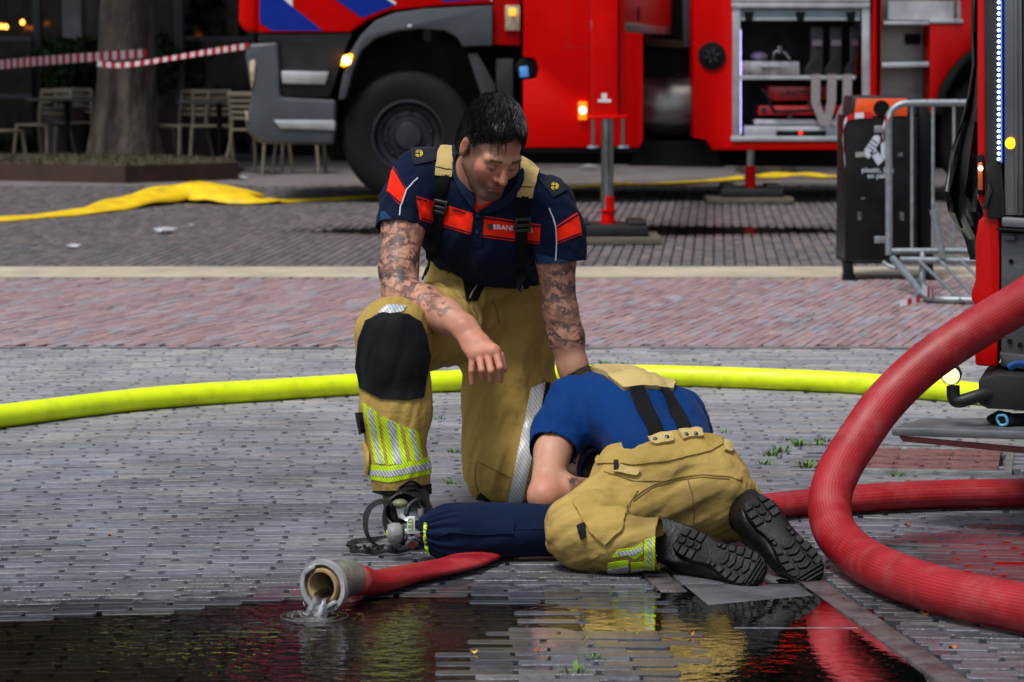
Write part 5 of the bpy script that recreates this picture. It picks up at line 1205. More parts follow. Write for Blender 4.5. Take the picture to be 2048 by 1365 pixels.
# ================================================================== sculpting helpers: blended solids -> one continuous surface
class Field:
    def __init__(self, lo, hi, h):
        self.lo = np.asarray(lo, float); self.h = h
        self.n = np.ceil((np.asarray(hi, float) - self.lo) / h).astype(int) + 1
        self.ax = [self.lo[k] + h*np.arange(self.n[k]) for k in range(3)]
        self.D = np.full(self.n, .1, np.float32)
    def sub(self, lo, hi):
        i0 = np.maximum(0, np.floor((lo - self.lo)/self.h).astype(int)); i1 = np.minimum(self.n, np.ceil((hi - self.lo)/self.h).astype(int) + 1)
        if np.any(i1 <= i0): return None
        sl = tuple(slice(a, b) for a, b in zip(i0, i1))
        X = self.ax[0][sl[0]][:, None, None]; Y = self.ax[1][sl[1]][None, :, None]; Z = self.ax[2][sl[2]][None, None, :]
        return sl, X, Y, Z
    def put(self, sl, d, k, op):
        c = self.D[sl]
        if op == 'add':
            h = np.clip(.5 + .5*(c-d)/k, 0, 1); self.D[sl] = c + (d-c)*h - k*h*(1-h)
        elif op == 'sub':
            d = -d; h = np.clip(.5 - .5*(c-d)/k, 0, 1); self.D[sl] = c + (d-c)*h + k*h*(1-h)
    def cap(self, a, b, ra, rb=None, k=.02, op='add', side=None, fs=1.0, fn=1.0):
        a = np.asarray(a, float); b = np.asarray(b, float); rb = ra if rb is None else rb
        m = max(ra, rb)*max(1, fs, fn) + k + 3*self.h + .012
        q = self.sub(np.minimum(a, b) - m, np.maximum(a, b) + m)
        if q is None: return self
        sl, X, Y, Z = q; L = np.linalg.norm(b-a); t = (b-a)/max(L, 1e-9)
        px, py, pz = X-a[0], Y-a[1], Z-a[2]
        u = np.clip((px*t[0]+py*t[1]+pz*t[2])/max(L, 1e-9), 0, 1)
        rx, ry, rz = px-t[0]*u*L, py-t[1]*u*L, pz-t[2]*u*L
        if side is None: d = np.sqrt(rx*rx+ry*ry+rz*rz)
        else:
            s = np.asarray(side, float); s = nrm(s - t*np.dot(s, t)); n = np.cross(t, s)
            ps = (rx*s[0]+ry*s[1]+rz*s[2])/fs; pn = (rx*n[0]+ry*n[1]+rz*n[2])/fn; pt = rx*t[0]+ry*t[1]+rz*t[2]
            d = np.sqrt(ps*ps+pn*pn+pt*pt)
        d = d - (ra + (rb-ra)*u)
        self.put(sl, d.astype(np.float32), k, op); return self
    def chain(self, pts, rad, k=.02, **kw):
        for i in range(len(pts)-1): self.cap(pts[i], pts[i+1], rad[i], rad[i+1], k, **kw)
        return self
    def ell(self, c, r, R=None, k=.02, op='add'):
        c = np.asarray(c, float); r = np.asarray(r, float); R = np.eye(3) if R is None else np.asarray(R)
        m = r.max() + k + 3*self.h + .012; q = self.sub(c-m, c+m)
        if q is None: return self
        sl, X, Y, Z = q; px, py, pz = X-c[0], Y-c[1], Z-c[2]
        l = [(px*R[0, i]+py*R[1, i]+pz*R[2, i]) for i in range(3)]
        k0 = np.sqrt(sum((l[i]/r[i])**2 for i in range(3))); k1 = np.sqrt(sum((l[i]/r[i]**2)**2 for i in range(3)))
        d = k0*(k0-1)/np.maximum(k1, 1e-6); self.put(sl, d.astype(np.float32), k, op); return self
    def plane(self, p, n, k=.004):
        """keep only what lies behind the plane (on the side away from n)"""
        p = np.asarray(p, float); n = nrm(n); X, Y, Z = self.ax[0][:, None, None], self.ax[1][None, :, None], self.ax[2][None, None, :]
        d = (X-p[0])*n[0] + (Y-p[1])*n[1] + (Z-p[2])*n[2]; self.D = np.maximum(self.D, d.astype(np.float32)); return self
    def mesh(self, relax=2):
        D = self.D; s = D < 0; c = [(i, j, k) for i in (0, 1) for j in (0, 1) for k in (0, 1)]
        nx, ny, nz = D.shape
        cs = lambda A, o: A[o[0]:nx-1+o[0], o[1]:ny-1+o[1], o[2]:nz-1+o[2]]
        cnt = np.zeros((nx-1, ny-1, nz-1), np.int8)
        for o in c: cnt += cs(s, o)
        act = (cnt > 0) & (cnt < 8); idx = np.argwhere(act)
        vals = np.stack([D[idx[:, 0]+o[0], idx[:, 1]+o[1], idx[:, 2]+o[2]] for o in c], 1)
        acc = np.zeros((len(idx), 3)); num = np.zeros(len(idx))
        for a in range(8):
            for b in range(a+1, 8):
                if sum(abs(c[a][q]-c[b][q]) for q in range(3)) != 1: continue
                va, vb = vals[:, a], vals[:, b]; m = (va < 0) != (vb < 0); t = np.where(m, va/np.where(m, va-vb, 1), 0)
                acc[m] += np.array(c[a]) + (np.array(c[b])-np.array(c[a]))*t[m, None]; num[m] += 1
        V = self.lo + self.h*(idx + acc/num[:, None])
        vid = np.full(act.shape, -1, np.int64); vid[act] = np.arange(len(idx)); Q = []
        for ax in range(3):
            sh = [slice(None)]*3; sh2 = [slice(None)]*3; sh[ax] = slice(0, -1); sh2[ax] = slice(1, None)
            e = np.argwhere(s[tuple(sh)] != s[tuple(sh2)]); o1, o2 = [q for q in range(3) if q != ax]
            e = e[(e[:, o1] > 0) & (e[:, o2] > 0) & (e[:, o1] < act.shape[o1]) & (e[:, o2] < act.shape[o2])]
            ins = s[e[:, 0], e[:, 1], e[:, 2]]; f = []
            for (p, q) in ((-1, -1), (0, -1), (0, 0), (-1, 0)):
                z = e.copy(); z[:, o1] += p; z[:, o2] += q; f.append(vid[z[:, 0], z[:, 1], z[:, 2]])
            f = np.stack(f, 1); fl = ins ^ (ax == 1); f[~fl] = f[~fl][:, ::-1]; Q.append(f)
        Q = np.concatenate(Q); Q = Q[(Q >= 0).all(1)]
        T = np.concatenate([Q[:, [0, 1, 2]], Q[:, [0, 2, 3]]])
        for _ in range(relax): V = V + .5*(lap(V, Q) - V)
        return V, T
def lap(V, Q):
    S = np.zeros_like(V); n = np.zeros(len(V))
    for i in range(4):
        a, b = Q[:, i], Q[:, (i+1) % 4]
        np.add.at(S, a, V[b]); np.add.at(S, b, V[a]); np.add.at(n, a, 1); np.add.at(n, b, 1)
    return S / np.maximum(n, 1)[:, None]
def normals(V, T):
    fn = np.cross(V[T[:, 1]]-V[T[:, 0]], V[T[:, 2]]-V[T[:, 0]]); N = np.zeros_like(V)
    for i in range(3): np.add.at(N, T[:, i], fn)
    return N / np.maximum(np.linalg.norm(N, axis=1), 1e-12)[:, None]
def clip_tri(V, T, g):
    """keep the part of a triangle mesh where the scalar g is positive, cutting triangles cleanly"""
    ins = g > 0; c = ins[T].sum(1); keep = T[c == 3].tolist(); NV = [V]; extra = []; ex = {}; n0 = len(V)
    def cut(a, b):
        key = (a, b) if a < b else (b, a)
        if key not in ex:
            t = g[a]/(g[a]-g[b]); extra.append(V[a] + (V[b]-V[a])*t); ex[key] = n0 + len(extra) - 1
        return ex[key]
    for t in T[(c == 1) | (c == 2)]:
        t = list(map(int, t)); k = [bool(ins[i]) for i in t]
        if sum(k) == 1:
            i = k.index(True); a, b, d = t[i], t[(i+1) % 3], t[(i+2) % 3]; keep.append([a, cut(a, b), cut(a, d)])
        else:
            i = k.index(False); a, b, d = t[i], t[(i+1) % 3], t[(i+2) % 3]; p, q = cut(a, b), cut(a, d); keep += [[p, b, d], [p, d, q]]
    AV = np.concatenate([V, np.array(extra)]) if extra else V
    if not keep: return np.zeros((0, 3)), np.zeros((0, 3), int), np.zeros(0, int)
    K = np.array(keep); u, inv = np.unique(K.ravel(), return_inverse=True)
    return AV[u], inv.reshape(-1, 3), u
def largest(V, T):
    lab = np.arange(len(V))
    while True:
        m = lab[T].min(1); new = lab.copy()
        for i in range(3): np.minimum.at(new, T[:, i], m)
        new = new[new]
        if (new == lab).all(): break
        lab = new
    lt = lab[T[:, 0]]; c = np.bincount(lt); ym = np.bincount(lt, V[T[:, 0], 1]) / np.maximum(c, 1)
    k = int(np.argmin(np.where(c >= .2*c.max(), ym, 1e9))); T = T[lt == k]
    u, inv = np.unique(T.ravel(), return_inverse=True); return V[u], inv.reshape(-1, 3)
class Garment:
    def __init__(self, V, T): self.V, self.T = V, T; self.up()
    def up(self):
        self.N = normals(self.V, self.T); self.bvh = None
    def folds(self, amp, f_along, f_across, axis, centre=None, rad=None, seed=0, ridge=True):
        t, s, n = frame_from(axis); P = np.stack([self.V @ t * f_along, self.V @ s * f_across, self.V @ n * f_across], 1)
        w = 3.7*vnoise(self.V*6, seed+5)[:, None]*.35
        P = P * np.array((.45, 1.25, 1.25)) + w*.6
        q = vnoise(P, seed) - .5; q2 = vnoise(P*np.array((1.6, 2.2, 2.2)) + 9.1, seed+3) - .5
        q = np.sign(q)*np.abs(q*2)**.75*.62 + q2*.55
        m = 1.0
        if centre is not None: m = sstep(rad, rad*.3, np.linalg.norm(self.V - np.asarray(centre), axis=1))
        self.V = self.V + self.N * (amp*q*m)[:, None]; self.up(); return self
    def lumps(self, amp, f, seed=0):
        self.V = self.V + self.N * (amp*(fbm(self.V*f, 3, seed)-.5)*2)[:, None]; self.up(); return self
    def pix(self): return proj(self.V)
    def cast(self, px, py, off=0.0):
        if self.bvh is None: self.bvh = BVHTree.FromPolygons(self.V.tolist(), self.T.tolist())
        r = ray(px, py); h, nn, i, d = self.bvh.ray_cast(Vector((0, 0, CH)), Vector(r).normalized())
        if h is None: return None, None
        nn = np.array(nn);  nn = -nn if np.dot(nn, r) > 0 else nn
        return np.array(h) + nn*off, nn
    def build(self, name, m, parent, **kw):
        return mesh_obj(name, self.V, self.T, m, parent, smooth=True, sharp=0, **kw)
    def patch(self, name, poly, off, m, parent, thick=.003, facing=None, g=None):
        """a piece of stuff lying on the garment inside an outline: offset skin with its own rim"""
        x, y = self.pix(); gg = polysd(x, y, poly) if g is None else g
        if facing is not None:
            vd = self.V - np.array((0, 0, CH)); vd = vd/np.linalg.norm(vd, axis=1)[:, None]; gg = np.minimum(gg, (-(self.N*vd).sum(1) - facing)*60)
        V, T, u = clip_tri(self.V, self.T, gg)
        if len(T) == 0: return None
        V, T = largest(V, T)
        N = normals(V, T)
        E = np.concatenate([T[:, [0, 1]], T[:, [1, 2]], T[:, [2, 0]]]); key = np.sort(E, 1); _, inv, cn = np.unique(key, axis=0, return_inverse=True, return_counts=True)
        bd_ = E[cn[inv.ravel()] == 1]; n = len(V)
        AV = np.concatenate([V + N*off, V + N*(off-thick)]); F = T.tolist() + [[int(a), int(a)+n, int(b)+n, int(b)] for a, b in bd_]
        used = np.unique(np.concatenate([T.ravel(), bd_.ravel(), bd_.ravel()+n])); rm = np.full(len(AV), -1); rm[used] = np.arange(len(used))
        return mesh_obj(name, AV[used], [[int(rm[i]) for i in f] for f in F], m, parent, smooth=True, sharp=50)
def ribbon(name, P, Nn, w, th, m, parent, n=6, ends=True):
    """a flat strap through points P with surface normals Nn"""
    C = catmull(P, n); NN = catmull(Nn, n); T = np.gradient(C, axis=0); V = []; F = []
    w = np.interp(np.linspace(0, 1, len(C)), np.linspace(0, 1, len(np.atleast_1d(w))), np.atleast_1d(w)) if not np.isscalar(w) else np.full(len(C), w)
    for i in range(len(C)):
        t = nrm(T[i]); nn = nrm(NN[i] - t*np.dot(NN[i], t)); s = np.cross(t, nn)
        for a, b in ((-1, 0), (-.5, 1), (.5, 1), (1, 0), (.5, -1), (-.5, -1)): V.append(C[i] + s*a*w[i]/2 + nn*b*th/2)
    k = 6
    for i in range(len(C)-1):
        for j in range(k): F.append((i*k+j, i*k+(j+1) % k, (i+1)*k+(j+1) % k, (i+1)*k+j))
    F += [tuple(range(k)), tuple(reversed([(len(C)-1)*k+j for j in range(k)]))]
    return mesh_obj(name, V, F, m, parent, sharp=60)
def on_surf(gs, pts, off):
    P, Nn = [], []
    for p in pts:
        if len(p) == 3: P.append(W(*p)); Nn.append(np.array((0, -1.0, .1))); continue
        best = None
        for g in gs:
            h, nn = g.cast(p[0], p[1], off)
            if h is not None and (best is None or h[1] < best[0][1]): best = (h, nn)
        if best is None: continue
        P.append(best[0]); Nn.append(best[1])
    return P, Nn

def thin(name, gs, pts, w, off, m, parent, th=.0016, n=4):
    """piping, seams, stitching: a narrow ribbon lying on the cloth"""
    if len(pts) == 2: pts = [pts[0], ((pts[0][0]+pts[1][0])/2, (pts[0][1]+pts[1][1])/2), pts[1]]
    D = []
    for i in range(len(pts)-1):
        for k in range(3): D.append((pts[i][0] + (pts[i+1][0]-pts[i][0])*k/3, pts[i][1] + (pts[i+1][1]-pts[i][1])*k/3))
    D.append(pts[-1]); P, Nn = on_surf(gs if isinstance(gs, list) else [gs], D, off)
    keep = [0] if P else []
    for i in range(1, len(P)):
        if np.linalg.norm(P[i]-P[keep[-1]]) < .09: keep.append(i)
    if len(keep) < 3: return None
    return ribbon(name, [P[i] for i in keep], [Nn[i] for i in keep], w, th, m, parent, n=n)
# ------------------------------------------------------------------ cloth, skin
def cloth(name, col, rough=.85, weave=900, var=.10, stain=None, stain_amt=0.0, wr=.5, vs=5, crease=28):
    m = mat(name, col, rough, var=var, vscale=vs, dirt=stain, dirt_amt=stain_amt, dscale=4.5, sheen=.03, rvar=.05, spec=.12)
    nt = m.node_tree; N = nt.nodes; L = nt.links; b = N['Principled BSDF']; tc = N['Texture Coordinate']
    n1 = N.new('ShaderNodeTexNoise'); n1.inputs['Scale'].default_value = crease; n1.inputs['Detail'].default_value = 3; L.new(tc.outputs['Object'], n1.inputs['Vector'])
    n2 = N.new('ShaderNodeTexNoise'); n2.inputs['Scale'].default_value = weave; L.new(tc.outputs['Object'], n2.inputs['Vector'])
    b1 = N.new('ShaderNodeBump'); b1.inputs['Strength'].default_value = wr; b1.inputs['Distance'].default_value = .008; L.new(n1.outputs['Fac'], b1.inputs['Height'])
    b2 = N.new('ShaderNodeBump'); b2.inputs['Strength'].default_value = .25; b2.inputs['Distance'].default_value = .001; L.new(n2.outputs['Fac'], b2.inputs['Height'])
    L.new(b1.outputs[0], b2.inputs['Normal']); L.new(b2.outputs[0], b.inputs['Normal']); return m
M_KHAKI = cloth('khaki_turnout_cloth', '#a98f4c', .88, var=.12, stain='#85703a', stain_amt=.45, wr=.8)
M_KHAKIL = cloth('pale_khaki_strap', '#bba56a', .85, var=.08)
M_NAVY = cloth('navy_polo_cloth', '#0b1730', .88, var=.12, wr=.4)
M_NAVYL = cloth('blue_navy_trim', '#1c3a5c', .8)
M_STRIPE = cloth('orange_red_stripe_cloth', '#f0270c', .8, var=.05)
M_BLUET = cloth('royal_blue_shirt_cloth', '#003068', .8, var=.12, wr=.4, crease=20)
M_PAD1 = cloth('black_knee_rubber', '#131517', .7, var=.2, wr=.25)
M_WEB = cloth('black_webbing', '#0b0c0d', .8, var=.15, wr=.1)
M_NAVYC = cloth('navy_cylinder_cover', '#0a1935', .85, var=.15, wr=.5, crease=24)
M_PIPE = mat('pale_piping', '#b9c0c6', .5)
def hatched(name, col, dark, scale, rough=.4, metal=0.0, ang=.6):
    m = mat(name, col, rough, metal=metal, var=.06); nt = m.node_tree; N = nt.nodes; L = nt.links; b = N['Principled BSDF']
    src = b.inputs['Base Color'].links[0].from_socket; w = N.new('ShaderNodeTexWave'); w.inputs['Scale'].default_value = scale; w.wave_type = 'BANDS'
    mp = N.new('ShaderNodeMapping'); mp.inputs['Rotation'].default_value = (0, ang, 0); L.new(N['Texture Coordinate'].outputs['Object'], mp.inputs[0]); L.new(mp.outputs[0], w.inputs['Vector'])
    r = N.new('ShaderNodeMapRange'); r.inputs['From Min'].default_value = .62; r.inputs['From Max'].default_value = .85; L.new(w.outputs['Fac'], r.inputs['Value'])
    x = N.new('ShaderNodeMix'); x.data_type = 'RGBA'; L.new(r.outputs[0], x.inputs[0]); L.new(src, x.inputs[6]); x.inputs[7].default_value = (*lin(dark), 1); L.new(x.outputs[2], b.inputs['Base Color']); return m
M_HIVIS = hatched('hivis_yellow_tape', '#c9f000', '#7f9a08', 55)
M_REFL = hatched('grey_reflective_tape', '#bcc0c5', '#83878c', 42, metal=.05)
M_REFLW = hatched('pale_reflective_strip', '#dcdfde', '#b3b5af', 38)
M_SOLE = mat('black_sole_rubber', '#0a0b0d', .55, spec=.25, var=.2, vscale=30, bump=.15, bscale=200)
M_BOOTL = mat('black_boot_leather', '#0a0a0b', .5, spec=.3, var=.2, vscale=20, bump=.25, bscale=90)
def skin_material():
    m = mat('skin', (1, 1, 1), .48, attr='Col', var=.07, vscale=40, bump=.12, bscale=350, spec=.4, sss=.07, rvar=.08)
    nt = m.node_tree; N = nt.nodes; L = nt.links; b = N['Principled BSDF']; src = b.inputs['Base Color'].links[0].from_socket
    a = N.new('ShaderNodeAttribute'); a.attribute_name = 'ink'; tc = N['Texture Coordinate']
    w = N.new('ShaderNodeTexWave'); w.wave_type = 'RINGS'; w.inputs['Scale'].default_value = 9; w.inputs['Distortion'].default_value = 11; w.inputs['Detail'].default_value = 4; w.inputs['Detail Scale'].default_value = 3.0; w.inputs['Detail Roughness'].default_value = .6; L.new(tc.outputs['Object'], w.inputs['Vector'])
    n = N.new('ShaderNodeTexNoise'); n.inputs['Scale'].default_value = 30; n.inputs['Detail'].default_value = 5; n.inputs['Distortion'].default_value = 1.2; L.new(tc.outputs['Object'], n.inputs['Vector'])
    n5 = N.new('ShaderNodeTexNoise'); n5.inputs['Scale'].default_value = 11; n5.inputs['Detail'].default_value = 2; L.new(tc.outputs['Object'], n5.inputs['Vector'])
    r2 = N.new('ShaderNodeMapRange'); r2.inputs['From Min'].default_value = .55; r2.inputs['From Max'].default_value = .82; r2.inputs['To Max'].default_value = .92; L.new(w.outputs['Fac'], r2.inputs['Value'])
    r3 = N.new('ShaderNodeMapRange'); r3.inputs['From Min'].default_value = .44; r3.inputs['From Max'].default_value = .62; r3.inputs['To Max'].default_value = .85; L.new(n.outputs['Fac'], r3.inputs['Value'])
    r5 = N.new('ShaderNodeMapRange'); r5.inputs['From Min'].default_value = .38; r5.inputs['From Max'].default_value = .60; r5.inputs['To Min'].default_value = .5; L.new(n5.outputs['Fac'], r5.inputs['Value'])
    m1 = N.new('ShaderNodeMath'); m1.operation = 'MAXIMUM'; L.new(r2.outputs[0], m1.inputs[0]); L.new(r3.outputs[0], m1.inputs[1])
    m2 = N.new('ShaderNodeMath'); m2.operation = 'MULTIPLY'; L.new(m1.outputs[0], m2.inputs[0]); L.new(r5.outputs[0], m2.inputs[1])
    m3 = N.new('ShaderNodeMath'); m3.operation = 'MULTIPLY'; L.new(m2.outputs[0], m3.inputs[0]); L.new(a.outputs['Fac'], m3.inputs[1])
    x = N.new('ShaderNodeMix'); x.data_type = 'RGBA'; L.new(m3.outputs[0], x.inputs[0]); L.new(src, x.inputs[6]); x.inputs[7].default_value = (*lin('#26282e'), 1); L.new(x.outputs[2], b.inputs['Base Color'])
    return m
M_SKIN = skin_material()
M_HAIR = mat('dark_wet_hair', '#12100f', .46, var=.3, vscale=60, spec=.35)
# ================================================================== KNEELING FIREFIGHTER
def X_(px, d, z):                     # a point by picture column, depth and height
    return np.array(((px - 1024.0) * d / FPX * (1 + 0.0), d, z))
Z3 = lambda s, ox, oy, pts: [(ox + x/s, oy + y/s) for x, y in pts]
z7 = lambda pts: Z3(3.1745, 730, 170, pts)          # outlines read off enlarged crops
z8 = lambda pts: Z3(2.7294, 690, 560, pts)
z1 = lambda pts: Z3(2.625, 1040, 700, pts)

def head_frame(c, yaw, pitch, roll=0.0):
    F = np.array((math.sin(yaw)*math.cos(pitch), -math.cos(yaw)*math.cos(pitch), -math.sin(pitch)))
    U = np.array((math.sin(yaw)*math.sin(pitch), -math.cos(yaw)*math.sin(pitch), math.cos(pitch)))
    Lf = np.cross(U, F)*-1; Lf = np.cross(F, U)*1.0
    R = np.stack([Lf, F, U], 1)          # columns: x across, y forward, z up
    if roll:
        cr, sr = math.cos(roll), math.sin(roll); R = R @ np.array([[cr, 0, sr], [0, 1, 0], [-sr, 0, cr]])
    return R
def sculpt_head(f, c, R, s=1.0):
    q = lambda x, y, z: c + R @ (np.array((x, y, z))*s)
    f.ell(q(0, -.014, .036), np.array((.077, .098, .088))*s, R, .02)
    f.ell(q(0, .030, -.030), np.array((.061, .066, .080))*s, R, .03)
    for sx in (-1, 1):
        f.cap(q(sx*.049, .0, -.055), q(sx*.018, .074, -.106), .025*s, .021*s, .02)
        f.ell(q(sx*.037, .062, -.028), np.array((.027, .027, .024))*s, R, .022)
        f.cap(q(sx*.046, .076, .014), q(sx*.010, .092, .016), .012*s, .012*s, .012)
    f.ell(q(0, .083, -.108), np.array((.026, .018, .018))*s, R, .016)
    f.cap(q(0, .092, .006), q(0, .118, -.034), .0085*s, .0125*s, .009)
    for sx in (-1, 1): f.ell(q(sx*.0135, .101, -.039), np.array((.009, .011, .008))*s, R, .006)
    for sx in (-1, 1):
        f.ell(q(sx*.031, .100, -.006), np.array((.019, .018, .012))*s, R, .010, 'sub')
        f.ell(q(sx*.031, .079, -.008), np.array((.0165, .0145, .0125))*s, R, .004)
        f.cap(q(sx*.018, .0925, -.0155), q(sx*.044, .086, -.0145), .0022*s, .0022*s, .002, 'sub')
    f.ell(q(0, .092, -.072), np.array((.026, .012, .016))*s, R, .012)
    f.cap(q(-.018, .1005, -.0675), q(.018, .1005, -.0675), .0050*s, None, .005); f.cap(q(-.016, .0995, -.079), q(.016, .0995, -.079), .0062*s, None, .005)
    f.cap(q(-.024, .100, -.0735), q(.024, .100, -.0735), .0028*s, None, .003, 'sub')
    for sx in (-1, 1):
        f.ell(q(sx*.079, -.010, -.012), np.array((.0085, .019, .033))*s, R, .006)
        f.ell(q(sx*.089, -.004, -.008), np.array((.006, .010, .018))*s, R, .004, 'sub')
def skin_cols(V, c, R, s=1.0, forearm=None):
    n = len(V); base = np.array(lin('#b98870')); C = np.repeat(base[None], n, 0)
    l = (V - c) @ R / s; x, y, z = l[:, 0], l[:, 1], l[:, 2]; inh = np.linalg.norm(l, axis=1) < .19
    def mix(m, col):
        nonlocal C
        m = np.clip(m, 0, 1)[:, None]; C = C*(1-m) + np.array(lin(col))*m
    def blob(cx, cy, cz, r): return np.exp(-(((np.abs(x)-cx)**2 + (y-cy)**2 + (z-cz)**2)/(r*r)))*inh
    mix(blob(.042, .07, -.035, .034)*.75, '#b65c4b'); mix(blob(0, .112, -.034, .020)*.6, '#bb5443'); mix(blob(.082, -.01, -.01, .03)*.55, '#c25a48'); mix(blob(0, .09, .05, .04)*.35, '#c07a60')
    mix(inh*(y > .0)*sstep(-.050, -.075, z)*sstep(.14, .10, np.abs(z+.07)+.02)*.86, '#47362c'); mix(inh*sstep(.040, .052, np.abs(x))*sstep(-.02, .0, y)*sstep(.06, .045, y)*sstep(.03, .02, z)*sstep(-.085, -.06, z)*.6, '#47362c'); mix(blob(0, .1, -.057, .018)*.8, '#47362c')
    mix(inh*(y > .06)*(np.abs(x) < .023)*sstep(.013, .007, np.abs(z+.073)), '#8f5648')
    mix(inh*(y > .06)*sstep(.0055, .0025, np.abs(z-.0185+.12*(np.abs(x)-.03)))*sstep(.003, .008, np.abs(np.abs(x)-.031)*-1+.023)*.85, '#241a15')
    mix(blob(.031, .086, -.015, .0085)*.8, '#3a2721')
    return C
# places of the joints
K = dict(sR=W(836, 356, 7.72), sL=W(1100, 416, 7.70), eR=W(802, 588, 7.56), wR=W(928, 654, 7.36), eL=W(1120, 625, 7.68), wL=W(1160, 800, 7.66),
         nb=W(964, 356, 7.70), che=W(965, 440, 7.78), wai=W(975, 548, 7.96), pel=W(985, 615, 8.02))
hc1 = W(984, 292, 7.53); R1 = head_frame(hc1, math.radians(27), math.radians(37), math.radians(-3)); HS = .925
person1 = thing('person', 'kneeling person in navy polo with red stripes and khaki braces, tattooed forearm on the knee', 'person', (*X_(930, 7.6, 0)[:2], 0))
side1 = nrm(K['sL'] - K['sR'])

f = Field(np.minimum.reduce([K['sR'], K['wR'], K['wL'], K['pel']]) - np.array((.13, .28, .10)), np.maximum.reduce([K['sL'], K['sR'], K['wL'], K['wai'], hc1]) + np.array((.12, .12, .16)), .0031)
f.cap(K['wai'], K['che'], .105, .11, .03, side=side1, fs=1.25); f.cap(K['che'], K['nb'], .11, .07, .03, side=side1, fs=1.3)
f.cap(K['sR'], K['sL'], .055, .055, .03)
q1 = lambda x, y, z: hc1 + R1 @ np.array((x, y, z))
f.cap(K['nb'] + np.array((0, .03, -.02)), q1(0, -.035, -.045), .066, .058, .03); f.cap(K['nb'] + np.array((0, -.03, -.01)), q1(0, .02, -.075), .045, .045, .03)
sculpt_head(f, hc1, R1, HS)
mR = W(846, 612, 7.49)
f.chain([K['sR'], W(806, 455, 7.66), W(797, 540, 7.60), K['eR'] + np.array((0, 0, -.004))], [.058, .0545, .050, .0455], .02)
f.chain([K['eR'], mR, W(892, 634, 7.42), K['wR']], [.046, .0515, .043, .0305], .025)
f.chain([K['sL'], W(1112, 520, 7.69), K['eL']], [.057, .050, .044], .02); f.chain([K['eL'], W(1132, 675, 7.68), W(1146, 735, 7.67), K['wL']], [.044, .0455, .037, .030], .025)
# right hand hanging over the knee
knD = nrm(np.array((1.0, .0, .12)))
f.cap(K['wR'], W(950, 688, 7.325), .029, .034, .02, side=knD, fs=1.10, fn=.62); f.cap(W(946, 684, 7.33), W(950, 712, 7.305), .022, .017, .014); f.cap(W(962, 690, 7.32), W(988, 704, 7.295), .022, .018, .016)
f.cap(W(948, 708, 7.305), W(984, 704, 7.292), .0155, .0165, .014)
HR = [([(945, 712, 7.302), (943, 742, 7.290), (944, 768, 7.297)], [.0098, .0084, .0072]), ([(959, 716, 7.292), (963, 741, 7.268), (967, 758, 7.285)], [.0100, .0088, .0078]),
      ([(976, 715, 7.285), (982, 742, 7.258), (983, 763, 7.277)], [.0102, .0090, .0080]), ([(992, 706, 7.286), (1000, 735, 7.262), (1001, 761, 7.280)], [.0102, .0090, .0080]),
      ([(978, 690, 7.335), (1000, 712, 7.330), (1008, 738, 7.322)], [.0135, .0115, .0095])]
for ps, rr in HR: f.chain([W(*p) for p in ps], rr, .003)
# left hand behind the other's head
pl_ = W(1176, 838, 7.63)
f.cap(K['wL'], pl_, .028, .033, .02, side=(1, 0, 0), fs=1.1, fn=.6)
for i in range(4):
    a = pl_ + np.array((-.028 + .019*i, -.005, -.02)); f.chain([a, a + np.array((.004*i, -.018, -.028)), a + np.array((.006*i, -.022, -.055 + .004*abs(i-1.5)))], [.0105, .0095, .008], .006)
f.chain([K['wL'] + np.array((-.03, -.01, -.02)), pl_ + np.array((-.055, -.02, -.0)), pl_ + np.array((-.062, -.03, -.03))], [.014, .012, .009], .008)
V, T = f.mesh(1)
C = skin_cols(V, hc1, R1, HS)
x, y = proj(V); dh = np.minimum(np.linalg.norm(V - W(970, 715, 7.3), axis=1), 9)
mh = sstep(.20, .04, dh)[:, None]*.5; C = C*(1-mh) + np.array(lin('#c0735c'))*mh
nz = (fbm(V*22, 3, 4)-.5)[:, None]; C = C*(1 + nz*np.array((.20, .36, .40)))
ink = np.maximum(sstep(-4, 4, polysd(x, y, [(750, 440), (860, 440), (850, 510), (838, 540), (780, 565), (765, 600), (740, 560)])), sstep(-4, 4, polysd(x, y, [(772, 560), (790, 545), (850, 560), (905, 618), (880, 636), (835, 622), (800, 600), (778, 585)])))
ink = np.maximum(ink, sstep(-4, 6, polysd(x, y, [(1070, 520), (1175, 520), (1175, 690), (1100, 705), (1080, 640)])))
ink *= (np.linalg.norm(V - hc1, axis=1) > .22)
body1 = mesh_obj('body', V, T, M_SKIN, person1, smooth=True, sharp=0, cols=C, attrs={'ink': ink})
BODY1 = Garment(V, T)

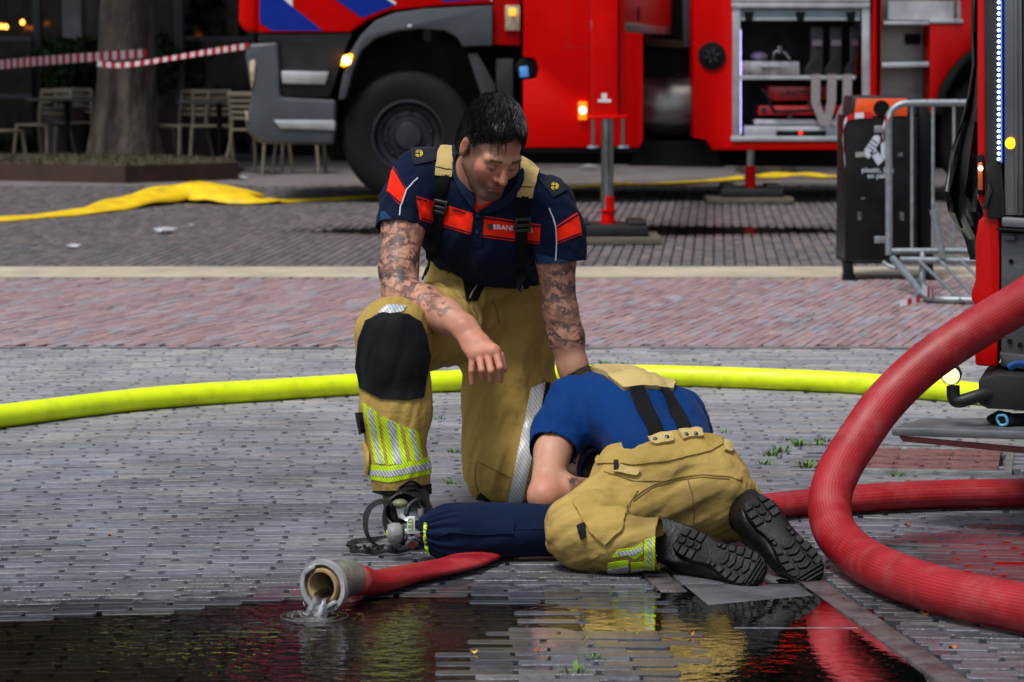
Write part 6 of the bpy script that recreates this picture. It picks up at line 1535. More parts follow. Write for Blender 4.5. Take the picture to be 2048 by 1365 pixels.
# hair: cropped cap plus combed strands
def hair(c, R, s, parent, bvh_src=None, n=2600, seed=1, cut=(-.014, 1.15), fringe=True, thick=.0115, mat_=None):
    f = Field(c - .16*s, c + .16*s, .0032); q = lambda x, y, z: c + R @ (np.array((x, y, z))*s)
    f.ell(q(0, -.016, .040), np.array((.077+thick*.42, .098+thick*.8, .088+thick*1.35))*s, R, .01); f.ell(q(.012, .050, .092), np.array((.050, .045, .030))*s, R, .02)
    f.ell(q(0, -.045, -.02), np.array((.072+thick*.5, .065+thick*.3, .07))*s, R, .02)
    V, T = f.mesh(1); l = (V - c) @ R / s
    g = (l[:, 2] - (cut[0] + cut[1]*l[:, 1])) - .018*(fbm(l*np.array((60, 40, 10)), 2, 3)-.5)*2
    ear = np.sqrt(((np.abs(l[:, 0])-.082)/.05)**2 + ((l[:, 1]+.004)/.026)**2 + ((l[:, 2]+.010)/.034)**2) - 1
    g = np.minimum(g, ear*.05)
    V2, T2, u = clip_tri(V, T, g)
    N = normals(V2, T2); V2 = V2 + N*(.0030*(fbm(((V2-c) @ R)*np.array((70, 10, 40)), 2, 9)-.5)*2)[:, None]
    h = mesh_obj('hair', V2, T2, mat_ or M_HAIR, parent, smooth=True, sharp=0)
    r = np.random.RandomState(seed); mb = MB(); l2 = (V2 - c) @ R / s; pick = r.randint(0, len(V2), n); BV = BVHTree.FromPolygons(V2.tolist(), T2.tolist())
    for i in pick:
        p = V2[i] + N[i]*.001; lp = l2[i]
        d = np.array((lp[0]*3.0 + r.randn()*.16 + .45*(lp[2] > .06), .95 + r.randn()*.14, -.2 - 9.0*abs(lp[0]))); d = R @ d
        L_ = r.uniform(.022, .048); P = [p]; v = nrm(d - N[i]*np.dot(d, N[i]))
        for k in range(4):
            qn = P[-1] + v*L_/4; hit = BV.find_nearest(Vector(qn))
            if hit[0] is None: break
            nn = np.array(hit[1]); nn = nn if np.dot(nn, qn - c) > 0 else -nn; base = np.array(hit[0]); hgt = .0012 + .0045*(k/4) + r.uniform(0, .003)
            qn = base + nn*hgt if np.linalg.norm(qn-base) < .02 else qn
            v = nrm(qn - P[-1] + R @ (r.randn(3)*.0012)); P.append(qn)
        if len(P) > 2: mb.tube(np.array(P), np.linspace(.0011, .0003, len(P)), 3, caps=False)
    if fringe:
        for k in range(9):
            x0 = r.uniform(.022, .066); p0 = q(x0, .088, .088 + r.uniform(-.012, .008)); p1 = q(x0 + r.uniform(-.004, .014), .108 + r.uniform(-.004, .006), .065); p2 = q(x0 + r.uniform(-.01, .02), .107 + r.uniform(-.004, .008), r.uniform(.040, .058))
            mb.tube(catmull([p0, p1, p2], 4), np.linspace(.0013, .0003, 9), 3, caps=False)
    o = mb.build('hair_strands', mat_ or M_HAIR, h, smooth=False); tag(o, kind='stuff'); return h
hair(hc1, R1, HS, person1)

# polo shirt
f = Field(np.minimum(K['sR'], K['wai']) - np.array((.16, .40, .18)), np.maximum(K['sL'], K['nb']) + np.array((.16, .40, .14)), .0042)
f.cap(K['wai'] + np.array((0, .02, -.06)), K['che'], .108, .132, .04, side=side1, fs=1.25, fn=1.0); f.cap(K['che'], K['nb'] + np.array((0, .02, -.03)), .132, .10, .05, side=side1, fs=1.38)
f.chain([K['nb'] + np.array((-.03, .035, .0)), K['sR'] + np.array((.01, 0, .005))], [.070, .070], .04); f.chain([K['nb'] + np.array((.03, .035, .0)), K['sL'] + np.array((-.01, 0, .005))], [.070, .070], .04)
f.chain([K['sR'], W(815, 400, 7.69), W(805, 452, 7.66), W(803, 474, 7.655)], [.068, .066, .0605, .0600], .03); f.chain([K['sL'], W(1116, 460, 7.69), W(1122, 515, 7.685), W(1124, 540, 7.68)], [.067, .064, .0595, .059], .03)
f.plane(W(806, 459, 7.66), nrm(W(802, 520, 7.61) - W(815, 400, 7.69) + np.array((-.005, 0, 0)))) if False else None
V, T = f.mesh(2)
# cut the sleeves open at their hems and the collar at the neck
dR = nrm(W(799, 520, 7.62) - W(815, 400, 7.69)); gR = -(V - W(806, 458, 7.66)) @ dR; nearR = (np.linalg.norm(V - W(806, 458, 7.66), axis=1) < .14)
dL = nrm(W(1122, 560, 7.68) - W(1112, 440, 7.69) + np.array((.0, 0, -.02))); gL = -(V - W(1121, 524, 7.685)) @ dL; nearL = (np.linalg.norm(V - W(1121, 524, 7.685), axis=1) < .12)
def axd(p, d): r = V - p; return np.linalg.norm(r - np.outer(r @ d, d), axis=1)
g = np.where(nearR & (axd(W(806, 458, 7.66), dR) < .082), gR, .1); g = np.where(nearL & (axd(W(1121, 524, 7.685), dL) < .080), gL, g)
nax = nrm(q1(0, -.02, -.06) - K['nb']); rel = V - (K['nb'] + np.array((0, -.01, .02))); 
rad_ = np.linalg.norm(rel - np.outer(rel @ nax, nax), axis=1); g = np.where((rel @ nax > -.05) & (rad_ < .12), np.minimum(g, rad_ - .072), g)
tn = nrm(np.cross(side1, (0, 1, 0))); tn = tn if tn[2] > 0 else -tn; tn = nrm(tn + np.array((0, -.12, 0))); WP = W(960, 549, 7.84)
g = np.minimum(g, (V - WP) @ tn + .006)
V, T, _ = clip_tri(V, T, g)
SH = Garment(V, T)
tor = nrm(K['che'] - K['wai'])
SH.folds(.012, 5, 15, nrm(tor + .6*side1), K['wai'], .26, 3).folds(.009, 6, 18, nrm(tor - .7*side1), W(900, 470, 7.7), .18, 5).folds(.009, 6, 20, nrm(dR + .5*side1), W(820, 430, 7.68), .15, 6).folds(.009, 6, 20, nrm(dL - .5*side1), W(1105, 490, 7.69), .14, 8).folds(.016, 4, 10, nrm(tor + .3*side1), W(980, 510, 7.75), .22, 31).folds(.006, 10, 24, nrm(tor - .5*side1), None, None, 32).lumps(.003, 12, 2)
shirt = SH.build('polo_shirt', M_NAVY, person1); sm = shirt.modifiers.new('thick', 'SOLIDIFY'); sm.thickness = .003; sm.offset = -1
P_ = SH.patch
P_('red_stripe', z7([(172, 530), (182, 520), (268, 668), (240, 725), (222, 765), (138, 680)]), .0012, M_STRIPE, shirt)
P_('red_stripe', z7([(325, 706), (690, 818), (672, 952), (350, 858)]), .0012, M_STRIPE, shirt, facing=-.2); P_('red_stripe', z7([(756, 832), (1116, 888), (1108, 1012), (748, 968)]), .0012, M_STRIPE, shirt, facing=-.2)
P_('red_stripe', z7([(1212, 898), (1342, 812), (1352, 815), (1380, 950), (1216, 1012)]), .0012, M_STRIPE, shirt)
for a, b in (((325, 718), (690, 830)), ((352, 846), (672, 940)), ((756, 844), (1116, 900)), ((748, 956), (1108, 1000)), ((1212, 910), (1350, 826)), ((1216, 1000), (1380, 938)), ((184, 532), (262, 672)), ((145, 680), (226, 752))):
    thin('stripe_line', SH, z7([a, b]), .0042, .0022, M_NAVY, shirt)
def strip_px(pts, w):
    L_, R_ = [], []
    for i, p in enumerate(pts):
        a = np.array(pts[max(0, i-1)]); b = np.array(pts[min(len(pts)-1, i+1)]); t = nrm(b-a); n_ = np.array((-t[1], t[0]))*w/2; L_.append(tuple(np.array(p)+n_)); R_.append(tuple(np.array(p)-n_))
    return L_ + R_[::-1]
thin('piping', SH, z7([(336, 592), (300, 628), (262, 672), (240, 745), (226, 775), (220, 830), (214, 896)]), .0036, .0030, M_PIPE, shirt); thin('piping', SH, z7([(1168, 782), (1195, 840), (1210, 900), (1216, 1000), (1213, 1118)]), .0036, .0030, M_PIPE, shirt)
P_('sleeve_cuff', z7([(100, 800), (100, 880), (230, 945), (350, 955), (352, 925), (230, 905), (122, 800)]), .0015, M_NAVYL, shirt); P_('sleeve_cuff', z7([(1085, 1070), (1370, 1140), (1372, 1175), (1100, 1140)]), .0015, M_NAVYL, shirt)
P_('placket', z7([(692, 780), (754, 800), (745, 1030), (672, 1030)]), .0022, M_NAVY, shirt, facing=.1)
for p in ((716, 830), (712, 930)):
    c, nn = SH.cast(*z7([p])[0], .004)
    if c is not None: MB().cyl(c, c + nn*.002, .005, n=12).build('button', M_NAVYL, shirt)
for poly, em in (([(288, 414), (440, 388), (456, 482), (314, 512)], (345, 447)), ([(1100, 602), (1215, 568), (1284, 668), (1195, 718)], (1202, 653))):
    ep = P_('epaulette', z7(poly), .005, M_WEB if False else cloth('charcoal_epaulette', '#20232e', .85), shirt, thick=.005)
    for dx, dy, rr in ((0, 0, 20), (0, 0, 11)):
        for a0 in (0, 1.7, 3.4, 5.0):
            arc = [(em[0] + math.cos(a0+t)*rr*1.0 + dx, em[1] + math.sin(a0+t)*rr) for t in np.linspace(0, 1.25, 5)]
            thin('rank_badge', SH, z7(arc), .0030, .0066, mat('gold_thread', '#d9b91e', .5), shirt)
# wording beside the crest
V0, F0 = text_mesh('BRANDWEER', 1.0, .02); V0[:, 0] -= V0[:, 0].min(); wpx = 82; hgt = 9.5; sc_ = hgt/ .72
PX = []
for v in V0:
    tx = v[0]*sc_*1.02; px, py = 987 + tx, 458.0 + tx*.085 - v[1]*sc_
    h, nn = SH.cast(px, py, .0030); PX.append(h if h is not None else W(px, py, 7.6))
mesh_obj('lettering', PX, F0, M_WHITE, shirt, smooth=False)
P_('crest', z7([(772, 892), (795, 880), (815, 892), (808, 915), (793, 926), (778, 912)]), .0028, mat('dark_gold_crest', '#3a2612', .5), shirt)

# collar: two folded leaves round the neck and the red inside edge
def collar(pts, w, m, name, off=.010, th=.004):
    P, Nn = on_surf([SH], pts, off); return ribbon(name, P, Nn, w, th, m, shirt, n=5) if len(P) > 2 else None
M_COLL = cloth('navy_collar_cloth', '#16253c', .85, wr=.3)
P_('collar_lining', z7([(680, 672), (720, 700), (818, 728), (792, 762), (704, 806), (690, 740)]), .003, M_STRIPE, shirt, facing=-.1)
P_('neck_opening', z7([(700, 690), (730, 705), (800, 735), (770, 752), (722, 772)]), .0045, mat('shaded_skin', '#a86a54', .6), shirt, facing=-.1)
P_('collar', z7([(552, 400), (600, 380), (632, 470), (690, 660), (706, 720), (696, 790), (640, 720), (585, 640), (556, 560)]), .012, M_COLL, shirt, thick=.010, facing=-.3)
P_('collar', z7([(700, 806), (800, 752), (880, 716), (950, 640), (985, 540), (1000, 560), (985, 640), (958, 706), (900, 760), (800, 800)]), .012, M_COLL, shirt, thick=.010, facing=-.3)

# turnout trousers
KN = dict(kR=W(786, 668, 7.42), aR=W(806, 985, 7.38), kL=X_(1010, 7.88, .10), hL=W(1012, 640, 8.0), hR=W(925, 630, 7.95), aL=X_(1035, 8.35, .09))
f = Field(np.array((-.46, 7.15, -.02)), np.array((.24, 8.62, .75)), .0048)
f.cap(K['pel'] + np.array((0, .0, -.03)), K['wai'] + np.array((0, -.035, .06)), .142, .146, .05, side=side1, fs=1.13, fn=1.06)
f.chain([KN['hL'], W(1015, 800, 7.95), KN['kL'] + np.array((.005, 0, .02))], [.135, .125, .118], .04); f.chain([KN['kL'] + np.array((.005, -.0, -.03)), KN['aL']], [.105, .085], .03)
f.chain([KN['hR'], W(860, 655, 7.68), KN['kR']], [.122, .104, .088], .05); f.chain([KN['kR'], W(788, 720, 7.41), W(790, 830, 7.40), W(800, 930, 7.385), KN['aR']], [.087, .086, .087, .078, .0725], .04)
V, T = f.mesh(2)
tn = nrm(np.cross(side1, (0, 1, 0))); tn = tn if tn[2] > 0 else -tn; g = -(V - (W(960, 549, 7.84))) @ nrm(tn + np.array((0, -.12, 0)))
g = np.where(np.linalg.norm(V - K['wai'], axis=1) < .30, g, .1)
gh = (V - KN['aR']) @ np.array((.03, 0, 1.0)); g = np.where(np.linalg.norm(V - KN['aR'], axis=1) < .13, np.minimum(g, gh), g)
g = np.minimum(g, V[:, 2] - .003)
V, T, _ = clip_tri(V, T, g); TR = Garment(V, T)
TR.folds(.018, 5, 13, (0, .5, -.3), KN['kR'] + np.array((.05, .1, -.03)), .20, 1).folds(.018, 7, 10, (1, .2, .25), W(1000, 660, 7.9), .20, 2).folds(.013, 3.5, 12, (.15, 0, 1), W(1010, 860, 7.8), .30, 3).folds(.014, 16, 8, (.2, 0, 1), KN['aR'] + np.array((0, 0, .09)), .16, 4).folds(.018, 6, 14, (.6, 0, 1), W(900, 640, 7.75), .15, 7).folds(.020, 4, 9, (.12, 0, 1), W(1010, 780, 7.85), .42, 21).folds(.016, 9, 5, (0, .2, 1), W(800, 880, 7.39), .20, 22).folds(.018, 5, 11, (1, -.5, .5), W(1000, 620, 7.9), .24, 23).folds(.007, 12, 26, (.3, 0, 1), None, None, 24).lumps(.004, 9, 5)
tro = TR.build('turnout_trousers', M_KHAKI, person1); sm = tro.modifiers.new('thick', 'SOLIDIFY'); sm.thickness = .005; sm.offset = -1
Q_ = TR.patch
lowleg = -.05
Q_('knee_pad', [(733, 642), (765, 627), (815, 630), (840, 645), (850, 670), (858, 715), (850, 760), (845, 796), (815, 801), (762, 798), (722, 776), (714, 735), (719, 680)], .006, M_PAD1, tro, thick=.008, facing=-.25)
Q_('knee_patch', [(755, 627), (775, 611), (812, 613), (806, 625), (780, 629)], .004, M_REFL, tro, facing=-.3)
for yl, gr_ in (([(96, 668), (175, 728), (222, 1008), (168, 1000)], [(122, 690), (150, 712), (208, 1005), (187, 1005)]), ([(195, 742), (298, 790), (342, 1005), (238, 1010)], [(228, 760), (270, 780), (312, 1005), (275, 1008)]), ([(318, 797), (400, 830), (422, 982), (362, 992)], [(348, 808), (372, 820), (407, 985), (388, 990)])):
    Q_('hivis_strip', z8(yl), .0022, M_HIVIS, tro, facing=-.2); Q_('reflective_strip', z8(gr_), .0034, M_REFL, tro, facing=-.2)
Q_('hivis_band', z8([(120, 1008), (240, 1020), (470, 966), (480, 1056), (240, 1106), (120, 1085)]), .0026, M_HIVIS, tro); Q_('reflective_band', z8([(120, 1034), (240, 1046), (470, 994), (480, 1028), (240, 1078), (120, 1062)]), .0036, M_REFL, tro)
Q_('hem_band', z8([(130, 1152), (300, 1150), (490, 1108), (490, 1175), (130, 1215)]), .003, M_PAD1, tro, facing=-2)
Q_('reflective_stripe', z8([(1016, 590), (1090, 560), (1060, 760), (960, 1240), (884, 1246)]), .0030, M_REFLW, tro, facing=-.2)
Q_('side_zip', z8([(1092, 560), (1118, 560), (1030, 1110), (1010, 1110)]), .003, M_PAD1, tro, facing=-.2)
Q_('knee_guard', z8([(636, 1185), (660, 1200), (705, 1215), (738, 1160), (790, 1205), (860, 1245), (1000, 1240), (1010, 1290), (630, 1290)]), .003, M_PAD1, tro, facing=-.2)
Q_('fly_flap', z8([(640, -20), (790, -20), (718, 116), (662, 118)]), .003, M_PAD1, tro, facing=0); thin('fly_seam', TR, z8([(735, -5), (672, 105)]), .0045, .0046, M_KHAKIL, tro)
M_SEAM = cloth('dark_seam', '#6f5c33', .9)
for s_ in ([(720, 990), (800, 1030), (900, 1078), (1010, 1110)], [(415, 300), (440, 300), (480, 290)], [(455, 400), (520, 402), (560, 440)], [(810, 120), (830, 180), (840, 240)], [(716, 1000), (712, 1100), (726, 1160)]): thin('seam', TR, z8(s_), .0026, .0010, M_SEAM, tro)
Q_('side_pocket', z8([(78, 725), (96, 722), (112, 830), (98, 838)]), .012, M_PAD1, tro, thick=.012)
P, Nn = on_surf([TR], z8([(118, 890), (130, 940), (140, 1000), (136, 1060)]), .010)
if len(P) > 2: ribbon('ankle_strap', P, Nn, .02, .008, M_KHAKI, tro)
# braces
Pk = [(600, 330), (545, 400), (515, 480), (497, 580)]
P_('shoulder_strap', z7([(640, 320), (600, 395), (562, 478), (552, 590), (441, 574), (458, 450), (502, 366), (560, 320)]), .009, M_KHAKIL, person1, thick=.012); P_('shoulder_strap', z7([(990, 410), (1060, 440), (1108, 510), (1064, 722), (958, 706), (985, 560)]), .009, M_KHAKIL, person1, thick=.012)
thin('strap_stitching', SH, z7([(448, 528), (554, 545)]), .0022, .0102, M_PAD1, person1); thin('strap_stitching', SH, z7([(976, 648), (1074, 664)]), .0022, .0102, M_PAD1, person1)
for pts, wpx in (([(497, 575), (492, 650), (480, 760), (462, 880), (445, 1000), (428, 1080), (408, 1190)], .033), ([(1012, 705), (1005, 780), (990, 890), (990, 1000), (990, 1100), (985, 1180), (980, 1270)], .033)):
    pp = z7(pts); P, Nn = on_surf([SH, TR], pp, .0075)
    d0 = np.median([q[1] for q in P[:3]]); P = [q if abs(q[1]-d0) < .12 else W(*proj(q), d0 + .02) for q in P]; Nn = [nrm(.5*n1 + .5*Nn[1]) for n1 in Nn]
    st_ = ribbon('brace_strap', P, Nn, wpx, .004, M_WEB, person1)
    P2, N2_ = on_surf([SH], [pp[2]], .013); c, nn = P2[0], N2_[0]; t = nrm(P[3]-P[1]); s_ = np.cross(t, nn)
    for dz in (-.017, 0.0, .013): MB().obox(c + t*dz, s_*.021, t*.0045, nn*.004).build('buckle_bar', mat('buckle_plastic', '#1d2125', .4), st_, bevel=.002)
    for sx in (-1, 1): MB().obox(c + s_*sx*.0195 - t*.002, s_*.0035, t*.02, nn*.0045).build('buckle_side', MATS['buckle_plastic'], st_, bevel=.002)
    c = P[-1]; nn = Nn[-1]; t = nrm(P[-1]-P[-2]); s_ = np.cross(t, nn)
    MB().tube(catmull([c - s_*.019 + nn*.006, c - s_*.019 + t*.014 + nn*.006, c + s_*.019 + t*.014 + nn*.006, c + s_*.019 + nn*.006], 5), .0026, 8).build('brace_ring', MATS['buckle_plastic'], st_)

# boots
def boot_upright(heel, toe, ankle_top, name, parent, sc=1.0):
    heel = np.array(heel, float); toe = np.array(toe, float); fw = nrm(toe - heel); sd_ = np.cross(fw, (0, 0, 1)); top = np.array(ankle_top, float)
    lo = np.minimum.reduce([heel, toe, top]) - .10; hi = np.maximum.reduce([heel, toe, top]) + .10; f = Field(lo, hi, .0045)
    f.cap(heel + fw*.02 + np.array((0, 0, .05)), toe - fw*.05 + np.array((0, 0, .045)), .043, .045, .03, side=sd_, fs=1.05, fn=.85); f.cap(heel + fw*.03 + np.array((0, 0, .07)), top, .050, .055, .04); f.cap(heel + fw*.05 + np.array((0, 0, .10)), toe - fw*.09 + np.array((0, 0, .06)), .045, .042, .04)
    f.plane(np.array((0, 0, .022)), (0, 0, -1)); V, T = f.mesh(1); b = mesh_obj(name, V, T, M_BOOTL, parent, smooth=True, sharp=0)
    mb = MB(); out = []
    for t, w in ((0, .026), (.02, .037), (.08, .039), (.15, .036), (.22, .046), (.27, .044), (.30, .026)): out.append((t, w))
    L_ = np.linalg.norm(toe-heel); poly = [heel + fw*t*L_/.30 + sd_*w for t, w in out] + [heel + fw*t*L_/.30 - sd_*w for t, w in reversed(out)]
    mb.prism([p*np.array((1, 1, 0)) + np.array((0, 0, .030)) for p in poly], (0, 0, -.027)); mb.build('sole', M_SOLE, b, bevel=.005); return b, fw, sd_
b1, fw, sd_ = boot_upright(X_(806, 7.44, 0), X_(836, 7.15, 0), W(811, 975, 7.385), 'boot', person1)
M_BRED = mat('boot_red', '#c01818', .4)
for k in range(5):
    c = X_(818 + 2.5*k, 7.33 - .022*k, .145 - .016*k); MB().tube(catmull([c - sd_*.03 + np.array((0, 0, -.012)), c + np.array((0, -.012, .006)), c + sd_*.03 + np.array((0, 0, -.012))], 4), .0035, 6).build('boot_lace', M_WEB, b1)
for sx in (-1, 1):
    c = X_(817, 7.335, .13) + sd_*sx*.018; MB().bar(c + np.array((0, .0, .02)), c + np.array((0, -.03, -.035)), .012, .006).build('red_trim', M_BRED, b1, bevel=.002)
    c = X_(817, 7.36, .115) + sd_*sx*.048; MB().bar(c + np.array((0, .0, .03)), c + np.array((0, -.02, -.05)), .006, .012).build('red_trim', M_BRED, b1, bevel=.002)
boot_upright(X_(1046, 8.42, 0), X_(1040, 8.60, 0), X_(1040, 8.36, .10), 'boot', person1)
# ================================================================== CROUCHING FIREFIGHTER (back to the camera)
J = dict(sL=W(1146, 812, 7.24), sR=W(1350, 838, 7.45), eL=W(1090, 992, 6.99), wL=W(1195, 985, 7.12), wai=W(1322, 892, 7.08), mid=W(1288, 846, 7.20), up=W(1242, 822, 7.36), nb=W(1200, 806, 7.40))
hc2 = W(1174, 842, 7.50); R2 = head_frame(hc2, math.radians(150), math.radians(55))
person2 = thing('person', 'crouching person seen from behind in blue shirt, khaki trousers with black braces and boots', 'person', (*X_(1300, 6.95, 0)[:2], 0))
side2 = nrm(J['sR'] - J['sL'])
f = Field(np.array((.03, 6.86, .03)), np.array((.52, 7.72, .47)), .0034)
f.cap(J['wai'], J['up'], .085, .095, .03, side=side2, fs=1.25, fn=.9); f.cap(J['sL'], J['sR'], .05, .05, .03)
f.cap(J['nb'], hc2, .058, .055, .03); sculpt_head(f, hc2, R2, 1.0)
f.chain([J['sL'], W(1105, 905, 7.10), J['eL']], [.050, .0430, .039], .02); f.chain([J['eL'], W(1125, 985, 7.03), J['wL']], [.040, .0425, .032], .02)
f.cap(J['wL'], W(1225, 980, 7.16), .028, .032, .02, side=(0, 0, 1), fs=1.1, fn=.6)
for i in range(4):
    a = W(1225, 970 + 9*i, 7.16); f.chain([a, a + np.array((.03, .012, -.004)), a + np.array((.055, .01, -.016))], [.0105, .0095, .008], .006)
f.chain([W(1205, 972, 7.13), W(1222, 955, 7.15), W(1240, 950, 7.16)], [.013, .011, .009], .008)
eR2, wR2 = W(1300, 950, 7.52), W(1200, 876, 7.34)
f.chain([J['sR'], eR2], [.05, .042], .02); f.chain([eR2, wR2], [.042, .030], .02); f.cap(wR2, W(1178, 880, 7.28), .027, .027, .02, side=(0, 0, 1), fs=1.1, fn=.65)
for i, (a, b, c) in enumerate((((1172, 872, 7.27), (1163, 890, 7.24), (1159, 905, 7.235)), ((1176, 882, 7.265), (1164, 905, 7.235), (1157, 934, 7.235)), ((1180, 892, 7.27), (1172, 912, 7.245), (1168, 930, 7.25)), ((1186, 898, 7.28), (1180, 915, 7.26), (1178, 926, 7.265)), ((1184, 866, 7.28), (1174, 860, 7.26), (1166, 862, 7.25)))):
    f.chain([W(*a), W(*b), W(*c)], [.0105, .0095, .0078], .006)
V, T = f.mesh(1); C = skin_cols(V, hc2, R2, 1.0); C = C*np.array((1.02, 1.03, 1.03)); nz = (fbm(V*22, 3, 4)-.5)[:, None]; C = C*(1 + nz*np.array((.16, .3, .35)))
me_ = sstep(.07, .02, np.linalg.norm(V - J['eL'], axis=1))[:, None]*.45; C = C*(1-me_) + np.array(lin('#b9634c'))*me_
x, y = proj(V); ink = sstep(-3, 4, polysd(x, y, [(1135, 955), (1250, 960), (1250, 1030), (1145, 1020)]))*(V[:, 1] < 7.2)
mesh_obj('body', V, T, M_SKIN, person2, smooth=True, sharp=0, cols=C, attrs={'ink': ink})
hair(hc2, R2, 1.0, person2, n=700, seed=4, cut=(-.06, .9), fringe=False, mat_=mat('brown_short_hair', '#2a1c14', .5, var=.25, vscale=60))
# shirt
f = Field(np.array((-.04, 6.85, .05)), np.array((.62, 7.75, .50)), .0044)
f.chain([J['wai'] + np.array((.012, -.05, -.025)), J['mid'], J['up']], [.110, .113, .100], .05, side=side2, fs=1.36, fn=.94)
f.chain([J['up'] + np.array((-.03, .0, .015)), J['sL'] + np.array((.012, .01, .0))], [.080, .070], .05); f.chain([J['up'] + np.array((.03, .02, .0)), J['sR'] + np.array((.01, 0, .0))], [.085, .075], .05)
f.chain([J['sL'], W(1118, 866, 7.16), W(1100, 922, 7.08)], [.068, .066, .064], .035); f.chain([J['sR'], W(1372, 880, 7.48), W(1372, 930, 7.50)], [.07, .065, .06], .03)
V, T = f.mesh(2)
dl = nrm(W(1100, 922, 7.08) - W(1128, 850, 7.18)); cH = W(1108, 898, 7.11); r = V - cH; ad = np.linalg.norm(r - np.outer(r @ dl, dl), axis=1)
g = np.where((np.linalg.norm(r, axis=1) < .14) & (ad < .10) & (r @ dl > -.03) & (V[:, 2] < cH[2] + .05), -(r @ dl), .1)
rn_ = V - hc2; g = np.minimum(g, np.linalg.norm(rn_, axis=1) - .085)
V, T, _ = clip_tri(V, T, g); S2 = Garment(V, T)
ta = nrm(J['up'] - J['wai'])
S2.folds(.012, 5, 13, nrm(ta + .8*side2), J['wai'], .22, 3).folds(.010, 6, 16, nrm(dl + .6*side2), W(1125, 870, 7.12), .13, 5).folds(.008, 4, 11, nrm(ta - .6*side2), J['mid'], .3, 8).folds(.010, 6, 18, nrm(ta), W(1390, 850, 7.3), .14, 9).folds(.014, 4, 9, nrm(side2*.9 + ta*.5), W(1200, 850, 7.2), .2, 31).folds(.012, 5, 12, nrm(ta + .2*side2), W(1330, 860, 7.15), .2, 32).folds(.005, 10, 22, nrm(ta), None, None, 33).lumps(.003, 10, 2)
sh2 = S2.build('t_shirt', M_BLUET, person2); sm = sh2.modifiers.new('thick', 'SOLIDIFY'); sm.thickness = .003; sm.offset = -1
thin('sleeve_hem', S2, z1([(98, 478), (150, 500), (210, 518), (262, 520)]), .003, .0012, cloth('dark_blue_hem', '#0d2a60', .7), sh2)
# trousers
f = Field(np.array((.04, 6.52, -.01)), np.array((.66, 7.60, .42)), .0046)
f.ell(W(1338, 975, 7.0), (.175, .150, .128), None, .04); f.cap(W(1320, 930, 7.02), J['wai'] + np.array((0, .0, .0)), .115, .112, .05, side=nrm(np.array((1, -.1, .12))), fs=1.30, fn=.92)
f.ell(W(1275, 985, 6.93), (.11, .10, .115), None, .04); f.ell(W(1412, 985, 6.95), (.11, .10, .112), None, .04)
hL2, kL2, kLb, aL2 = W(1270, 1000, 6.95), X_(1166, 6.80, .095), X_(1166, 6.77, .075), X_(1322, 6.71, .078)
f.chain([hL2, W(1215, 1040, 6.88), kL2], [.108, .094, .080], .035); f.chain([kL2, kLb], [.078, .068], .03); f.chain([kLb, X_(1240, 6.73, .078), aL2], [.072, .068, .066], .025)
kR2, aR2 = X_(1330, 7.38, .09), X_(1478, 6.98, .115)
f.chain([W(1400, 990, 7.05), kR2], [.12, .09], .04); f.chain([kR2, X_(1420, 7.12, .09), aR2], [.09, .085, .075], .03)
V, T = f.mesh(2)
wn_ = nrm(np.array((-.18, .62, .75))); g = -(V - W(1322, 884, 6.985)) @ wn_; g = np.where(np.linalg.norm(V - W(1322, 884, 7.02), axis=1) < .26, g, .1)
g = np.minimum(g, V[:, 2] - .002)
ex = nrm(aL2 - X_(1240, 6.73, .078)); r = V - aL2; g = np.where((np.linalg.norm(r, axis=1) < .12) & (V[:, 1] < 6.86), np.minimum(g, -(r @ ex) + .0), g)
V, T, _ = clip_tri(V, T, g); T2_ = Garment(V, T)
T2_.folds(.022, 7, 12, (1, .2, -.6), W(1200, 1030, 6.85), .15, 1).folds(.020, 14, 7, (1, 0, 0), X_(1180, 6.73, .06), .14, 2).folds(.013, 4, 10, (.2, .3, 1), W(1330, 915, 6.95), .17, 3).folds(.010, 12, 6, (1, 0, .2), X_(1260, 6.72, .08), .13, 4).folds(.010, 5, 9, (1, 0, -.3), W(1240, 960, 6.9), .13, 8).folds(.018, 5, 10, (1, .2, .5), W(1360, 960, 6.9), .22, 21).folds(.016, 6, 12, (.6, .3, -1), W(1215, 1000, 6.85), .20, 22).folds(.007, 12, 26, (1, 0, .4), None, None, 23).folds(.018, 9, 14, (.1, .3, 1), W(1260, 910, 6.95), .14, 24).lumps(.005, 8, 5)
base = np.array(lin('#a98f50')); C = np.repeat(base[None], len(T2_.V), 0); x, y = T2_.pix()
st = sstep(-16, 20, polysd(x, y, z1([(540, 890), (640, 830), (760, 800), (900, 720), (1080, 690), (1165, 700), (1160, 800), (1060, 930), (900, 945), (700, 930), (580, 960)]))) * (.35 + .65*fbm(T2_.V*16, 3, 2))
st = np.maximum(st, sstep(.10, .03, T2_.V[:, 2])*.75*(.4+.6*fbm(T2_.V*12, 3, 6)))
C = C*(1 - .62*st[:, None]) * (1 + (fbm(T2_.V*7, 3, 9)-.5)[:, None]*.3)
M_KH2 = mat('khaki_wet_seat', (1, 1, 1), .85, attr='Col', var=.12, vscale=9, bump=.5, bscale=30, spec=.12, sheen=.03)
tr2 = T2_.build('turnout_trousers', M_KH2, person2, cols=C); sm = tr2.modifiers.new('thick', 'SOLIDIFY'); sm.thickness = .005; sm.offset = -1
q2 = T2_.patch
q2('waistband', z1([(400, 560), (520, 548), (700, 500), (860, 470), (1010, 425), (1062, 470), (1062, 500), (1000, 535), (800, 580), (590, 605), (470, 600), (405, 600)]), .005, M_KHAKI, tr2, facing=-.3, thick=.006)
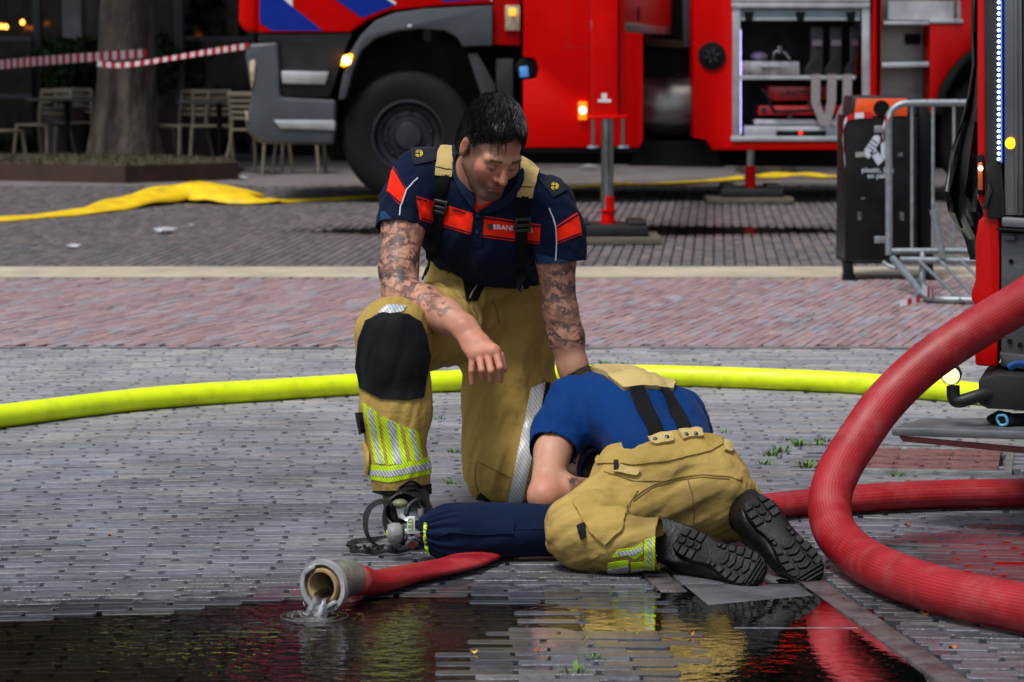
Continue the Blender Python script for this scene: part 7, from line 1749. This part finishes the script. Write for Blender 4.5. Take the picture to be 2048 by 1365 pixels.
for p_ in ([(590, 785), (640, 745), (700, 710), (820, 672), (960, 657), (1100, 667), (1165, 690)], [(592, 796), (700, 722), (820, 684), (960, 669), (1100, 679)], [(880, 680), (905, 760), (912, 850), (908, 920)], [(440, 640), (600, 690), (760, 690), (900, 660)], [(620, 740), (580, 800), (570, 870)], [(420, 1080), (330, 1130), (270, 1150)]): thin('seam', T2_, z1(p_), .0028, .0010, M_SEAM, tr2)
q2('leg_pocket', z1([(275, 800), (330, 760), (470, 735), (560, 800), (535, 955), (455, 1025), (380, 960), (330, 900)]), .010, M_KHAKI, tr2, facing=-.1, thick=.010)
q2('pocket_tab', z1([(298, 925), (345, 915), (350, 985), (325, 1000)]), .013, M_PAD1, tr2, facing=-.3, thick=.006)
q2('adjuster_strap', z1([(500, 605), (632, 632), (615, 668), (490, 645)]), .011, M_KHAKIL, tr2, facing=-.1, thick=.006)
c, nn = T2_.cast(*z1([(508, 622)])[0], .014)
if c is not None: MB().obox(c, np.array((.006, 0, 0)), np.array((0, .003, 0)), np.array((0, 0, .014))).build('buckle', MATS['buckle_plastic'], tr2, bevel=.002)
q2('side_tab', z1([(1068, 485), (1112, 490), (1105, 545), (1068, 535)]), .009, M_KHAKIL, tr2, facing=-.2, thick=.006)
for n_, po, o_ in (('hivis_strip', [(462, 1118), (568, 1102), (574, 1186), (458, 1206)], .0022), ('reflective_strip', [(462, 1150), (570, 1132), (572, 1160), (460, 1182)], .0034), ('hivis_strip', [(580, 1118), (652, 1112), (652, 1216), (582, 1206)], .0022), ('reflective_strip', [(580, 1150), (652, 1146), (652, 1182), (582, 1184)], .0034),
                   ('hivis_band', [(652, 1000), (712, 978), (706, 1206), (652, 1224)], .0026), ('reflective_band', [(672, 992), (692, 985), (686, 1212), (668, 1218)], .0038), ('hivis_strip', [(482, 1090), (512, 1050), (600, 1038), (645, 1008), (646, 1070), (600, 1100), (566, 1080)], .0022), ('reflective_strip', [(500, 1062), (600, 1050), (645, 1022), (646, 1046), (600, 1076), (520, 1078)], .0034)):
    q2(n_, z1(po), o_, M_HIVIS if 'hivis' in n_ else M_REFL, tr2, facing=-.15)
q2('hem_band', z1([(716, 975), (742, 965), (735, 1165), (716, 1175)]), .004, M_PAD1, tr2, facing=-2)
# yoke and braces
yk = S2.patch('brace_yoke', z1([(345, 104), (400, 84), (600, 80), (652, 128), (668, 140), (770, 138), (812, 192), (802, 222), (712, 208), (640, 205), (545, 216), (440, 132)]), .012, M_KHAKIL, person2, thick=.014, facing=-.35)
for po, tab, sn in (([(608, 205), (640, 280), (672, 350), (700, 400), (718, 462)], [(676, 462), (796, 452), (802, 488), (720, 512), (682, 502)], ((712, 492), (768, 480))), ([(752, 205), (790, 280), (820, 340), (845, 385), (862, 432)], [(828, 436), (944, 428), (952, 464), (850, 482)], ((865, 463), (918, 458)))):
    P, Nn = on_surf([S2], z1(po[:-1]), .009); P2, N2b = on_surf([S2, T2_], [z1([po[-1]])[0]], .012)
    b_ = ribbon('brace_strap', P + P2, Nn + N2b, .040, .004, M_WEB, person2)
    tb_ = q2('brace_tab', z1(tab), .013, M_KHAKIL, person2, facing=-.3, thick=.008)
    for s_ in sn:
        c, nn = T2_.cast(*z1([s_])[0], .013)
        if c is not None: MB().lathe([(.0055, 0), (.0055, .002), (.004, .0035), (.001, .004)], c, nn, 14).build('snap', mat('grey_snap', '#4a5058', .35, metal=.7), b_)
# boots, soles towards the camera
def boot_sole(heel, toe, nface, ankle, label=None, Ls=.30):
    heel, toe = np.array(heel), np.array(toe); e1 = nrm(toe - heel); n = nrm(np.array(nface) - e1*np.dot(nface, e1)); e2 = np.cross(n, e1); L_ = np.linalg.norm(toe-heel); k = L_/.30
    f = Field(np.minimum.reduce([heel, toe, ankle]) - .14, np.maximum.reduce([heel, toe, ankle]) + .14, .0046)
    f.cap(heel + e1*.03 - n*.045, toe - e1*.055 - n*.040, .040, .042, .03, side=e2, fs=1.08, fn=.85); f.cap(heel + e1*.035 - n*.06, np.array(ankle), .048, .058, .04); f.cap(heel + e1*.06 - n*.085, toe - e1*.11 - n*.055, .044, .040, .04)
    f.plane(heel - n*.016, n); V, T = f.mesh(1); V[:, 2] = np.maximum(V[:, 2], .003); b = mesh_obj('boot', V, T, M_BOOTL, person2, smooth=True, sharp=0)
    prof = [(0, .018), (.012, .030), (.04, .037), (.085, .037), (.11, .031), (.14, .030), (.17, .037), (.21, .046), (.245, .0465), (.275, .040), (.293, .026), (.30, .012)]
    q = lambda t, w, h=0.0: heel + e1*t*k + e2*w + n*h
    mb = MB(); mb.prism([q(t, w) for t, w in prof] + [q(t, -w) for t, w in reversed(prof)], -n*.022); so = mb.build('sole', M_SOLE, b, bevel=.005)
    def lug(P): MB().prism([q(t, w, .0055) for t, w in P], -n*.007).build('lug', M_SOLE, so, bevel=.0016, seg=1)
    for s in (-1, 1):
        for a, c in ((.008, .030), (.034, .056), (.060, .082)):
            w0, w1 = np.interp([a, c], [p[0] for p in prof], [p[1] for p in prof]); lug([(a, s*.012), (c, s*.012), (c, s*(w1-.001)), (a, s*(w0-.001))])
        for i, (a, c) in enumerate(((.128, .141), (.144, .157))): lug([(a, s*.020), (c, s*.020), (c, s*.031), (a, s*.030)])
        for i, (a, c) in enumerate(((.163, .184), (.189, .211), (.216, .237), (.242, .262))):
            w0, w1 = np.interp([a, c], [p[0] for p in prof], [p[1] for p in prof]); lug([(a+.006, s*.020), (c+.006, s*.024), (c, s*(w1-.001)), (a, s*(w0-.001))])
    for a in (.016, .045, .07): lug([(a, -.008), (a+.014, -.009), (a+.019, 0), (a+.014, .009), (a, .008), (a+.006, 0)])
    for a in (.166, .190, .214, .238): lug([(a, -.015), (a+.012, -.017), (a+.020, 0), (a+.012, .017), (a, .015), (a+.007, 0)])
    for a in (.266, .277, .288):
        w = np.interp(a+.004, [p[0] for p in prof], [p[1] for p in prof]); lug([(a, -w+.002), (a+.007, -w+.005), (a+.007, w-.005), (a, w-.002)])
    return b
boot_sole(W(1352, 1076, 6.73), W(1524, 1150, 6.585), (-.10, -.86, .50), X_(1318, 6.76, .085))
boot_sole(W(1502, 996, 6.78), W(1632, 1160, 6.64), (.12, -.90, .40), X_(1478, 6.98, .125))
# ================================================================== BREATHING GEAR ON THE GROUND
cyl = thing('air_cylinder', 'breathing air cylinder in navy cloth cover with chrome valve lying on the paving', 'air cylinder', (*X_(960, 6.9, 0)[:2], 0))
a = X_(868, 6.905, .0690); b = X_(1185, 6.95, .0690); t = nrm(b - a)
f = Field(np.minimum(a, b) - .11, np.maximum(a, b) + .11, .004)
f.cap(a + t*.035, b, .0655, .0655, .02); f.cap(a - t*.005, a + t*.05, .034, .058, .03)
V, T = f.mesh(2); CY = Garment(V, T)
rel = CY.V - a; u = rel @ t; r3 = rel - np.outer(u, t); ang = np.arctan2(r3[:, 2], r3[:, 1]); CY.V = CY.V + CY.N*(.0035*np.sin(ang*19 + 2*np.sin(ang*3))*sstep(.085, .0, u))[:, None]; CY.up()
CY.folds(.007, 4, 13, (1, 0, .3), None, None, 3).folds(.006, 7, 16, (1, 0, -.7), a + t*.1, .16, 4).lumps(.003, 11, 3)
cov = CY.build('cloth_cover', M_NAVYC, cyl)
CY.patch('cover_pocket', [(868, 1036), (930, 1028), (1022, 1033), (1030, 1045), (1027, 1068), (960, 1070), (900, 1066), (862, 1075), (856, 1060)], .0035, M_NAVYC, cov, thick=.004, facing=0)
thin('cover_seam', CY, [(868, 1074), (900, 1066), (960, 1070), (1027, 1068)], .0028, .0045, cloth('navy_thread', '#0c1730', .8), cov)
thin('cover_seam', CY, [(1030, 1060), (1080, 1059), (1120, 1058)], .0024, .0012, MATS['navy_thread'], cov)
thin('hivis_trim', CY, [(852, 1046), (850, 1062), (851, 1085), (856, 1105), (868, 1118), (884, 1124)], .009, .0030, mat('lime_trim', '#c3dc10', .5), cov)
v0 = a - t*.012
MB().lathe([(.001, -.012), (.019, -.012), (.020, .004), (.017, .022), (.018, .026)], v0 - t*.012, t, 24).build('red_collar', mat('red_neck_ring', '#c01a1c', .35), cyl)
vb = MB(); vb.lathe([(.001, .0), (.016, .002), (.017, .012), (.013, .014), (.013, .03), (.016, .032), (.016, .042)], v0 - t*.064, t, 20); vb.build('valve_body', M_CHROME, cyl)
c = v0 - t*.045; MB().lathe([(.011, -.002), (.012, .02), (.0155, .024), (.0165, .034), (.012, .037), (.001, .037)], c, nrm(np.array((.05, -.55, -.45))), 20).build('outlet', M_CHROME, cyl)
MB().lathe([(.001, .038), (.0115, .0382)], c, nrm(np.array((.05, -.55, -.45))), 20, caps=False).build('outlet_cap', mat('red_cap_ring', '#8e3030', .4), cyl)
kb = v0 - t*.066
knob = MB(); nn_ = 10; prof = [(.020, 0), (.025, -.006), (.026, -.020), (.022, -.034), (.012, -.037)]
for k in range(5): pass
knob.lathe([(.001, .002), (.019, .0), (.0255, -.008), (.0265, -.022), (.022, -.036), (.001, -.038)], kb, t, 10); knob.build('hand_wheel', mat('grey_rubber_knob', '#7f8283', .5), cyl, bevel=.003)
MB().lathe([(.001, -.0385), (.008, -.0388), (.009, -.037)], kb, t, 14, caps=False).build('wheel_cap', mat('lime_cap', '#b7cf1a', .5), cyl)
# white tag that reads ULD, wrapped on the valve
tg = c + np.array((.0, -.018, .022)); MB().obox(tg, np.array((.0095, .001, 0)), np.array((0, .002, .0005)), np.array((.0005, 0, .021))).build('filled_tag', mat('white_tag', '#d5d8d6', .4), cyl, bevel=.0015)
V0, F0 = text_mesh('ULD', .0165, .0004); V0 = V0 - V0.mean(0)
mesh_obj('tag_lettering', [tg + np.array((-v[1], -.0032, v[0])) for v in V0], F0, mat('green_print', '#5d9a1c', .5), cyl, smooth=False)
MB().obox(c + np.array((.018, -.012, -.004)), np.array((.010, 0, 0)), np.array((0, .008, 0)), np.array((0, 0, .012))).build('valve_block', M_CHROME, cyl, bevel=.002)

# face mask with its rubber harness
M_RUB = mat('mask_rubber', '#0f1012', .5, var=.2, vscale=20, bump=.08)
mk = thing('breathing_mask', 'black rubber breathing mask with loose straps lying left of the navy cylinder', 'mask', (*X_(790, 7.08, 0)[:2], 0))
def rib(name, P, N_, w, th=.004, m=M_RUB): return ribbon(name, [W(*p) if len(p) == 3 and p[0] > 50 else p for p in P], N_, w, th, m, mk, n=6)
lp = [(772, 1100, 7.03), (748, 1088, 7.02), (733, 1066, 7.02), (732, 1036, 7.03), (742, 1014, 7.05), (764, 1003, 7.06), (784, 1010, 7.07), (792, 1032, 7.07), (806, 1052, 7.06), (820, 1062, 7.05)]
cn = W(770, 1055, 7.04); rib('head_strap', lp, [nrm((W(*p)-cn)*np.array((1, 0, 1)) + np.array((0, -.02, 0))) for p in lp], .034)
lp2 = [(768, 1006, 7.10), (790, 1000, 7.11), (800, 1018, 7.12), (806, 1040, 7.11), (822, 1056, 7.10)]
rib('head_strap', lp2, [nrm((W(*p)-cn)*np.array((1, 0, 1)) + np.array((0, -.02, 0))) for p in lp2], .03)
sp = [X_(698, 6.99, .012), X_(720, 6.97, .016), X_(745, 6.98, .010), X_(770, 6.97, .018), X_(792, 6.98, .012), X_(815, 7.0, .016)]
rib('neck_strap', sp, [np.array((0, -.9, .45))]*6, .018, .006)
sp2 = [X_(695, 7.02, .016), X_(705, 7.05, .022), X_(735, 7.06, .024), X_(775, 7.06, .030), X_(800, 7.05, .034)]
rib('neck_strap', sp2, [np.array((0, -.5, .85))]*5, .022, .006)
for k in range(12):
    p = X_(698 + k*9.0, 6.972, .020 + .004*(k % 2)); MB().obox(p, np.array((.004, 0, 0)), np.array((0, .003, 0)), np.array((0, 0, .004))).build('strap_tooth', M_RUB, mk, bevel=.0015)
f = Field(X_(770, 7.0, 0) - np.array((.02, .06, 0)), X_(850, 7.2, .19) + .03, .004); c = X_(806, 7.10, .072); f.ell(c, (.055, .06, .066), None, .02); f.ell(c + np.array((.01, -.03, .028)), (.052, .05, .045), None, .01, 'sub'); f.cap(X_(815, 7.06, .05), X_(838, 7.08, .05), .026, .022, .01); V, T = f.mesh(1)
mesh_obj('face_seal', V, T, M_RUB, mk, smooth=True, sharp=0)
vz = [W(790, 1012, 7.075), W(812, 1018, 7.06), W(834, 1028, 7.06), W(838, 1040, 7.04), W(820, 1046, 7.035), W(796, 1036, 7.05)]
MB().prism(vz, (0, .008, .003)).build('visor', mat('clear_visor', '#4c5355', .15, metal=.1, coat=.5, var=.3, vscale=40), mk, bevel=.002)
MB().tube(catmull([W(812, 1030, 7.05), W(818, 1012, 7.06), W(838, 1000, 7.08), W(850, 1012, 7.10)], 6), .006, 8).build('demand_hose', M_RUB, mk)
MB().bar(W(842, 1018, 7.06), W(840, 1058, 7.04), .018, .012).build('harness_clip', M_RUB, mk, bevel=.003)
MB().ell(W(800, 1008, 7.08), (.02, .016, .012)).build('visor_rim', mat('olive_rim', '#6f7052', .4), mk)

# dark helmet in front of the crouching person
hm = thing('dark_helmet', 'dark navy rounded helmet held against the chest of the crouching person', 'helmet', W(1190, 990, 7.10))
f = Field(W(1190, 945, 7.22) - .13, W(1190, 945, 7.22) + .13, .0045); c = W(1196, 945, 7.22); f.ell(c, (.052, .060, .066), None, .01); f.cap(c + np.array((-.03, -.045, -.05)), c + np.array((.03, -.05, -.055)), .016, .016, .02); V, T = f.mesh(1)
hs_ = mesh_obj('shell', V, T, mat('helmet_black', '#15181d', .45, var=.2), hm, smooth=True, sharp=0)
MB().tube(catmull([c + np.array((-.046, -.03, -.03)), c + np.array((-.045, -.035, .03)), c + np.array((-.02, -.04, .062)), c + np.array((.02, -.035, .062))], 6), .008, 8).build('blue_trim', mat('navy_trim', '#16285a', .5), hm)

# glove on the step plate of the near engine
gl = thing('work_glove', 'black work glove with blue clip lying on the step plate of the near engine', 'glove', PL(2010, 868, .05))
f = Field(PL(2010, 855, .02) - .13, PL(2010, 855, .02) + .13, .0035); z = z0 + .018; gp = lambda x, o, dz=0: np.array((*PL(x, 858, o)[:2], z + dz))
f.cap(gp(2020, .03), gp(2065, .03), .020, .024, .015, side=(0, 1, 0), fs=1.5, fn=.7)
for i, o_ in enumerate((-.01, .012, .034, .056)): f.chain([gp(2018, o_), gp(1998, o_ + .004, .004), gp(1980 + 3*abs(i-1), o_ + .008, -.002)], [.0125, .0115, .0095], .006)
f.chain([gp(2040, .06), gp(2020, .078), gp(2004, .082)], [.013, .012, .010], .008); V, T = f.mesh(1)
V[:, 2] = np.maximum(V[:, 2], z0 + .006); mesh_obj('glove', V, T, cloth('glove_black', '#15171a', .8, wr=.6, crease=60), gl, smooth=True, sharp=0)
MB().tube(catmull([gp(1994, .085, .002), gp(1996, .088, .014), gp(2010, .09, .014), gp(2014, .09, -.004), gp(2002, .088, -.010), gp(1994, .085, .002)], 5), .004, 8).build('blue_clip', mat('light_blue_clip', '#5aa7c8', .4), gl)
